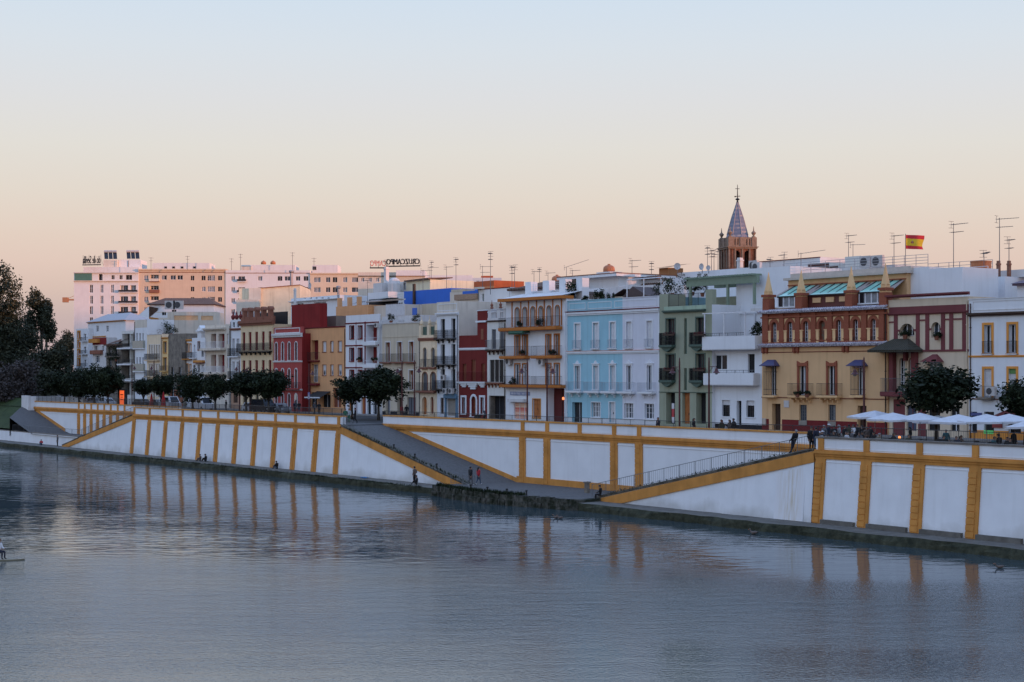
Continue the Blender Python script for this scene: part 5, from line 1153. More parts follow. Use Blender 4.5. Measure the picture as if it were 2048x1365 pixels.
b.zone(None, None, 552, 620, PEACH); b.band(552, 1.2, .3, TERRA, name='string_course'); b.finish()
b = Block('long low white flats with a dark roof edge beside the red rooftop letters', 716, 793, 545, GREYW, 352, 10)
b.band(552, 1.5, .3, IRON, name='string_course'); 
for x in (725, 740, 755): b.win(x, 556, 564, 7, 'curtain')
b.finish()
b = Block('far sunlit terrace flats behind the aerials', 850, 945, 551, PINKW, 380, 10); b.finish()
h = House('house with old brown tile roof and white chimney blocks behind the arcade', 1020, 1135, 575, WHITE, t=33, dep=9)
mb = MB(); a, c = h.X(1022), h.X(1136); mb.quad([(a, -.6, h.h - .1), (c, -.6, h.h - .1), (c, 5, h.h + 1.1), (a, 5, h.h + 1.1)]); mb.build('roof', TILEROOF, h.o)
barrel_ledge(h, h.o, 'tile_ledge', 1022, 1136, 577, .7, TILEROOF, .34); h.finish()
h = House('white attic storey with a wide flat eave and one dark door', 1138, 1237, 557, WHITE, t=36, dep=8)
h.win(1170, 558, 576, 11, 'dark', pm=BROWNP); mb = MB(); mb.box(-1.2, h.w + .8, -1.0, 8.5, h.h, h.h + .32); mb.build('eave', WHITE, h.o); mb = MB(); mb.box(-1.25, h.w + .85, -1.05, 8.55, h.h + .32, h.h + .42); mb.build('coping', TERRA, h.o); h.finish()
h = House('white terrace wall with a cloth canopy and climbing plants above the blue house', 1140, 1320, 575, WHITE2, t=32, dep=4)
mb = MB(); mb.box(h.X(1148), h.X(1205), -2.2, 0, h.Z(583), h.Z(578)); mb.build('canopy', WHITE, h.o); h.finish()
h = House('small grey garden shed with a white edged gable roof on the terrace', 1228, 1296, 592, GREYB, t=29.5, dep=2.2, name='garden_shed', cat='shed', zb=ZP(1226, 602, TF))
mb = MB(); a, c = -.2, h.w + .2; m_ = (a + c) * .62; zt = h.h + 1.0; mb.quad([(a, -.3, h.h), (m_ * .55, -.3, zt - .2), (m_ * .55, 2.4, zt - .2), (a, 2.4, h.h)]); mb.hexa([(m_ * .5, -.35, h.h - .1), (c, -.35, h.h - .1), (c, 2.4, h.h - .1), (m_ * .5, 2.4, h.h - .1), (m_, -.35, zt), (m_ + .1, -.35, zt), (m_ + .1, 2.4, zt), (m_, 2.4, zt)]); mb.build('roof', plain('dark roofing felt', A(54, 50, 58), .8), h.o)
h.win(1261, 594, 600, 12, 'glass', rows=1); h.win(1278, 594, 600, 12, 'glass', rows=1); h.finish()
h = House('white roof room with wavy tiles behind the white posted pergola', 1240, 1325, 566, PINKW, t=40, dep=7)
barrel_ledge(h, h.o, 'tile_ledge', 1240, 1325, 573, .5, TILEROOF, .4); barrel_ledge(h, h.o, 'tile_ledge', 1262, 1322, 559, .6, TILEROOF, .4); h.win(1248, 565.5, 570, 5, 'dark'); h.finish()
pg = thing('pergola', 'white posted pergola frame on the blue house terrace', 'pergola', W(Q(1254, 28), 28, ZP(1285, 602, 28)), RZ)
mb = MB(); hh = ZP(1285, 558, 28) - ZP(1285, 602, 28)
ww = Q(1322, 28) - Q(1254, 28)
for xx in (0, ww / 2, ww): mb.tube((xx, 0, 0), (xx, 0, hh), .06, n=6)
mb.build('post', WHITEPAINT, pg); mb = MB(); mb.tube((0, 0, hh), (ww, 0, hh), .06, n=6); mb.build('rail', WHITEPAINT, pg)
# --- white masses round the church tower
h = House('white flat with satellite dishes beneath the church tower', 1298, 1345, 557, WHITE, t=44, dep=8); mb = MB(); mb.box(h.X(1312), h.X(1330), 0.5, 3, h.h, h.h + 1.3); mb.quad([(h.X(1308), 0, h.h + 1.3), (h.X(1336), 0, h.h + 1.3), (h.X(1334), 4, h.h + 1.9), (h.X(1312), 4, h.h + 1.9)]); mb.build('roof_lantern', plaster('ochre brown lantern', A(110, 84, 66), .1), h.o); h.finish()
h = House('long white parapet house just in front of the church tower', 1340, 1512, 541, WHITE, t=46, dep=9); h.finish()
h = House('big blank white party wall beside the yellow gabled attic', 1502, 1568, 540, WHITE, t=32, dep=10); h.finish()
h = House('pinkish white roof storey with a maroon coping line', 1512, 1640, 519, PINKW, t=52, dep=9); h.band(519, 1.5, .12, MAROON); h.finish()
h = House('roof plant room with dark louvred panels behind white railings', 1600, 1790, 536, WHITE2, t=50, dep=8)
h.box('louvre_panel', 1617, 1658, 523, 541, -.1, .05, plain('dark brown louvre', A(50, 32, 34), .6)) ; h.box('louvre_panel', 1660, 1676, 531, 541, -.1, .05, plain('dark brown louvre', A(50, 32, 34), .6)); mb = MB(); mb.box(h.X(1617), h.X(1658), 0, 3, h.h, h.Z(522)); mb.box(h.X(1690), h.X(1722), 0, 4, h.h, h.Z(514)); mb.build('roof_box', PALEBLUE, h.o); h.finish()
h = House('tall plain white gable wall behind the plum framed house', 1773, 1925, 539, WHITE, t=27.5, dep=5)
mb = MB(); mb.box(h.X(1809), h.X(1858), 0.01, 3, h.h, h.Z(534.5)); mb.build('parapet', WHITE, h.o); h.finish()
h = House('white stepped roof rooms with an orange tank behind the near end house', 1912, 2010, 556, WHITE, t=35, dep=8)
mb = MB(); mb.box(h.X(1972), h.X(2040), 2, 8, h.h, h.Z(541)); mb.build('stair_head', PINKW, h.o); h.box('dark_coping', 1905, 1975, 553.5, 557, -.3, .0, IRON); mb = MB(); mb.box(h.X(1912), h.X(1934), -1.4, -.1, h.Z(571), h.Z(568)); mb.build('canopy_slab', WHITE, h.o); h.finish()
h = House('white roof room with a purple hipped roof at the near end', 2034, 2110, 566, WHITE, t=31, dep=6)
hip_roof(h, 2028, 2116, 566, 545, 20, 6, plain('purple slate', A(62, 54, 76), .6)); h.finish()

# ------------------------------------------------------------------ church tower
def church_tower():
    Y = 275.0; c = at_depth(1475, HY, Y); k = Y / F; zz = lambda y: CH + (HY - y) * k
    o = thing('church_tower', 'brick church tower with a blue tiled spire and iron cross', 'church tower', (c.x, c.y, ZS), math.radians(12))
    BR = two_tone('ornate tower brick', (.17, .07, .045), (.27, .14, .09), 2.2, .35, .65, bump=.6); ST = two_tone('carved pale stone', (.18, .13, .10), (.32, .24, .18), 2.0, .3, .7)
    z = lambda y: zz(y) - ZS
    R = 28.5 * k
    mb = MB(); s = R * .96
    # shaft with two openings on each face
    mb.box(-s, s, -s, s, 0, z(538)); mb.build('shaft', BR, o)
    z0, z1 = z(538), z(500); mb = MB(); n8 = 8
    for fx in range(4):
        an = fx * math.pi / 2; rot = Matrix.Rotation(an, 4, 'Z')
        def bx(x0, x1, y0, y1, a, b_, mi=0):
            P = [(x0, y0, a), (x1, y0, a), (x1, y1, a), (x0, y1, a), (x0, y0, b_), (x1, y0, b_), (x1, y1, b_), (x0, y1, b_)]
            mb.hexa([rot @ Vector(p) for p in P], mi)
        for xa, xb in ((-s, -s * .62), (-s * .16, s * .16), (s * .62, s)): bx(xa, xb, -s, -s + .5, z0, z1)
        for xc in (-s * .39, s * .39):
            w_ = s * .23; zt = z(509)
            for i in range(6):
                t0, t1 = math.pi * i / 6, math.pi * (i + 1) / 6
                xa, xb = sorted((xc + w_ * math.cos(t0), xc + w_ * math.cos(t1))); zz_ = zt + w_ * min(math.sin(t0), math.sin(t1))
                bx(xa, xb, -s, -s + .5, zz_, z1)
        for xc in (-s, -s * .55, 0, s * .55):
            bx(xc - .14, xc + .14, -s - .14, -s, z0, z1, 1)
    mb.build('belfry', [BR, ST], o)
    mb = MB(); mb.box(-s * .5, s * .5, -s * .5, s * .5, z0, z1); mb.build('belfry_core', plain('dark belfry', (.04, .018, .014), .9), o)
    mb = MB(); mb.box(-s * 1.12, s * 1.12, -s * 1.12, s * 1.12, z(500), z(497)); mb.box(-s * 1.2, s * 1.2, -s * 1.2, s * 1.2, z(497), z(495.5)); mb.build('cornice', ST, o)
    mb = MB(); zb, zt = z(495.5), z(477)
    for fx in range(4):
        rot = Matrix.Rotation(fx * math.pi / 2, 4, 'Z')
        for i in range(9):
            xc = -s * .9 + s * 1.8 * i / 8; r = .17 if i % 4 else .42
            p = [rot @ Vector((xc + dx, -s + dy, zq)) for zq in (zb, zt) for dx, dy in ((-r, -r * .5), (r, -r * .5), (r, r * .5), (-r, r * .5))]; mb.hexa(p)
        p = [rot @ Vector((x, y, zq)) for zq in (zt - .3, zt) for x, y in ((-s, -s * 1.02), (s, -s * 1.02), (s, -s * .86), (-s, -s * .86))]; mb.hexa(p)
        p = [rot @ Vector((x, y, zq)) for zq in (zb, zb + .25) for x, y in ((-s, -s * 1.02), (s, -s * 1.02), (s, -s * .86), (-s, -s * .86))]; mb.hexa(p)
    mb.build('balustrade', ST, o)
    mb = MB(); mb.lathe([(s * .84, z(495)), (s * .84, z(476))], (0, 0, 0), 8); mb.build('drum', BR, o)
    # tiled spire: bands of blue, white and ochre glazed tiles
    m, n, l, b_ = new_mat('glazed spire tiles'); t = n.new('ShaderNodeTexCoord'); sp = n.new('ShaderNodeSeparateXYZ'); l.new(t.outputs['Object'], sp.inputs[0])
    vo = n.new('ShaderNodeTexVoronoi'); vo.inputs['Scale'].default_value = 1.7; l.new(t.outputs['Object'], vo.inputs[0])
    wv = n.new('ShaderNodeTexWave'); wv.bands_direction = 'Z'; wv.inputs['Scale'].default_value = .45; wv.inputs['Distortion'].default_value = 1.5; l.new(t.outputs['Object'], wv.inputs[0])
    ad = n.new('ShaderNodeMath'); ad.operation = 'MULTIPLY'; l.new(vo.outputs['Color'], ad.inputs[0]); l.new(wv.outputs['Fac'], ad.inputs[1])
    cr = n.new('ShaderNodeValToRGB'); e = cr.color_ramp.elements; e[0].position = .0; e[0].color = (.13, .145, .20, 1); e[1].position = .8; e[1].color = (.40, .37, .36, 1); q = e.new(.35); q.color = (.18, .19, .26, 1); q = e.new(.55); q.color = (.27, .22, .20, 1)
    l.new(ad.outputs[0], cr.inputs[0]); l.new(cr.outputs[0], b_.inputs['Base Color']); b_.inputs['Roughness'].default_value = .35
    mb = MB(); mb.lathe([(s * .90, z(477)), (s * .82, z(471)), (s * .47, z(437)), (s * .05, z(404))], (0, 0, 0), 8); mb.build('spire', m, o)
    mb = MB()
    for i in range(8):
        a = 2 * math.pi * i / 8; mb.tube((s * .82 * math.cos(a), s * .82 * math.sin(a), z(471)), (s * .47 * math.cos(a), s * .47 * math.sin(a), z(437)), .08, .07, 5); mb.tube((s * .47 * math.cos(a), s * .47 * math.sin(a), z(437)), (s * .05 * math.cos(a), s * .05 * math.sin(a), z(404)), .07, .05, 5)
    mb.build('spire_rib', plain('pale ridge tile', (.32, .28, .28), .5), o)
    mb = MB(); mb.lathe([(.25, z(405)), (.1, z(402)), (.42, z(399)), (.1, z(396.5)), (.05, z(370))], (0, 0, 0), 8); mb.tube((-.38, 0, z(378)), (.38, 0, z(378)), .05); mb.tube((-.45, 0, z(393.5)), (.5, 0, z(392.5)), .06); mb.box(-.55, -.3, -.03, .03, z(395), z(392.5)); mb.build('cross', IRON, o)
    for i in range(4):
        a = math.pi / 4 + i * math.pi / 2; r = s * 1.28
        mb = MB(); mb.lathe([(.35, z(478)), (.35, z(475)), (.12, z(474)), (.45, z(468)), (.12, z(464)), (.03, z(455))], (r * math.cos(a), r * math.sin(a), 0), 8); mb.build('finial', ST, o)
church_tower()

# ------------------------------------------------------------------ rooftop lettering (seen from behind)
def letters(label, text, loc, rz, size, m, depth_=.25, frame=None, cat='sign', stretch=1.0):
    o = thing('rooftop_sign', label, cat, loc, rz)
    cu = bpy.data.curves.new('lettering', 'FONT'); cu.body = text; cu.size = size; cu.extrude = depth_; cu.align_x = 'LEFT'
    tmp = bpy.data.objects.new('lettering', cu); col.objects.link(tmp); bpy.context.view_layer.update()
    me = bpy.data.meshes.new_from_object(tmp.evaluated_get(bpy.context.evaluated_depsgraph_get())); bpy.data.objects.remove(tmp)
    me.materials.clear(); me.materials.append(m)
    w = max(v.co.x for v in me.vertices)
    # stand the text up; seen from behind it runs backwards
    me.transform(Matrix(((-1 * stretch, 0, 0, w * stretch), (0, 0, 1, 0), (0, 1, 0, .5), (0, 0, 0, 1)))); me.flip_normals(); me.update()
    t = bpy.data.objects.new('lettering', me); col.objects.link(t); t.parent = o
    mb = MB(); w *= stretch; mb.box(-.1, w + .1, -.1, .1, -.05, .22)
    n = int(w / 1.4)
    for i in range(n + 1): x = w * i / max(1, n); mb.tube((x, .25, 0), (x, .25, size * .95), .04, n=4); mb.tube((x, .25, size * .6), (x, .25 + size * .5, 0), .03, n=4)
    mb.tube((0, .25, size * .75), (w, .25, size * .75), .035, n=4); mb.build('sign_frame', IRON, o); return w
p = at_depth(165.5, 531, 459); letters('black rooftop letters read from behind on the tall white block', 'do de Sevilla', p, math.radians(-12), 3.1, plain('black sign sheet', (.03, .024, .024), .6), .12, stretch=.35)
p = at_depth(740.5, 537, 352); letters('red rooftop letters seen from behind above the long low white flats', 'CAMPO', p, 0, 1.75, plain('red sign sheet', (.62, .10, .08), .5), .1, stretch=.58)
p = at_depth(773, 534, 352); letters('black rooftop letters seen from behind running away from the red ones', 'CRUZCAMPO', p, math.radians(-14), 1.7, plain('black sign sheet', (.03, .024, .024), .6), .25, stretch=.73)

# ------------------------------------------------------------------ roof furniture
def aerial(x, ytop, ybase, t, near, arms=2, boom=1.4, tilt=0.0):
    z0, z1 = ZP(x, ybase, t), ZP(x, ytop, t); hgt = z1 - z0
    o = thing('tv_aerial', near, 'aerial', W(Q(x, t), t, z0), RZ + (x % 7) * .3 - 1, 'aerials on the roofs')
    mb = MB(); mb.tube((0, 0, -1.5), (0, 0, hgt), .045, .03, 5); mb.build('mast', GREYIRON, o)
    for k in range(arms):
        zz = hgt - .12 - k * .75; mb = MB(); L = boom * (1 if k == 0 else .7); mb.tube((-.3, 0, zz), (L, 0, zz + tilt * L), .03, n=4)
        for i in range(7): xx = -.25 + (L + .2) * i / 7; ll = .34 - .02 * i; mb.tube((xx, -ll, zz + tilt * xx), (xx, ll, zz + tilt * xx), .018, n=3)
        if k == 0:
            for dz in (-.32, .32): mb.tube((-.3, -.35, zz + dz), (-.3, .35, zz + dz), .02, n=3); mb.tube((-.3, 0, zz), (-.3, 0, zz + dz), .02, n=3)
        mb.build('antenna', GREYIRON, o)
for a in (
    (981, 506, 566, 31, 'tall two armed aerial behind the oxblood house tower'), (912, 518, 566, 40, 'thin aerial mast over the orange red parapet'), (893, 533, 566, 42, 'short aerial beside the sunlit orange parapet', 1),
    (846, 540, 582, 38, 'aerial standing on the cobalt blue wall'), (863, 524, 566, 60, 'hook topped aerial over the far pink flats'), (860, 534, 566, 52, 'low aerial just behind the cream roof room', 1),
    (965, 532, 576, 34, 'aerial on the stair head of the maroon coped roof room'), (1024, 534, 576, 34, 'twin aerial pole on the brown tile roof'), (1029, 533, 576, 34.5, 'slim aerial mast beside the twin pole on the tile roof', 1),
    (1068, 542, 572, 50, 'small aerial above the brown tiles', 1), (1079, 538, 572, 54, 'second small aerial above the brown tiles with a crossbar', 1), (1096, 545, 572, 52, 'aerial with a bent arm above the tile ridge', 1),
    (1133, 534, 556, 45, 'leaning long boom aerial by the white attic eave', 1, 3.0, .35), (1145, 540, 556, 46, 'stub aerial on the white attic eave', 1),
    (1264, 520, 566, 40, 'aerial behind the white pergola posts'), (1303, 526, 557, 45, 'aerial on the white flat with dishes'),
    (1415, 495, 541, 47, 'tallest of the aerials clustered by the church tower'), (1423, 500, 541, 48, 'middle aerial in the cluster by the church tower'), (1428, 507, 541, 47.5, 'low aerial in the cluster by the church tower', 1), (1436, 502, 541, 47, 'bare mast aerial touching the tower outline', 1, .6),
    (1697, 470, 538, 52, 'aerial above the roof plant room'), (1706, 488, 538, 51, 'shorter aerial beside the one on the plant room', 1),
    (1788, 470, 538, 42, 'aerial between the plant room and the Spanish flag'.replace('Spanish', 'striped')), (1907, 447, 566, 38, 'very tall guyed aerial above the white gable wall', 2, 1.9), (1999, 436, 524, 36, 'tallest aerial fixed to a brick chimney at the near end', 2, 1.9), (2018, 478, 524, 36, 'aerial on the chimney nearest the end house', 2, 1.0), (1968, 505, 540, 36, 'aerial with one long arm beside the orange tank', 1, 2.2),
    (1602, 506, 536, 40, 'aerial with a wide drooping boom over the pink roof storey', 1, 2.6, .15), (1568, 508, 540, 40, 'thin aerial on the railings over the yellow attic', 1, 2.6, -.1),
    (735, 560, 612, 36, 'thin mast by the white stair tower', 1), (770, 522, 566, 60, 'aerial in front of the red rooftop letters', 1), (1540, 518, 545, 45, 'low aerial on the blank party wall', 1)):
    aerial(*a)
def at_far(x, y, Y): return at_depth(x, y, Y)
for x, yt, lab in ((463, 517, 'thin aerial on the pale pink lit block'), (481, 508, 'taller aerial at the roof edge of the pale pink block'), (585, 505, 'aerial over the orange tanks'), (628, 516, 'aerial on the warm sunlit block'), (302, 515, 'aerial on the beige block roof'), (375, 512, 'crossbar aerial over the beige block')):
    p = at_depth(x, 541, 455); o = thing('tv_aerial', lab, 'aerial', p, .4, 'aerials on the roofs'); hh = (541 - yt) / F * 455; mb = MB(); mb.tube((0, 0, 0), (0, 0, hh), .07, n=4); mb.build('mast', GREYIRON, o); mb = MB(); mb.tube((-.7, 0, hh - .2), (.7, 0, hh - .2), .05, n=4); mb.tube((-.5, 0, hh - 1), (.5, 0, hh - 1), .05, n=4); mb.build('antenna', GREYIRON, o)
def ac_unit(p, rz, lab, s=1.0):
    o = thing('air_conditioner', lab, 'air conditioner', p, rz, 'air conditioning units'); mb = MB(); mb.box(-.45 * s, .45 * s, -.2, .15, 0, .75 * s); mb.build('case', plain('beige metal case', (.52, .50, .48), .5), o)
    mb = MB(); n = 14; c = (-.1 * s, .38 * s); r = .28 * s
    mb.quad([(c[0] + r * math.cos(2 * math.pi * i / n), -.215, c[1] + r * math.sin(2 * math.pi * i / n)) for i in range(n)]); mb.build('fan_grille', plain('dark fan grille', (.06, .06, .065), .6), o)
for x, y, Y, s, lab in ((340, 619, 340, 2.4, 'first of two boxy units on the white house under the brown roof'), (357, 619, 340, 2.4, 'second boxy unit under the brown roof')): ac_unit(at_depth(x, y, Y), 0, lab, s)
for x, y, t, s, lab in ((1732, 536, 49, 1.75, 'large beige unit on the roof beside the pale box'), (1756, 535, 49, 1.75, 'large beige unit on the roof nearer the flag'), (1508, 541, 45, 1.5, 'unit on the ledge right behind the church tower'), (1514, 544, 31, 1.3, 'grey unit at the corner of the blank party wall'),
                        (887, 761, 23.6, .9, 'small unit on the lowest black balcony of the tall white house'), (891, 788, 23.7, .9, 'small unit over the blue shopfront'), (903, 788, 23.7, .9, 'second small unit over the blue shopfront'),
                        (1017.5, 730, 23.7, 1.0, 'unit under the first ochre balcony'), (1083, 731, 23.7, 1.0, 'unit between the ochre balconies'), (1983, 792, 23.4, 1.0, 'unit standing on the concrete balcony of the near end house'), (754, 655, 23.9, .8, 'unit beside the recessed red balcony')):
    ac_unit(W(Q(x, t), t, ZP(x, y, t)), RZ, lab + ' wall' if len(lab.split()) < 4 else lab, s)
def roof_tank(p, r, lab, m):
    o = thing('water_tank', lab, 'water tank', p, 0, 'round roof tanks'); mb = MB(); mb.lathe([(r * .98, 0), (r, r * .5), (r * .9, r * .9), (r * .55, r * 1.15), (r * .1, r * 1.25)], (0, 0, 0), 16); mb.build('tank', m, o, smooth=True); mb = MB(); mb.lathe([(r * .25, r * 1.2), (r * .25, r * 1.38), (.02, r * 1.4)], (0, 0, 0), 10); mb.build('lid', m, o)
TANK = plain('orange fibre tank', (.48, .17, .07), .5)
roof_tank(at_depth(527, 529, 458), 5.3 * 458 / F, 'round orange tank nearer the tin flue side on the pink block', TANK); roof_tank(at_depth(546, 529, 458), 5.3 * 458 / F, 'round orange tank second along on the pink block', TANK)
roof_tank(W(Q(1114, 48), 48, ZP(1114, 565, 48)), .75, 'orange domed tank behind the brown tile roof', TANK); roof_tank(W(Q(1218, 42), 42, ZP(1218, 545, 42)), .75, 'orange domed tank on the white attic roof', TANK)
tb = thing('tank_plinth', 'small white plinth carrying the orange tank over the attic', 'plinth', W(Q(1205, 42), 42, ZP(1218, 560, 42)), RZ); mb = MB(); mb.box(0, Q(1232, 42) - Q(1205, 42), -1, 1, -3, ZP(1218, 545, 42) - ZP(1218, 560, 42)); mb.build('plinth_wall', WHITE, tb)
o = thing('water_tank', 'drum shaped orange tank wrapped by railings at the near end', 'water tank', W(Q(1962, 37), 37, ZP(1962, 558, 37)), RZ, 'round roof tanks'); mb = MB(); r = .95; mb.lathe([(r, 0), (r, 1.55), (r * 1.05, 1.55), (r * 1.05, 1.65), (.1, 1.7)], (0, 0, 0), 16); mb.build('tank', TANK, o)
def chimney(x, yt, yb, t, wpx, lab, m, cap=True, rnd_=False):
    z0, z1 = ZP(x, yb, t), ZP(x, yt, t); w = wpx / scale_at(x, t) / 2; o = thing('chimney', lab, 'chimney', W(Q(x, t), t, z0), RZ, 'chimneys'); mb = MB(); hh = z1 - z0
    if rnd_: mb.tube((0, 0, -1), (0, 0, hh - .5), w, n=10)
    else: mb.box(-w, w, -w, w, -1, hh - .4)
    mb.build('stack', m, o); mb = MB()
    if rnd_: mb.lathe([(w * 1.1, hh - .5), (w * 1.8, hh - .35), (w * 1.8, hh - .1), (w, hh)], (0, 0, 0), 12)
    else: mb.box(-w * 1.25, w * 1.25, -w * 1.25, w * 1.25, hh - .4, hh - .25); mb.box(-w * .9, w * .9, -w * .9, w * .9, hh - .25, hh)
    mb.build('cap', m, o)
BRK = two_tone('chimney brick', (.20, .09, .06), (.30, .16, .11), 6, .35, .65)
chimney(1997, 522, 548, 36, 6, 'brick chimney carrying the tallest aerial', BRK); chimney(2018, 522, 548, 36, 6, 'brick chimney nearest the end house', BRK)
TIN = plain('dull tin flue', (.30, .30, .32), .45, metal=.3)
chimney(583, 541, 572, 60, 6, 'tall capped tin flue rising behind the blotched gable', TIN, rnd_=True); chimney(677, 572, 606, 36, 5, 'shorter capped tin flue over the white roof terrace', TIN, rnd_=True)
chimney(773, 534, 580, 42, 7.5, 'tall slim white chimney in front of the far flats', WHITE2); chimney(1480, 516, 545, 47, 9, 'stubby white chimney in front of the church tower', WHITE2); chimney(590, 577, 596, 35, 4, 'little white chimney beside the roof vents', WHITE2)
def dish(p, r, lab, aim):
    o = thing('satellite_dish', lab, 'satellite dish', p, aim, 'satellite dishes'); mb = MB(); n = 14
    for j in range(3):
        r0, r1 = r * j / 3, r * (j + 1) / 3
        for i in range(n):
            a0, a1 = 2 * math.pi * i / n, 2 * math.pi * (i + 1) / n; f = lambda rr, a: (rr * math.cos(a), -.25 * (rr / r) ** 2 * r, r + rr * math.sin(a))
            mb.quad([f(r0, a0), f(r1, a0), f(r1, a1), f(r0, a1)]) if j else mb.quad([f(r1, a1), f(0, 0), f(r1, a0)])
    mb.build('reflector', plain('off white dish', (.55, .54, .55), .5), o); mb = MB(); mb.tube((0, .06, -.4), (0, .06, r), .04); mb.tube((0, 0, r * .2), (0, -r * 1.0, r * .9), .02, n=4); mb.build('bracket', GREYIRON, o)
dish(W(Q(1404, 45), 45, ZP(1404, 541, 45)), .42, 'pale dish in front of the aerial cluster by the tower', RZ); dish(W(Q(1355, 44), 44, ZP(1355, 540, 44)), .42, 'dish on the parapet nearer the small roof lantern', RZ + .6); dish(W(Q(1417, 45), 45, ZP(1417, 541, 45)), .3, 'smaller darker dish right of the pale one'.replace('right of', 'touching'), RZ + .4); dish(W(Q(621, 40), 40, ZP(621, 578, 40)), .5, 'dish on a pole over the white roof terrace', RZ)
def solar(p, lab, n, m):
    o = thing('solar_heater', lab, 'solar heater', p, 0, 'solar water heaters'); o.scale = (1.15, 1.3, 1.3); mb = MB()
    for i in range(n): x = i * 1.1; mb.hexa([(x, 0, 0), (x + .95, 0, 0), (x + .95, .1, 0), (x, .1, 0), (x - .5, 1.4, 1.5), (x + .45, 1.4, 1.5), (x + .45, 1.5, 1.5), (x - .5, 1.5, 1.5)])
    mb.build('collector', plain('black collector glass', (.015, .016, .02), .2), o); mb = MB(); 
    for i in range(n): x = i * 1.1 - .5; mb.tube((x, 1.5, 1.75), (x + .9, 1.5, 1.75), .3, n=10)
    mb.build('boiler', m, o)
solar(at_depth(209, 518.5, 462), 'bank of black solar panels on the grey plant room', 3, plain('grey boiler', (.4, .4, .42), .4)); solar(at_depth(254, 518, 464), 'solar panels with a pink lit tank on the stair head', 3, plain('steel boiler', (.5, .45, .43), .4))
# roof railings over the yellow house and the flag
def roof_rail(lab, x0, x1, yb, yt, t, bars=4, posts=5, m=None):
    a, c = Q(x0, t), Q(x1, t); z0, z1 = ZP((x0 + x1) / 2, yb, t), ZP((x0 + x1) / 2, yt, t); o = MB()
    for i in range(bars): z = z0 + (z1 - z0) * (i + 1) / bars; o.tube(W(a, t, z), W(c, t, z), .028, n=4)
    for i in range(posts + 1): q = a + (c - a) * i / posts; o.tube(W(q, t, z0 - .6), W(q, t, z1), .035, n=4)
    tag(o.build('railing', m or plain('galvanised rail', (.34, .34, .36), .4)), lab, 'railing', 'roof railings')
roof_rail('galvanised roof rail over the yellow attic', 1566, 1740, 543, 522, 30, 4, 6); roof_rail('galvanised roof rail beneath the striped flag', 1740, 1856, 536, 513, 38, 4, 5); roof_rail('thin roof rail over the white gable wall', 1856, 1985, 545, 524, 40, 3, 6); roof_rail('white tubular rail round the near end roof rooms', 1934, 1976, 568, 534, 33, 2, 1, WHITEPAINT); roof_rail('fine rail on the arcade house roof', 1092, 1128, 588, 566, 28, 5, 4)
def flag():
    t = 40; x = 1811; z0 = ZP(x, 540, t); z1 = ZP(x, 470, t); o = thing('flag', 'red and yellow striped flag with a crest flying from a roof pole', 'flag', W(Q(x, t), t, z0), math.radians(-20)); hh = z1 - z0
    mb = MB(); mb.tube((0, 0, -.5), (0, 0, hh + .1), .035, n=6); mb.build('pole', GREYIRON, o)
    wd, ht = 1.75, 1.42; nx, nz = 16, 12; f = lambda u, v: (u * wd * (1 - .06 * math.sin(v * 5)), .16 * math.sin(u * 6.5 + v) * u ** .6, hh - (1 - v) * ht - u * .12 - .08 * u * math.sin(v * 3))
    mb = MB()
    for i in range(nx):
        for j in range(nz):
            m_ = 0 if (j < nz / 4 or j >= nz * 3 / 4) else 1
            mb.quad([f(i / nx, j / nz), f((i + 1) / nx, j / nz), f((i + 1) / nx, (j + 1) / nz), f(i / nx, (j + 1) / nz)], m_)
    c = mb.build('cloth', [plain('red flag cloth', (.60, .035, .045), .8), plain('yellow flag cloth', (.75, .50, .03), .8)], o)
    mb = MB()
    for du, dv, r in ((.36, .5, .075), (.44, .5, .075), (.40, .585, .05), (.40, .47, .05)):
        P = []; 
        for k in range(10): a = 2 * math.pi * k / 10; q = f(du + r * .7 * math.cos(a), dv + r * math.sin(a)); P.append((q[0], q[1] - .015, q[2]))
        mb.quad(P, 0 if dv == .5 else 1)
    mb.build('crest', [plain('crest red', (.42, .10, .06), .8), plain('crest grey', (.40, .32, .2), .8)], c)
flag()
# ------------------------------------------------------------------ unseen ridge added and shaped to keep the low sun off the street houses
def sun_block_ridge():
    sh = Vector((sun_vec.x, sun_vec.y, 0)).normalized(); pp = Vector((-sh.y, sh.x, 0)); random.seed(2); mb = MB(); n = 60; rows = []
    for i in range(n + 1):
        lat = -500 + 1700 * i / n; base = 828
        f = min(1, max(0, (lat - 165) / 141)); hgt = BLOCK_NEAR + (BLOCK_FAR - BLOCK_NEAR) * f + random.uniform(-.5, .5)
        g = min(1, (lat + 500) / 250) ; hgt *= max(.1, g); c = sh * base + pp * lat
        rows.append([c - sh * 160 + Vector((0, 0, -1)), c - sh * 60 + Vector((0, 0, hgt * .6)), c + Vector((0, 0, hgt)), c + sh * 90 + Vector((0, 0, hgt * .7)), c + sh * 260 + Vector((0, 0, -1))])
    for a, b_ in zip(rows, rows[1:]):
        for k in range(4): mb.quad([a[k], a[k + 1], b_[k + 1], b_[k]])
    tag(mb.build('sun_block_ridge', two_tone('sun block scrub', (.03, .04, .02), (.08, .075, .05), .05, .3, .7, bump=0)), kind='structure')
BLOCK_NEAR, BLOCK_FAR = 57.0, 71.0
sun_block_ridge()
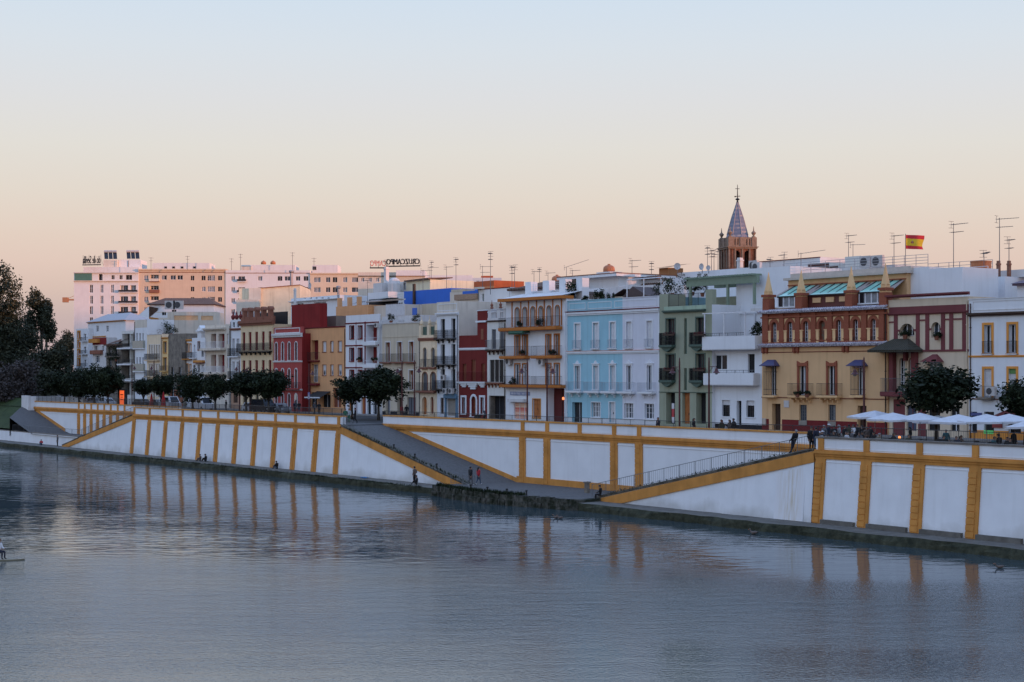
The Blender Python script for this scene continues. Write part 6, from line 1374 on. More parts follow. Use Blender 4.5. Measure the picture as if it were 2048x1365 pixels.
# ------------------------------------------------------------------ trees and plants
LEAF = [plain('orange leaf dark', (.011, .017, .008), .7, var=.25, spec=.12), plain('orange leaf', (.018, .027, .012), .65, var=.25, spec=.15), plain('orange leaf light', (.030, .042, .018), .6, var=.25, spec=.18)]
EUCA = [plain('tall tree leaf dark', (.022, .028, .017), .7, var=.25, spec=.2), plain('tall tree leaf', (.036, .044, .026), .65, var=.25, spec=.2), plain('tall tree leaf olive', (.056, .06, .034), .65, var=.25, spec=.2)]
BARE = [plain('wintry twig', (.055, .045, .042), .9, var=.3), plain('wintry twig grey', (.08, .068, .064), .9, var=.3)]
BARK = two_tone('tree bark', (.045, .036, .03), (.10, .085, .07), 3.0, .3, .7, stretch=(1, 1, .25))
def leaves_mb(rnd, clumps, per, leaf, spread):
    """leaf-sized faces gathered in clumps: (centre, radius, tint)"""
    mb = MB()
    for c, r, tint in clumps:
        for k in range(per):
            d = Vector((rnd.gauss(0, 1), rnd.gauss(0, 1), rnd.gauss(0, 1))); d.normalize(); d *= r * (rnd.random() ** .45) * spread
            p = c + d; s = leaf * rnd.uniform(.6, 1.35)
            n = (d.normalized() * .6 + Vector((rnd.uniform(-1, 1), rnd.uniform(-1, 1), rnd.uniform(-.3, 1)))).normalized()
            u = n.orthogonal().normalized(); u = (Matrix.Rotation(rnd.uniform(0, 6.28), 3, n) @ u); w = n.cross(u)
            m = tint if rnd.random() < .65 else rnd.randrange(3)
            mb.quad([p - u * s * .5, p + w * s * .28, p + u * s * .5, p - w * s * .28], m)
    return mb
def crown_clumps(rnd, rx, ry, rz, n, cr):
    out = []
    while len(out) < n:
        d = Vector((rnd.uniform(-1, 1), rnd.uniform(-1, 1), rnd.uniform(-1, 1)))
        if d.length > 1 or d.length < .35: continue
        f = rnd.uniform(.82, 1.12)
        if d.z < -.3: f *= .85
        out.append((Vector((d.x * rx, d.y * ry, d.z * rz)) * f, cr * rnd.uniform(.6, 1.3), rnd.randrange(3)))
    return out
PROTO = {}
def orange_proto(i):
    rnd = random.Random(40 + i); mb = leaves_mb(rnd, crown_clumps(rnd, .44, .44, .40, 80, .13), 80, .058, 1.0)
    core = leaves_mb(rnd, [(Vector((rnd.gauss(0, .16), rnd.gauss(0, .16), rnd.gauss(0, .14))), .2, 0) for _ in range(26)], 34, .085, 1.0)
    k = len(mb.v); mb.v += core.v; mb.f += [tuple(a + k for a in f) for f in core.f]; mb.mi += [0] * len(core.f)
    me = bpy.data.meshes.new('crown'); me.from_pydata(mb.v, [], mb.f)
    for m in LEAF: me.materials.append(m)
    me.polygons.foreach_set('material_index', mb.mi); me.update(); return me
ORANGE_ME = [orange_proto(i) for i in range(4)]
def orange_tree(x, y0, y1, wpx, t, label, i, zb=ZS):
    s = scale_at(x, t); w = wpx / s; zt = ZP(x, y0, t); zc = ZP(x, y1, t); hh = zt - zc
    o = thing('orange_tree', label, 'tree', W(Q(x, t), t, zb), (i * 1.7) % 6.28, 'orange trees along the street')
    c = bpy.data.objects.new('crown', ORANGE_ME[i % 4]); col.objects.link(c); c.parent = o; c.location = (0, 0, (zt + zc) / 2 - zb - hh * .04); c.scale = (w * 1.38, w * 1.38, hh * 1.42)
    rnd = random.Random(i); mb = MB(); top = zc - zb + hh * .35; lean = rnd.uniform(-.3, .3)
    mb.tube((0, 0, -.05), (lean * .5, 0, (zc - zb) * .7), .2, .14, 8); b0 = Vector((lean * .5, 0, (zc - zb) * .7))
    for k in range(5):
        a = k * 1.26 + rnd.uniform(0, .6); e = b0 + Vector((math.cos(a) * w * .24, math.sin(a) * w * .24, top - b0.z)); mb.tube(b0, (b0 + e) / 2 + Vector((0, 0, .1)), .1, .06, 6); mb.tube((b0 + e) / 2 + Vector((0, 0, .1)), e, .06, .03, 5)
    mb.build('trunk', BARK, o, smooth=True)
OT = [(128, 744, 787, 52, 9, 'dark tree at the far end of the row beside the white wall block'), (158, 740, 790, 56, 9, 'dark tree second from the far end of the row'), (190, 738, 788, 58, 10, 'dark tree in front of the red and ochre balconies'), (216, 737, 787, 52, 10.5, 'dark rounded tree just before the orange screen'),
      (288, 759, 788, 36, 11, 'small tree beside the folded red parasols'), (323, 751, 787, 48, 11, 'larger tree over the folded red parasols'), (386, 748, 796, 56, 11, 'tree in front of the bare concrete house'), (431, 752, 796, 48, 11, 'tree below the slab balconies'),
      (493, 746, 790, 60, 11, 'tree before the cream house with red shutters'), (537, 743, 792, 62, 11, 'tree at the corner of the red house'), (704, 756, 800, 64, 12.5, 'smaller tree below the red trimmed house'), (757, 741, 801, 84, 13, 'big round tree at the head of the wide ramp'),
      (1873, 737, 818, 128, 12, 'biggest round tree standing among the white parasols'), (2050, 765, 832, 84, 12, 'tree by the red awning at the near end'), (460, 770, 800, 26, 14, 'small gap filling tree between the slab balconies and the cream house')]
for i, a in enumerate(OT[:14]): orange_tree(*a, i)
def big_tree(label, x, ytop, ybot, wpx, t, seed, n=120, leaf=.55, mats=EUCA, per=60, name='tall_tree', zb=5.0, sub=4, cr=1.3):
    s = scale_at(x, t); w = wpx / s; zt = ZP(x, ytop, t); zc = ZP(x, ybot, t); rnd = random.Random(seed)
    o = thing(name, label, 'tree', W(Q(x, t), t, zb), 0, 'tall trees on the far bank'); cl = []; mb = MB()
    hgt = zt - zb; mb.tube((0, 0, -.5), (.2, .1, hgt * .45), .5, .32, 9); mb.tube((.2, .1, hgt * .45), (-.2, 0, hgt * .8), .32, .1, 8)
    for k in range(sub):                         # several separate heads of foliage on limbs
        a = k * 2.4 + rnd.random(); f = (k + .6) / sub; c = Vector((math.cos(a) * w * .30 * rnd.uniform(.5, 1.2), math.sin(a) * w * .26, (zc - zb) + (zt - zc) * (.22 + .66 * f))); r = Vector((w * rnd.uniform(.2, .32), w * .25, (zt - zc) * rnd.uniform(.16, .26)))
        mb.tube((0, 0, hgt * (.25 + .4 * f)), c, .16, .06, 6)
        for _ in range(n // sub):
            d = Vector((rnd.gauss(0, 1), rnd.gauss(0, 1), rnd.gauss(0, 1))).normalized() * rnd.uniform(.3, 1.05); cl.append((c + Vector((d.x * r.x, d.y * r.y, d.z * r.z)), cr * rnd.uniform(.5, 1.2), rnd.randrange(len(mats))))
    mb.build('trunk', BARK, o, smooth=True)
    lm = leaves_mb(rnd, cl, per, leaf, 1.0); lm.mi = [m % len(mats) for m in lm.mi]; lm.build('crown', mats, o); return o
big_tree('tallest dark feathery tree at the edge of the far bank', -2, 532, 800, 88, 16, 1, n=200, sub=7, cr=1.9)
big_tree('dark tree with a drooping crown standing nearest the white block', 82, 584, 690, 54, 30, 2, n=110, sub=5, leaf=.55, cr=1.5)
big_tree('dense dark tree filling the middle of the far bank', 38, 640, 810, 110, 22, 3, n=280, sub=7, cr=2.0)
big_tree('broad low dark tree between the palm and the white wall block', 96, 700, 800, 90, 20, 5, n=190, sub=6, cr=1.8)
big_tree('hazy tree far behind the palm with reddish walls beyond', 132, 664, 740, 42, 120, 6, n=80, sub=4, leaf=.7, cr=1.6)
big_tree('smaller tree far behind next to the tall white block', 118, 682, 760, 40, 110, 8, n=70, sub=3, leaf=.7, cr=1.6)
big_tree('wintry leafless grey brown thicket tree over the grass bank', 16, 722, 850, 110, 8, 7, n=150, sub=6, leaf=.5, mats=BARE, per=60, name='bare_tree', zb=3.0, cr=1.5)
big_tree('dark bushy evergreen behind the wall block', 60, 745, 812, 90, 14, 9, n=190, sub=6, leaf=.5, cr=1.6)
for i, (x, yt, w_) in enumerate(((-70, 560, 95), (-135, 610, 110), (-205, 575, 100), (-270, 620, 120))): big_tree(['tall dark tree upstream of the tallest one', 'spreading dark tree upstream along the bank', 'tall narrow dark tree further upstream', 'last dark tree upstream along the bank'][i], x, yt, 810, w_, 18, 30 + i, n=110, sub=5, leaf=.7, cr=2.0)
def palm(x, ytop, ybot, t, label, seed=0):
    rnd = random.Random(seed); o = thing('palm_tree', label, 'palm tree', W(Q(x, t), t, ZS - .2), 0); H = ZP(x, ytop + 8, t) - ZS; mb = MB(); mb.tube((0, 0, 0), (.2, 0, H), .28, .2, 8); mb.build('trunk', BARK, o, smooth=True)
    mb = MB()
    for k in range(26):
        a = k * 2.4; el = rnd.uniform(-.5, 1.1); L = rnd.uniform(2.2, 3.0); p = Vector((.2, 0, H)); d = Vector((math.cos(a) * math.cos(el), math.sin(a) * math.cos(el), math.sin(el))); prev = p
        for j in range(6):
            d = (d + Vector((0, 0, -.16))).normalized(); q = prev + d * L / 6; side = d.cross(Vector((0, 0, 1))).normalized() * (.34 * (1 - abs(j - 2.5) / 5)); dr = Vector((0, 0, -.12))
            mb.quad([prev, prev + side + dr, q + side * .9 + dr, q], k % 3); mb.quad([prev, q, q - side * .9 + dr, prev - side + dr], k % 3); prev = q
    mb.build('crown', EUCA, o)
palm(92, 660, 735, 40, 'single palm with an arching head beside the drooping dark tree', 3)
def bush(p, r, label, seed, hgt=1.0, mats=LEAF, per=60, n=16, leaf=.14, name='potted_plant', cat='plant', group='terrace plants', pot=True):
    rnd = random.Random(seed); o = thing(name, label, cat, p, 0, group)
    lm = leaves_mb(rnd, [(Vector((rnd.uniform(-1, 1) * r * .7, rnd.uniform(-1, 1) * r * .5, .35 + rnd.random() * hgt)), r * rnd.uniform(.3, .55), rnd.randrange(3)) for _ in range(n)], per, leaf, 1.0); lm.build('foliage', mats, o)
    mb = MB(); mb.lathe([(.16, 0), (.24, .38), (.2, .38)], (0, 0, 0), 8); mb.build('pot', TERRA, o)
def at_plane(x, y, t): return W(Q(x, t), t, ZP(x, y, t))
for i, (x, y, t, r, hg, lab) in enumerate((
    (1145, 602, 26, .9, 1.9, 'bushy shrub at the terrace corner of the blue house'), (1152, 602, 26.5, .9, 1.5, 'second bushy shrub at the terrace corner of the blue house'), (1198, 601, 26, .8, 1.2, 'leafy plant midway along the blue house terrace'), (1170, 602, 25.5, .4, .5, 'low plant on the blue house parapet'), (1222, 600, 25.5, .5, .6, 'small plant before the grey shed'),
    (1312, 600, 27, .6, 1.9, 'climbing plant beside the white pergola'), (1345, 588, 28, 1.3, 1.8, 'vine under the green pergola'), (1385, 586, 28, 1.1, 1.2, 'vine tangle at the middle of the green roof terrace'), (1405, 588, 27.5, .6, 2.0, 'tall vine against the green terrace pillar'),
    (1514, 672, 25.5, .9, 1.2, 'palm like plant in the corner of the white terrace'), (782, 643, 25, .55, .8, 'round shrub on the grey house parapet'), (831, 643, 25, .6, .8, 'dark shrub before the bright blue shutter'), (735, 640, 25.5, .7, .4, 'plants along the red trimmed parapet'), (715, 640, 25.3, .6, .3, 'low reddish plants on the red trimmed parapet'),
    (867, 672, 25.0, .6, 1.2, 'shrub behind the pillars of the cream terrace'), (325, 668, 27, 1.5, 1.8, 'round dark shrub on the roof of the slit window house'), (343, 668, 28, 1.2, 1.2, 'sprawling shrub over the bare concrete wall'), (222, 735, 24.2, 1.2, 3.6, 'hanging plants over the tile roofed low house'), (232, 720, 24.2, 1.2, 3.0, 'dark creeper between the low house balconies'),
    (1595, 789, 23.2, .4, .15, 'flower box along the first iron balcony of the yellow house'), (1614, 789, 23.2, .4, .15, 'flower box at the far side of the first iron balcony'), (1040, 652, 23.4, .5, .4, 'pots among the arcade balcony rails'), (1080, 652, 23.4, .5, .7, 'tall pot plant on the arcade balcony'), (1045, 709, 23.5, .5, .3, 'pot plants on the upper ochre balcony'), (1105, 709, 23.5, .5, .4, 'pot plants on the upper ochre balcony near the blue house'),
    (1025, 768, 23.5, .5, .6, 'pot plants on the lower ochre balcony'), (718, 721, 23.6, .35, .3, 'green plant in the middle red framed window'), (748, 721, 23.8, .5, .2, 'green plants on the middle corner balcony'), (1873, 674, 23.9, .5, .2, 'hanging plant under the arched window'), (1810, 672, 23.9, .6, .3, 'plants inside the wide arched opening'))):
    bush(at_plane(x, y, t) - Vector((0, 0, .3)), r, lab, 100 + i, hg, per=40, n=14, leaf=.2 if r > .7 else .13)
RED = [plain('red flowers', (.20, .02, .03), .7), plain('dark red flowers', (.10, .015, .02), .7), LEAF[1]]
for i, (x, y, lab) in enumerate(((1338.5, 667, 'red flowers along the upper balcony nearer the blue house'), (1398.5, 667, 'red flowers along the upper balcony nearer the white house'), (1338.5, 738, 'red flowers along the lower balcony nearer the blue house'), (1398.5, 738, 'red flowers along the lower balcony nearer the white house'))):
    o = thing('flower_box', lab, 'flower box', W(Q(x, 23.45), 23.45, ZP(x, y, 23.45) - .25), RZ, 'flower boxes of the green house'); mb = MB(); mb.box(-.8, .8, -.1, .1, 0, .18); mb.build('trough', DARKWOOD, o); rnd = random.Random(i); lm = leaves_mb(rnd, [(Vector((-.75 + 1.5 * k / 9, 0, .28)), .14, rnd.randrange(3)) for k in range(10)], 16, .1, 1.0); lm.build('foliage', RED, o)
# tufts of weeds along the ramp edge and the landing
def tufts(name, pts, seed, n, h):
    rnd = random.Random(seed); mb = MB()
    for _ in range(n):
        k = rnd.randrange(len(pts) - 1); f = rnd.random(); p = pts[k] + (pts[k + 1] - pts[k]) * f + Vector((rnd.gauss(0, .12), rnd.gauss(0, .12), 0)); hh = h * rnd.uniform(.4, 1.2); a = rnd.uniform(0, 6.28); d = Vector((math.cos(a), math.sin(a), 0)) * .05
        mb.quad([p - d, p + d, p + d * .3 + Vector((rnd.gauss(0, .08), rnd.gauss(0, .08), hh))], rnd.randrange(3))
    tag(mb.build(name, LEAF), kind='stuff')
tufts('grass', [W(q, -3.2 - 1.5 * math.sin(math.pi * min(1, (q + 128.6) / 21.4 * 1.05)), LZ) for q in [-128 + 1.0 * i for i in range(16)]], 5, 1500, .35)
tufts('weeds', [W(q, -.25, rL(q) + .1) for q in [-150 + 1.2 * i for i in range(20)]], 6, 350, .3)
tufts('weeds', [W(q, -.2, rR(q) + .15) for q in [-107 + 1.2 * i for i in range(20)]], 7, 160, .16)
tufts('grass', [W(q, -2.9, ZQ - .1) for q in [-205 + 1.5 * i for i in range(50)]], 8, 1200, .18)
# ------------------------------------------------------------------ people
SKINS = [plain('skin', (.36, .20, .14), .6), plain('tanned skin', (.26, .14, .09), .6)]
CL = {k: plain(k + ' cloth', c, .85, var=.15) for k, c in dict(black=(.012, .012, .014), navy=(.016, .02, .04), grey=(.10, .10, .11), denim=(.06, .085, .13), red=(.40, .02, .03), white=(.62, .62, .64), coat=(.13, .10, .085), olive=(.05, .05, .03), green=(.04, .12, .07), khaki=(.22, .18, .12), pale=(.34, .36, .38), teal=(.03, .09, .10)).items()}
HAIRS = dict(dark=plain('dark hair', (.012, .009, .008), .6), brown=plain('brown hair', (.05, .028, .016), .6), auburn=plain('auburn hair', (.10, .03, .015), .6), grey=plain('grey hair', (.22, .22, .22), .7))
POSES = {}
def pose(kind):
    j = dict(pel=(0, 0, .53), spi=(0, 0, .63), che=(0, 0, .75), nec=(0, 0, .845), hd0=(0, -.008, .885), hd1=(0, -.014, .93), hd2=(0, -.004, .97))
    for s, k in ((-1, 'l'), (1, 'r')):
        j.update({'hip' + k: (s * .052, 0, .50), 'kne' + k: (s * .058, -.012, .285), 'ank' + k: (s * .06, .012, .05), 'toe' + k: (s * .068, -.085, .022),
                  'sho' + k: (s * .112, .005, .80), 'elb' + k: (s * .148, .02, .645), 'wri' + k: (s * .150, -.03, .50), 'han' + k: (s * .147, -.045, .45)})
    if kind == 'walk':
        j.update(knel=(-.055, -.07, .29), ankl=(-.058, -.10, .06), toel=(-.062, -.19, .05), kner=(.055, .02, .285), ankr=(.058, .15, .075), toer=(.062, .07, .025), elbl=(-.145, .06, .65), wril=(-.14, .05, .50), hanl=(-.138, .04, .455), elbr=(.145, -.02, .65), wrir=(.135, -.11, .53), hanr=(.13, -.14, .49))
    if kind == 'pockets':
        for s, k in ((-1, 'l'), (1, 'r')): j.update({'elb' + k: (s * .16, .04, .66), 'wri' + k: (s * .11, -.05, .56), 'han' + k: (s * .09, -.06, .52)})
    if kind == 'hold':                      # one hand raised to the face, phone or talk
        j.update(elbr=(.15, -.03, .66), wrir=(.08, -.13, .73), hanr=(.06, -.12, .775))
    if kind == 'lean':                      # leaning forward on a rail with crossed ankles
        for k_ in ('spi', 'che', 'nec', 'hd0', 'hd1', 'hd2'): v = j[k_]; j[k_] = (v[0], v[1] + (v[2] - .53) * .38, v[2] - .01)
        for s, k in ((-1, 'l'), (1, 'r')):
            for q in ('sho', 'elb', 'wri', 'han'): v = j[q + k]; j[q + k] = (v[0], v[1] + max(0, v[2] - .53) * .38 - (0.06 if q in ('wri', 'han') else 0), v[2])
            j.update({'kne' + k: (s * .04, -.06, .27), 'ank' + k: (s * .03 * -1, -.15, .05), 'toe' + k: (s * .03 * -1, -.235, .022)})
    if kind in ('floor', 'chair', 'ledge'):
        dz = {'floor': -.47, 'chair': -.245, 'ledge': -.21}[kind]
        for k_ in list(j):
            v = j[k_]; j[k_] = (v[0], v[1], v[2] + dz)
        for k_ in ('che', 'nec', 'hd0', 'hd1', 'hd2'): v = j[k_]; f = (v[2] - j['spi'][2]); j[k_] = (v[0], v[1] - f * .12, v[2])
        for s, k in ((-1, 'l'), (1, 'r')):
            if kind == 'floor': j.update({'hip' + k: (s * .055, -.02, .045), 'kne' + k: (s * .06, -.19, .235), 'ank' + k: (s * .06, -.27, .04), 'toe' + k: (s * .065, -.35, .02), 'elb' + k: (s * .14, -.06, .20), 'wri' + k: (s * .09, -.17, .24), 'han' + k: (s * .06, -.20, .245)})
            else: z = j['pel'][2]; j.update({'hip' + k: (s * .055, -.02, z - .01), 'kne' + k: (s * .065, -.24, z), 'ank' + k: (s * .065, -.23, z - .235), 'toe' + k: (s * .07, -.32, z - .26), 'elb' + k: (s * .14, -.04, z + .13), 'wri' + k: (s * .10, -.17, z + .10), 'han' + k: (s * .08, -.21, z + .09)})
    return j
RAD = dict(pel=(.088, .062), spi=(.078, .056), che=(.10, .062), nec=(.034, .034), hd0=(.040, .046), hd1=(.047, .058), hd2=(.030, .036), hip=(.058, .058), kne=(.039, .039), ank=(.026, .028), toe=(.024, .018), sho=(.045, .045), elb=(.031, .031), wri=(.019, .021), han=(.012, .022))
EDGES = [('pel', 'spi'), ('spi', 'che'), ('che', 'nec'), ('nec', 'hd0'), ('hd0', 'hd1'), ('hd1', 'hd2')] + [e for k in 'lr' for e in (('pel', 'hip' + k), ('hip' + k, 'kne' + k), ('kne' + k, 'ank' + k), ('ank' + k, 'toe' + k), ('che', 'sho' + k), ('sho' + k, 'elb' + k), ('elb' + k, 'wri' + k), ('wri' + k, 'han' + k))]
def body_mesh(kind, bulky):
    if (kind, bulky) in POSES: return POSES[(kind, bulky)]
    j = pose(kind); names = list(j); me = bpy.data.meshes.new('body'); me.from_pydata([j[n] for n in names], [(names.index(a), names.index(b)) for a, b in EDGES], [])
    o = bpy.data.objects.new('body', me); col.objects.link(o); o.modifiers.new('s', 'SKIN'); sv = me.skin_vertices[0].data
    for i, n in enumerate(names):
        r = RAD[n[:3] if n not in RAD else n]; f = bulky if n[:3] in ('che', 'spi', 'sho', 'elb', 'pel', 'hip') else 1.0; sv[i].radius = (r[0] * f, r[1] * f); sv[i].use_root = (n == 'pel')
    m = o.modifiers.new('d', 'SUBSURF'); m.levels = 1; m.render_levels = 1; bpy.context.view_layer.update()
    ev = bpy.data.meshes.new_from_object(o.evaluated_get(bpy.context.evaluated_depsgraph_get())); bpy.data.objects.remove(o)
    vs = [tuple(v.co) for v in ev.vertices]; fs = [tuple(p.vertices) for p in ev.polygons]; bpy.data.meshes.remove(ev)
    # region of every face from the nearest bone: 0 top, 1 trousers, 2 skin, 3 shoes
    reg = []; V = {n: Vector(p) for n, p in j.items()}
    def seg(p, a, b): ab = b - a; t = max(0, min(1, (p - a).dot(ab) / ab.length_squared)); return (p - a - ab * t).length, t
    for f in fs:
        p = sum((Vector(vs[i]) for i in f), Vector()) / len(f); best = min(((seg(p, V[a], V[b]), a, b) for a, b in EDGES), key=lambda e: e[0][0]); (dd, t), a, b = best
        r = 0
        if b.startswith('kne') or b.startswith('ank') or b.startswith('hip'): r = 1
        if b.startswith('toe'): r = 3
        if b.startswith('han') or (b == 'hd0' and t > .25) or b in ('hd1', 'hd2'): r = 2
        if (a, b) == ('pel', 'spi') and t < .15: r = 1
        reg.append(r)
    mb = MB(); mb.v, mb.f, mb.mi = vs, fs, reg
    for k, s in (('l', -1), ('r', 1)):               # five unequal, slightly bent fingers
        h = V['han' + k]; d = (h - V['wri' + k]).normalized(); sd = d.cross(Vector((0, 1, 0))); sd = (sd.normalized() if sd.length > .1 else Vector((1, 0, 0))); fw = d.cross(sd).normalized()
        for i, L in enumerate((.046, .052, .049, .038)):
            a = h + fw * (-.017 + .0115 * i) - d * .004; b = a + d * L * .55; c = b + (d * .8 + sd * s * -.6).normalized() * L * .45; mb.tube(a, b, .0062, .0055, 5, 2); mb.tube(b, c, .0055, .0042, 5, 2)
        a = V['wri' + k] + (h - V['wri' + k]) * .45 - fw * .016; b = a + (d * .6 - fw * .8).normalized() * .028; mb.tube(a, b, .0075, .006, 5, 2); mb.tube(b, b + (d * .9 - fw * .2).normalized() * .022, .006, .0045, 5, 2)
    hd = V['hd1']; mb.tube(hd + Vector((0, -.052, .004)), hd + Vector((0, -.070, -.012)), .006, .010, 6, 2)
    for s in (-1, 1): mb.tube(hd + Vector((s * .044, .004, .01)), hd + Vector((s * .054, .010, -.012)), .012, .008, 6, 2); mb.tube(hd + Vector((s * .019, -.050, .008)), hd + Vector((s * .019, -.0585, .008)), .007, .005, 6, 3)
    mb.tube(hd + Vector((-.016, -.053, -.030)), hd + Vector((.016, -.053, -.030)), .0045, .0045, 5, 0)
    POSES[(kind, bulky)] = (mb, V); return POSES[(kind, bulky)]
def person(label, loc, rz, kind='stand', top='black', legs='denim', hair='dark', long_hair=False, h=1.72, skin=0, shoes='black', bulky=1.12, cap=None, group='people along the river'):
    mb, V = body_mesh(kind, bulky); me = bpy.data.meshes.new('person'); me.from_pydata([(x * h, y * h, z * h) for x, y, z in mb.v], [], mb.f)
    for m in (CL[top], CL[legs], SKINS[skin], CL[shoes]): me.materials.append(m)
    me.polygons.foreach_set('material_index', mb.mi); me.polygons.foreach_set('use_smooth', [True] * len(mb.f)); me.update()
    o = bpy.data.objects.new('person', me); col.objects.link(o); o.location = loc; o.rotation_euler = (0, 0, rz); tag(o, label, 'person', group)
    hd = V['hd1']; b = MB(); n = 10
    for i in range(n):                           # a cap of hair over crown, sides and nape
        for k, (z0, z1, r0, r1) in enumerate(((-.035, .02, .054, .060), (.02, .05, .060, .046), (.05, .066, .046, .012))):
            a0, a1 = 2 * math.pi * i / n, 2 * math.pi * (i + 1) / n
            front = (math.sin((a0 + a1) / 2) < -.25 and k == 0)
            if front: continue
            f = lambda r, a, z: ((hd.x + r * math.cos(a) * .92) * h, (hd.y + .006 + r * 1.12 * math.sin(a)) * h, (hd.z + z) * h)
            b.quad([f(r0, a0, z0), f(r0, a1, z0), f(r1, a1, z1), f(r1, a0, z1)])
    if long_hair: b.hexa([((hd.x + x) * h, (hd.y + y) * h, (hd.z + z) * h) for x, y, z in ((-.05, .055, -.17), (.05, .055, -.17), (.045, .095, -.17), (-.045, .095, -.17), (-.055, .02, .02), (.055, .02, .02), (.05, .075, .03), (-.05, .075, .03))])
    b.build('hair', HAIRS[hair], o)
    if cap: c = MB(); c.lathe([(.060 * h, .018 * h), (.062 * h, .05 * h), (.03 * h, .078 * h)], (hd.x * h, hd.y * h, hd.z * h), 10); c.box((hd.x - .045) * h, (hd.x + .045) * h, (hd.y - .12) * h, (hd.y - .03) * h, (hd.z + .02) * h, (hd.z + .028) * h); c.build('cap', CL[cap], o)
    return o
def put(x, y, z, tmax=None):
    q, t = on_level(x, y, z); return W(q, t, z)
TOW = RZ                                          # facing the river
person('man in a black jacket walking on the cobbled landing beside a woman in red', put(941, 972, LZ), RZ + math.pi - .1, 'walk', 'black', 'grey', h=1.84, bulky=1.55, shoes='white')
person('woman in a bright red jacket walking next to the man in black', put(957, 970, LZ), RZ + math.pi - .1, 'walk', 'red', 'denim', long_hair=True, h=1.70, bulky=1.5, shoes='white')
person('man in a brown grey coat standing at the water edge of the quay', W(Q(829, -2.2), -2.2, ZQ), RZ - 1.2, 'pockets', 'coat', 'black', h=1.80, bulky=1.15, shoes='white')
person('person in black crouched beside the man in the coat', W(Q(834, -2.0), -2.0, ZQ), RZ - .6, 'floor', 'black', 'black', h=1.75, bulky=1.25)
person('man sitting on the low end of the stair wall with one white shoe', W(Q(1191, -1.3), -.75, .72), RZ - .9, 'ledge', 'black', 'black', h=1.78, shoes='white', skin=1)
person('person in black sitting against the wall foot between the middle pilasters', W(Q(553, -1), -.95, ZQ), RZ - 1.1, 'floor', 'black', 'denim', h=1.75, bulky=1.25)
person('dark haired person in brown, first of the pair sitting at the wall foot', W(Q(404, -1), -1.2, ZQ), RZ - .8, 'floor', 'coat', 'grey', 'brown', h=1.68)
person('taller person in black leaning back on the wall, second of the sitting pair', W(Q(411, -1), -.95, ZQ), RZ - .8, 'floor', 'black', 'black', h=1.82, bulky=1.25)
person('man in dark clothes leaning back on the rail at the top of the stair ramp', W(Q(1588, .2), .15, rR(Q(1588))), RZ - 1.5, 'lean', 'black', 'navy', 'grey', h=1.84, bulky=1.35)
person('person in a long black coat at the head of the stair ramp', W(Q(1620, .2), .35, ZS - .15), RZ + 1.2, 'hold', 'black', 'black', h=1.86, bulky=1.5, skin=1)
person('person in a blue denim outfit facing the one in the long black coat', W(Q(1630, .3), .4, ZS - .05), RZ - 1.6, 'stand', 'navy', 'denim', h=1.74)
person('red topped person sitting on the distant quay ledge', W(Q(84, -1.5), -1.6, ZQ), RZ + .8, 'floor', 'red', 'denim', 'grey', h=1.7)
person('thin dark figure standing on the distant quay by the low wall', W(Q(115, -.9), -.9, ZQ), RZ, 'stand', 'grey', 'black', h=1.7)
person('man walking down from the tree at the head of the ramp', W(Q(707, 4), 4.2, ZS), RZ - .5, 'walk', 'black', 'black', h=1.78, bulky=1.2)
person('person in green at the fence by the head of the ramp', W(Q(697, 4), 3.6, ZS), RZ + 1.2, 'stand', 'green', 'grey', h=1.68); person('person in pale green behind the fence at the head of the ramp', W(Q(692, 5), 5.4, ZS), RZ + .4, 'stand', 'pale', 'green', h=1.62)
person('person leaning over the wall railing in front of the pale lilac house', W(Q(1313, 7), 7.2, ZS), RZ, 'hold', 'navy', 'black', h=1.74); person('dark figure before the green house doors', W(Q(1388, 9), 9.0, ZS), RZ + 2, 'pockets', 'black', 'black', h=1.70, long_hair=True)
person('long haired woman passing the white modern house', W(Q(1443, 9), 9.0, ZS), RZ - 1.4, 'walk', 'olive', 'black', 'auburn', True, h=1.66); person('child in pale blue beside the long haired woman', W(Q(1457, 9), 8.7, ZS), RZ - 1.2, 'walk', 'pale', 'denim', 'dark', h=1.25)
person('man in black walking behind the child', W(Q(1469, 9), 8.9, ZS), RZ - 1.2, 'walk', 'black', 'black', h=1.80, bulky=1.2); person('long haired companion just ahead of the man in black', W(Q(1449, 9), 9.6, ZS), RZ - 1.3, 'stand', 'coat', 'black', 'brown', True, h=1.65)
for x, t, c, l_, hr, lab in ((804, 20, 'red', 'black', 'dark', 'person in red sitting by the black plinth of the grey house'), (813, 20, 'black', 'black', 'dark', 'person in black sitting by the plinth of the grey house'), (629, 19, 'grey', 'black', 'grey', 'grey haired passer-by before the tan house'), (638, 19, 'black', 'black', 'dark', 'passer-by in black before the tan house'), (598, 20, 'black', 'denim', 'dark', 'passer-by before the red house corner'), (590, 20, 'navy', 'black', 'dark', 'passer-by before the red house arches'), (570, 18, 'pale', 'black', 'brown', 'pale topped passer-by near the parked scooter'), (452, 18, 'black', 'grey', 'dark', 'passer-by below the narrow white house')):
    person(lab, W(Q(x, t), t, ZS), RZ + (x % 5) - 2, 'walk' if x % 2 else 'stand', c, l_, hr, h=1.72)

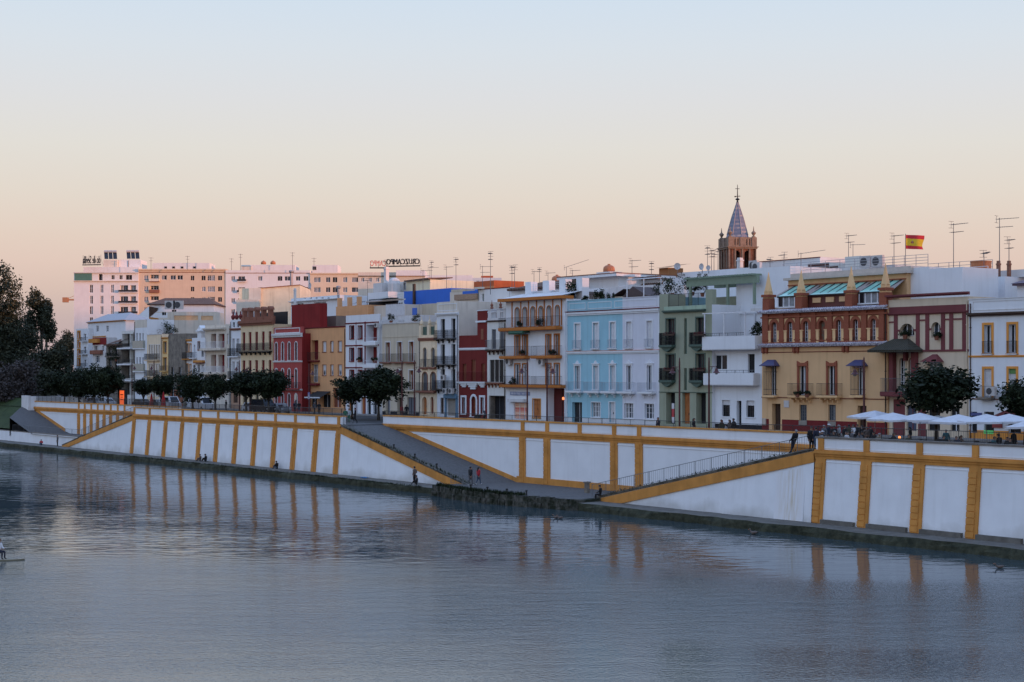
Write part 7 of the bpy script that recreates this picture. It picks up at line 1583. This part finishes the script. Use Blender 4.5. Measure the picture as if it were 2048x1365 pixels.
# ------------------------------------------------------------------ cafe terrace
PARA = plain('white parasol canvas', (.56, .57, .60), .85, var=.08)
def parasol(x, ypk, wpx, t, label, seed, rot=0.0):
    rnd = random.Random(seed); s = scale_at(x, t); R = wpx / s / 2; zp = ZP(x, ypk, t) - ZS; ze = zp - .50
    o = thing('parasol', label, 'parasol', W(Q(x, t), t, ZS), RZ + rot, 'white cafe parasols'); mb = MB(); mb.tube((0, 0, 0), (0, 0, zp - .05), .03, n=8); mb.build('pole', plain('parasol pole', (.30, .29, .28), .5), o)
    mb = MB(); mb.box(-.35, .35, -.35, .35, 0, .1); mb.build('base', CONCRETE, o)
    mb = MB(); n = 16; rings = [(0, zp), (.35, zp - .20), (.7, zp - .38), (1.0, ze)]
    def P(f, zz, k):
        a = 2 * math.pi * k / n; c, s_ = math.cos(a), math.sin(a); q = 1 / max(abs(c), abs(s_)) ** .85; sag = .07 * math.sin(math.pi * f) * (abs(math.sin(2 * a)) - .5) + rnd_s[k % n] * f
        return (c * R * f * q * .86, s_ * R * f * q * .86, zz + sag)
    rnd_s = [rnd.uniform(-.05, .05) for _ in range(n)]
    for (f0, z0), (f1, z1) in zip(rings, rings[1:]):
        for k in range(n): mb.quad([P(f0, z0, k), P(f1, z1, k), P(f1, z1, k + 1), P(f0, z0, k + 1)]) if f0 else mb.quad([P(0, z0, 0), P(f1, z1, k), P(f1, z1, k + 1)])
    for k in range(n): a, b_ = P(1, ze, k), P(1, ze, k + 1); mb.quad([a, (a[0], a[1], a[2] - .14), (b_[0], b_[1], b_[2] - .14), b_])
    c = mb.build('canopy', PARA, o); mb = MB()
    for k in range(0, n, 2): mb.tube((0, 0, zp - .55), tuple(v * (1 if i < 2 else 1) for i, v in enumerate(P(.96, ze + .0, k))), .012, n=4)
    mb.build('rib', GREYIRON, c); return o
for i, (x, y, w_, t, lab) in enumerate(((1750, 821.5, 96, 10, 'parasol furthest towards the yellow house'), (1786, 825.5, 92, 6, 'parasol overlapping the one nearest the yellow house'), (1840, 826, 100, 7.5, 'parasol with faint green marks beside the big round tree'), (1876, 831, 88, 11, 'half hidden parasol behind the tree trunk'), (1917, 829, 104, 5, 'parasol just past the tree on the near side'), (1973, 828.5, 104, 5.5, 'parasol in front of the green lit counter'), (2018, 828, 100, 6.5, 'parasol with a shaded side below the red awning'), (2064, 838, 90, 4, 'parasol cut by the picture edge'.replace('cut by the picture edge', 'last of the row at the near end')))):
    parasol(x, y, w_, t, 'white square ' + lab, i, (i % 3) * .12)
def cafe_chair(q, t, rz, i):
    o = thing('cafe_chair', CHL[i], 'chair', W(q, t, ZS), rz, 'dark cafe chairs on the terrace'); 
    mb = MB(); mb.box(-.22, .22, -.22, .22, .43, .47); mb.build('seat', CL['black'], o); mb = MB(); mb.hexa([(-.22, .2, .5), (.22, .2, .5), (.22, .23, .5), (-.22, .23, .5), (-.2, .27, .92), (.2, .27, .92), (.2, .3, .92), (-.2, .3, .92)]); mb.build('backrest', CL['black'], o)
    for sx_ in (-.19, .19):
        for sy in (-.19, .19): mb = MB(); mb.tube((sx_, sy, 0), (sx_, sy, .45), .014, n=5); mb.build('leg', GREYIRON, o)
def cafe_table(q, t, i):
    o = thing('cafe_table', TBL[i], 'table', W(q, t, ZS), 0, 'cafe tables on the terrace'); mb = MB(); mb.lathe([(.38, .71), (.38, .74)], (0, 0, 0), 16); mb.build('tabletop', plain('brushed steel table top', (.42, .43, .45), .3, metal=.6), o); mb = MB(); mb.tube((0, 0, .02), (0, 0, .71), .03, n=8); mb.lathe([(.24, 0), (.22, .03)], (0, 0, 0), 12); mb.build('base', GREYIRON, o)
spots = [(1655, 2.6), (1680, 3.6), (1706, 2.8), (1735, 4.2), (1770, 2.6), (1800, 4.0), (1830, 2.6), (1862, 4.4), (1900, 2.6), (1935, 4.0), (1968, 2.6), (2002, 4.2), (2034, 2.8)]
ORD = ['first', 'second', 'third', 'fourth', 'fifth', 'sixth', 'seventh', 'eighth', 'ninth', 'tenth', 'eleventh', 'twelfth', 'thirteenth']
TBL = [f'steel topped round cafe table, {o_} from the head of the stair ramp' for o_ in ORD]
CHL = [f'dark cafe chair on the {s_} side of the {o_} table from the stair ramp' for o_ in ORD for s_ in ('upstream', 'inland')]
person_opts = [('navy', 'white'), ('black', None), ('white', None), ('black', None), ('khaki', None), ('black', None), ('olive', None), ('grey', None), ('black', None), ('coat', None), ('black', None), ('teal', None), ('black', None)]
for i, (x, t) in enumerate(spots):
    q = Q(x, t); cafe_table(q, t, i); cafe_chair(q - .65, t + .05, RZ + math.pi / 2 + .1 * (i % 3), 2 * i); cafe_chair(q + .1, t + .62, RZ + .15 * (i % 4 - 1.5), 2 * i + 1)
    a, cap = person_opts[i]
    if i not in (7, 10): person(f'seated guest in {a} at the {ORD[i]} cafe table from the stair ramp', W(q - .65, t + .05, ZS + .02), RZ + math.pi / 2 + .1 * (i % 3), 'chair', a, 'black', ['dark', 'grey', 'brown'][i % 3], i % 4 == 1, h=1.72, skin=i % 2, bulky=1.2, cap='white' if cap else None, group='guests at the cafe tables')
    if i in (0, 1, 2, 3, 8, 11): person(f'guest in {person_opts[(i + 5) % 13][0]} facing the river at the {ORD[i]} cafe table', W(q + .1, t + .62, ZS + .02), RZ + .1, 'chair', person_opts[(i + 5) % 13][0], 'denim', ['brown', 'dark'][i % 2], i % 3 == 0, h=1.68, bulky=1.2, group='guests at the cafe tables')
person('waiter in a white shirt standing among the tables', W(Q(1707, 5.5), 5.5, ZS), RZ - .3, 'hold', 'white', 'black', h=1.76, skin=1)
person('waiter in black standing next to the one in the white shirt', W(Q(1715, 6), 6, ZS), RZ + .6, 'stand', 'black', 'black', h=1.76); person('guest in a grey top standing behind the railing', W(Q(1715, 2), 1.4, ZS), RZ + 2.6, 'stand', 'grey', 'black', 'grey', h=1.52)
person('person in pale blue bending at the railing by the head of the stair ramp', W(Q(1640, 1.2), 1.2, ZS), RZ + .3, 'chair', 'pale', 'denim', 'grey', h=1.75, cap='white'); person('dark profiled man seated before the green lit counter', W(Q(1995, 5.2), 5.4, ZS + .08), RZ - 1.5, 'chair', 'black', 'black', h=1.85, skin=1, bulky=1.25)
for i, (x, t, c, hr, hh, kind, lab) in enumerate(((1648, 5, 'grey', 'grey', 1.66, 'stand', 'grey topped guest standing by the terrace end'), (1657, 7, 'navy', 'dark', 1.66, 'hold', 'guest in navy standing behind the white capped one'), (1668, 6, 'black', 'dark', 1.6, 'stand', 'guest in black standing second in the terrace cluster'), (1678, 7.5, 'pale', 'grey', 1.62, 'pockets', 'pale shirted guest with grey hair in the terrace cluster'), (1690, 6.5, 'black', 'brown', 1.6, 'stand', 'brown haired guest in black in the terrace cluster'), (1698, 8, 'olive', 'dark', 1.64, 'hold', 'olive clad guest just before the white shirted waiter'), (1724, 7, 'black', 'dark', 1.64, 'stand', 'guest in black beyond the waiters'), (1733, 6, 'coat', 'brown', 1.6, 'pockets', 'guest in a brown coat beyond the waiters'), (1741, 8, 'black', 'dark', 1.58, 'stand', 'last standing guest under the first parasol'), (1820, 8, 'black', 'dark', 1.6, 'stand', 'dark guest standing behind the table lamp'), (1892, 7, 'teal', 'dark', 1.55, 'stand', 'guest in teal just past the tree trunk'), (2028, 7, 'black', 'dark', 1.66, 'stand', 'waiter in black before the dark doorway'))):
    person(lab, W(Q(x, t), t, ZS), RZ + (i * 1.9) % 6, kind, c, 'black', hr, i % 3 == 0, h=hh, skin=i % 2, bulky=1.2, cap='white' if i == 1 else None, group='guests at the cafe tables')
cd = thing('candle_lamp', 'small glowing orange table lamp under the parasols', 'lamp', W(Q(1799, 4), 4.0, ZS + .74), 0); mb = MB(); mb.lathe([(.05, 0), (.05, .02), (.02, .04), (.02, .16)], (0, 0, 0), 8); mb.build('stem', IRON, cd); mb = MB(); mb.lathe([(.06, .16), (.09, .2), (.09, .3), (.05, .34)], (0, 0, 0), 10); mb.build('lamp_shade', glow('orange lamp', (1.0, .30, .07), 1.6), cd)

# ------------------------------------------------------------------ street lamps, signs, screen, vehicles
LAMPRED = plain('dark red lamp paint', (.075, .016, .018), .45)
def lamp(x, ytop, side, t, label):
    o = thing('street_lamp', label, 'street lamp', W(Q(x, t), t, ZS), RZ, 'dark red street lamps'); H = ZP(x, ytop, t) - ZS; z = H - .75; mb = MB()
    mb.lathe([(.17, 0), (.15, .5), (.09, .6), (.075, H - .3), (.05, H - .1), (.07, H - .05), (.02, H + .12)], (0, 0, 0), 8); mb.build('post', LAMPRED, o)
    mb = MB(); L = .95 * side; mb.tube((0, 0, z), (L, 0, z + .04), .028, n=5); mb.tube((0, 0, z - .5), (L * .55, 0, z), .02, n=5); mb.tube((L * .3, 0, z), (L * .45, 0, z - .2), .016, n=4); mb.tube((L, 0, z + .04), (L, 0, z - .12), .02, n=5); mb.build('arm', LAMPRED, o)
    mb = MB(); mb.lathe([(.05, z - .12), (.12, z - .2), (.17, z - .38), (.33, z - .52), (.34, z - .55), (.10, z - .56)], (L, 0, 0), 12); mb.build('lantern', LAMPRED, o); mb = MB(); mb.lathe([(.14, z - .57), (.11, z - .66), (.03, z - .69)], (L, 0, 0), 10); mb.build('globe', plain('unlit lamp glass', (.25, .25, .26), .2), o)
for a in ((804, 723, -1, 12, 'lamp post with its arm over the tree by the grey house'), (829, 722, 1, 12, 'lamp post before the third window of the grey house'), (1054.5, 720, -1, 10, 'lamp post before the ochre loggia house holding its lantern away from the blue house'), (1094, 720, 1, 10, 'lamp post before the ochre loggia house with its lantern towards the blue house'),
          (1359, 718, -1, 10, 'lamp post in front of the sage green house'), (1418, 717, 1, 10, 'lamp post between the green house and the white modern house'), (1728, 717, -1, 10, 'lamp post in front of the yellow house'), (618, 729, 1, 12, 'lamp post in front of the tan house recess'), (479, 722, -1, 12, 'lamp post by the narrow white house'), (500, 724, -1, 12.5, 'lamp post among the trees by the cream house'), (264, 722, 1, 12, 'lamp post before the slit window house'), (308, 722, -1, 12, 'lamp post before the cream slit window house')): lamp(*a)
def sign_post(x, t, ytop, label, plates):
    o = thing('road_sign', label, 'road sign', W(Q(x, t), t, ZS), RZ - .2, 'road signs'); H = ZP(x, ytop, t) - ZS; mb = MB(); mb.tube((0, 0, 0), (0, 0, H), .03, n=6); mb.build('pole', GREYIRON, o)
    for (zz, w_, h_, m, n_) in plates: mb = MB(); mb.box(-w_ / 2, w_ / 2, -.06, -.035, H - zz - h_, H - zz); mb.build(n_, m, o)
SR, SW_, SB = plain('red sign face', (.42, .03, .05), .4), plain('white sign face', (.6, .6, .62), .4), plain('blue sign face', (.03, .07, .26), .4)
sign_post(1347, 9.8, 807, 'narrow red and white sign plate before the green house', ((0, .42, .5, SW_, 'sign_plate'), (.5, .42, .75, SR, 'sign_plate'), (1.25, .42, .5, SW_, 'sign_plate')))
o_ = bpy.data.objects[[o.name for o in bpy.data.objects if o.name.startswith('road_sign')][0]]
sign_post(618.5, 8, 785, 'square blue crossing sign on a pole before the tan house', ((0, .85, .85, SB, 'sign_plate'),))
sg = [o for o in bpy.data.objects if o.name.startswith('road_sign')][-1]; H = ZP(618.5, 785, 8) - ZS; mb = MB(); mb.prism([(-.34, H - .78), (.34, H - .78), (0, H - .1)], -.075, -.06); mb.build('white_triangle', SW_, sg); mb = MB(); mb.box(-.03, .05, -.09, -.075, H - .6, H - .35); mb.tube((0, -.08, H - .3), (0, -.085, H - .24), .05, n=8); mb.tube((0, -.082, H - .6), (-.12, -.082, H - .75), .025, n=4); mb.tube((.02, -.082, H - .6), (.12, -.082, H - .75), .025, n=4); mb.build('walking_figure', IRON, sg)
sign_post(592, 9, 789, 'round grey backed sign seen against the red house', ((0, .7, .7, GREYB, 'sign_plate'),))
sc_ = thing('display_screen', 'black advertising cabinet with a glowing orange screen by the far trees', 'screen', W(Q(237, 12), 12, ZS), RZ); mb = MB(); w2 = Q(253, 12) - Q(237, 12); mb.box(0, w2, -.15, .15, .2, ZP(245, 779, 12) - ZS); mb.build('cabinet', IRON, sc_); mb = MB(); mb.box(w2 * .28, w2 * .82, -.18, -.155, .45, ZP(245, 781.5, 12) - ZS); sp = mb.build('screen', glow('orange screen', (1.0, .15, .04), .8), sc_)
mb = MB(); z = ZP(245, 781.5, 12) - ZS
for k, (a, b_, u, v) in enumerate(((.36, .74, .80, .74), (.4, .7, .66, .62), (.36, .74, .52, .48))): mb.box(w2 * a, w2 * b_, -.19, -.182, z * v, z * u)
mb.build('screen_text', plain('dark screen writing', (.25, .03, .02), .5), sp)
for x, lab in ((303, 'smaller folded red parasol under the trees'), (327, 'taller folded red parasol under the trees')):
    o = thing('folded_parasol', lab, 'parasol', W(Q(x, 10), 10, ZS), 0, 'folded red parasols'); zt = ZP(x, 783 if x > 310 else 787, 10) - ZS; mb = MB(); mb.tube((0, 0, 0), (0, 0, zt), .03, n=6); mb.build('pole', GREYIRON, o); mb = MB(); mb.lathe([(.42, .45), (.40, .6), (.25, zt * .6), (.06, zt * .97)], (0, 0, 0), 12); mb.build('canopy', plain('red parasol cloth', (.40, .015, .02), .8), o)
def car(x, t, label, paint, van=False, rz=0.0):
    o = thing('parked_van' if van else 'parked_car', label, 'van' if van else 'car', W(Q(x, t), t, ZS), RZ + rz, 'vehicles parked along the street'); L, Hh = (4.8, 2.0) if van else (4.2, 1.46); w2 = .85; b = MB()
    P = [(-L / 2, .35), (L / 2, .35), (L / 2, .75), (L / 2 - .1, .85), (-L / 2 + .05, .9), (-L / 2, .8)] if not van else [(-L / 2, .35), (L / 2, .35), (L / 2, .95), (L / 2 - .5, 1.1), (-L / 2, 1.1)]
    b.prism(P, -w2, w2); b.build('body', paint, o); c = MB(); x0, x1, x2, x3 = (-L / 2 + .1, -L / 2 + .6, L / 2 - 1.7, L / 2 - .8) if not van else (-L / 2, -L / 2 + .05, L / 2 - 1.2, L / 2 - .5); z0 = .86 if not van else 1.08
    c.hexa([(x0, -w2, z0), (x3, -w2, z0), (x3, w2, z0), (x0, w2, z0), (x1, -w2 * .82, Hh), (x2, -w2 * .82, Hh), (x2, w2 * .82, Hh), (x1, w2 * .82, Hh)]); cb = c.build('cabin', paint, o)
    g = MB(); f = lambda u, v: (x0 + (x1 - x0) * v + u * ((x3 + (x2 - x3) * v) - (x0 + (x1 - x0) * v)), -w2 * (1 - .18 * v) - .012, z0 + (Hh - z0) * v)
    for a, e in ((.1, .5), (.54, .9)): g.quad([f(a, .12), f(e, .12), f(e, .85), f(a, .85)])
    g.build('window', GLASS, cb); g = MB(); g.quad([(x3 + .012, -w2 * .8, z0 + .06), (x3 + .012, w2 * .8, z0 + .06), (x2 + .05, w2 * .68, Hh - .06), (x2 + .05, -w2 * .68, Hh - .06)]); g.build('windscreen', GLASS, cb)
    for xx in (-L / 2 + .8, L / 2 - .85):
        for yy in (-w2 + .1, w2 - .1): m_ = MB(); m_.tube((xx, yy - .11, .31), (xx, yy + .11, .31), .31, n=14); wh = m_.build('wheel', CL['black'], o); m_ = MB(); m_.tube((xx, yy - .125, .31), (xx, yy + .125, .31), .18, n=10); m_.build('rim', GREYIRON, wh)
    for yy in (-.6, .6): m_ = MB(); m_.box(L / 2 - .03, L / 2 + .02, yy - .16, yy + .16, .62, .76); m_.build('headlight', BLIND, o)
CW, CG, CB_ = plain('white car paint', (.62, .63, .65), .25), plain('grey car paint', (.2, .21, .22), .25), plain('black car paint', (.015, .015, .017), .25)
for x, t, lab, p, v in ((166, 17, 'white car parked second from the wall block', CW, 0), (192, 17, 'pale grey car parked under the ochre balconies', CG, 0), (214, 17, 'white car parked just before the orange screen', CW, 0), (140, 16, 'white car parked nearest the white wall block', CW, 0), (285, 17, 'black car parked behind the small tree', CB_, 0), (318, 17.5, 'grey car parked behind the folded red parasols', CG, 0), (340, 17, 'white van parked below the bare concrete house', CW, 1), (404, 17.5, 'white van parked behind the trees of the concrete house', CW, 1), (507, 17, 'white car parked before the cream house', CW, 0), (527, 16.5, 'black van parked beside the white car', CB_, 1), (558, 18, 'grey car parked before the red house', CG, 0)): car(x, t, lab, p, bool(v))
def scooter():
    o = thing('scooter', 'dark parked scooter with red tail lights before the oxblood house', 'scooter', W(Q(962, 17), 17, ZS), RZ + .4); mb = MB(); mb.prism([(-.7, .35), (.2, .3), (.35, .35), (.6, .9), (.5, .95), (.3, .5), (-.1, .5), (-.15, .8), (-.75, .85), (-.85, .6)], -.18, .18); mb.build('body', CB_, o)
    for xx in (-.6, .62): m_ = MB(); m_.tube((xx, -.07, .27), (xx, .07, .27), .27, n=14); m_.build('wheel', CL['black'], o)
    m_ = MB(); m_.tube((.5, 0, .9), (.42, 0, 1.12), .03); m_.tube((.42, -.35, 1.12), (.42, .35, 1.12), .022); m_.build('handlebar', IRON, o); m_ = MB(); m_.hexa([(.58, -.2, .9), (.62, -.2, .9), (.62, .2, .9), (.58, .2, .9), (.4, -.16, 1.4), (.43, -.16, 1.4), (.43, .16, 1.4), (.4, .16, 1.4)]); m_.build('windshield', GLASSB, o); m_ = MB(); m_.box(-.75, .0, -.15, .15, .82, .92); m_.build('saddle', CL['black'], o)
    for yy in (-.14, .14): m_ = MB(); m_.box(-.9, -.84, yy - .05, yy + .05, .6, .68); m_.build('tail_light', plain('red tail light', (.5, .02, .02), .3), o)
scooter()
# stone bollards along the ramp and the landing
for i, (q, t, lab) in enumerate(((-141, -.1, 'stubby iron bollard highest on the ramp kerb'), (-137, -.1, 'iron bollard second down the ramp kerb'), (-133, -.1, 'iron bollard low on the ramp kerb'), (-122, -3.6, 'iron bollard on the landing edge near the fence'), (-118.5, -4.2, 'iron bollard in the middle of the landing edge'), (-115.5, -4.2, 'iron bollard past the middle of the landing edge'), (-113, -3.9, 'iron bollard on the landing edge nearest the stair ramp'))):
    o = thing('bollard', lab, 'bollard', W(q, t, (rL(q) + .12) if t > -1 else LZ - .03), 0, 'iron bollards at the ramp'); mb = MB(); mb.lathe([(.10, 0), (.08, .1), (.07, .38)], (0, 0, 0), 8); mb.build('stem', IRON, o); mb = MB(); mb.lathe([(.11, .38), (.13, .44), (.08, .52)], (0, 0, 0), 8); mb.build('cap', IRON, o)
o = thing('stone_pillar', 'squat grey stone pillar at the foot of the stair ramp', 'pillar', put(1174, 986, LZ), RZ); mb = MB(); mb.box(-.17, .17, -.17, .17, 0, .85); mb.build('shaft', CONCRETE, o); mb = MB(); mb.box(-.24, .24, -.24, .24, .85, 1.0); mb.build('cap', CONCRETE, o)
mb = MB(); rnd = random.Random(3)
tw = thing('towel', 'crumpled bright blue cloth lying on the quay', 'cloth', W(Q(718, -1.5), -1.4, ZQ + .01), RZ); 
for i in range(8):
    for k in range(4): z = lambda a, b_: .05 + .06 * math.sin(a * 2.1 + b_ * 1.7); mb.quad([(i * .14, k * .12, z(i, k)), ((i + 1) * .14, k * .12, z(i + 1, k)), ((i + 1) * .14, (k + 1) * .12, z(i + 1, k + 1)), (i * .14, (k + 1) * .12, z(i, k + 1))])
mb.build('cloth', plain('bright blue cloth', (.05, .22, .5), .8), tw)

# ------------------------------------------------------------------ on the water
def duck(x, y, label, rz, s=1.0):
    q, t = on_level(x, y, 0); o = thing('duck', label, 'duck', W(q, t, 0), rz, 'ducks on the river'); mb = MB(); k = []
    for j in range(7):
        f = j / 6; r = .13 * math.sin(math.pi * min(.97, f * .9 + .06)) ** .6; k.append((f, r))
    n = 10; b0 = len(mb.v)
    for f, r in k:
        for i in range(n): a = 2 * math.pi * i / n; mb.v.append(((f - .5) * .5 * s, r * math.cos(a) * s, (.06 + r * .75 * math.sin(a) + (.06 * f if f > .7 else .07 * (1 - f))) * s))
    for j in range(6):
        for i in range(n): i2 = (i + 1) % n; mb.f.append((b0 + j * n + i, b0 + j * n + i2, b0 + (j + 1) * n + i2, b0 + (j + 1) * n + i)); mb.mi.append(0)
    mb.tube((.2 * s, 0, .1 * s), (.26 * s, 0, .24 * s), .05 * s, .035 * s, 8); mb.lathe([(.02 * s, -.05 * s), (.055 * s, -.02 * s), (.055 * s, .02 * s), (.02 * s, .05 * s)], (.28 * s, 0, .27 * s), 8); mb.build('body', CL['coat'], o, smooth=True); m_ = MB(); m_.tube((.32 * s, 0, .265 * s), (.4 * s, 0, .255 * s), .022 * s, .016 * s, 5); m_.build('beak', OAK, o)
duck(1113, 1037, 'duck swimming near the landing, ahead of its mate', 2.6); duck(1121, 1038, 'duck following just behind its mate by the landing', 2.6); duck(1508, 1069, 'lone duck trailing a small wake off the stair wall', 2.4, 1.25); duck(2000, 1137, 'small duck off the nearest pilasters', 2.9)
def board():
    q, t = on_level(-4, 1122, 0); p = W(q, t, 0); o = thing('paddle_board', 'pale paddle board drifting on the river below the trees', 'board', p, math.radians(12)); mb = MB(); n = 14; P = []
    for i in range(n + 1): u = -1 + 2 * i / n; P.append((u * 1.6, .38 * (1 - abs(u) ** 2.6)))
    for (a, wa), (c, wc) in zip(P, P[1:]): mb.hexa([(a, -wa, -.03), (c, -wc, -.03), (c, wc, -.03), (a, wa, -.03), (a, -wa * .96, .09), (c, -wc * .96, .09), (c, wc * .96, .09), (a, wa * .96, .09)])
    mb.build('deck', plain('pale board deck', (.16, .14, .09), .5), o)
    person('auburn haired person in white kneeling on the paddle board', p + Vector((.05, 0, .1)), math.radians(60), 'chair', 'white', 'navy', 'auburn', True, h=1.7, group='people on the water')
board()
def crane():
    Y = 620; p = at_depth(166, HY, Y); o = thing('tower_crane', 'distant tower crane with an orange counterweight beside the tall white block', 'crane', (p.x, p.y, ZS), 0); z = CH + (HY - 600) / F * Y - ZS; mb = MB(); mb.box(-.8, .8, -.8, .8, 0, z); mb.build('mast', OAK, o); mb = MB(); L = (166 - 126) / F * Y; mb.box(-L, L * .8, -.5, .5, z - .3, z + .3); mb.tube((-L * .8, 0, z + .3), (-.2, 0, z + 3), .08); mb.build('jib', plain('crane orange', (.42, .2, .1), .6), o); mb = MB(); mb.box(-L, -L * .74, -.9, .9, z - 1.0, z + .9); mb.build('counterweight', plain('crane orange', (.42, .2, .1), .6), o)
crane()
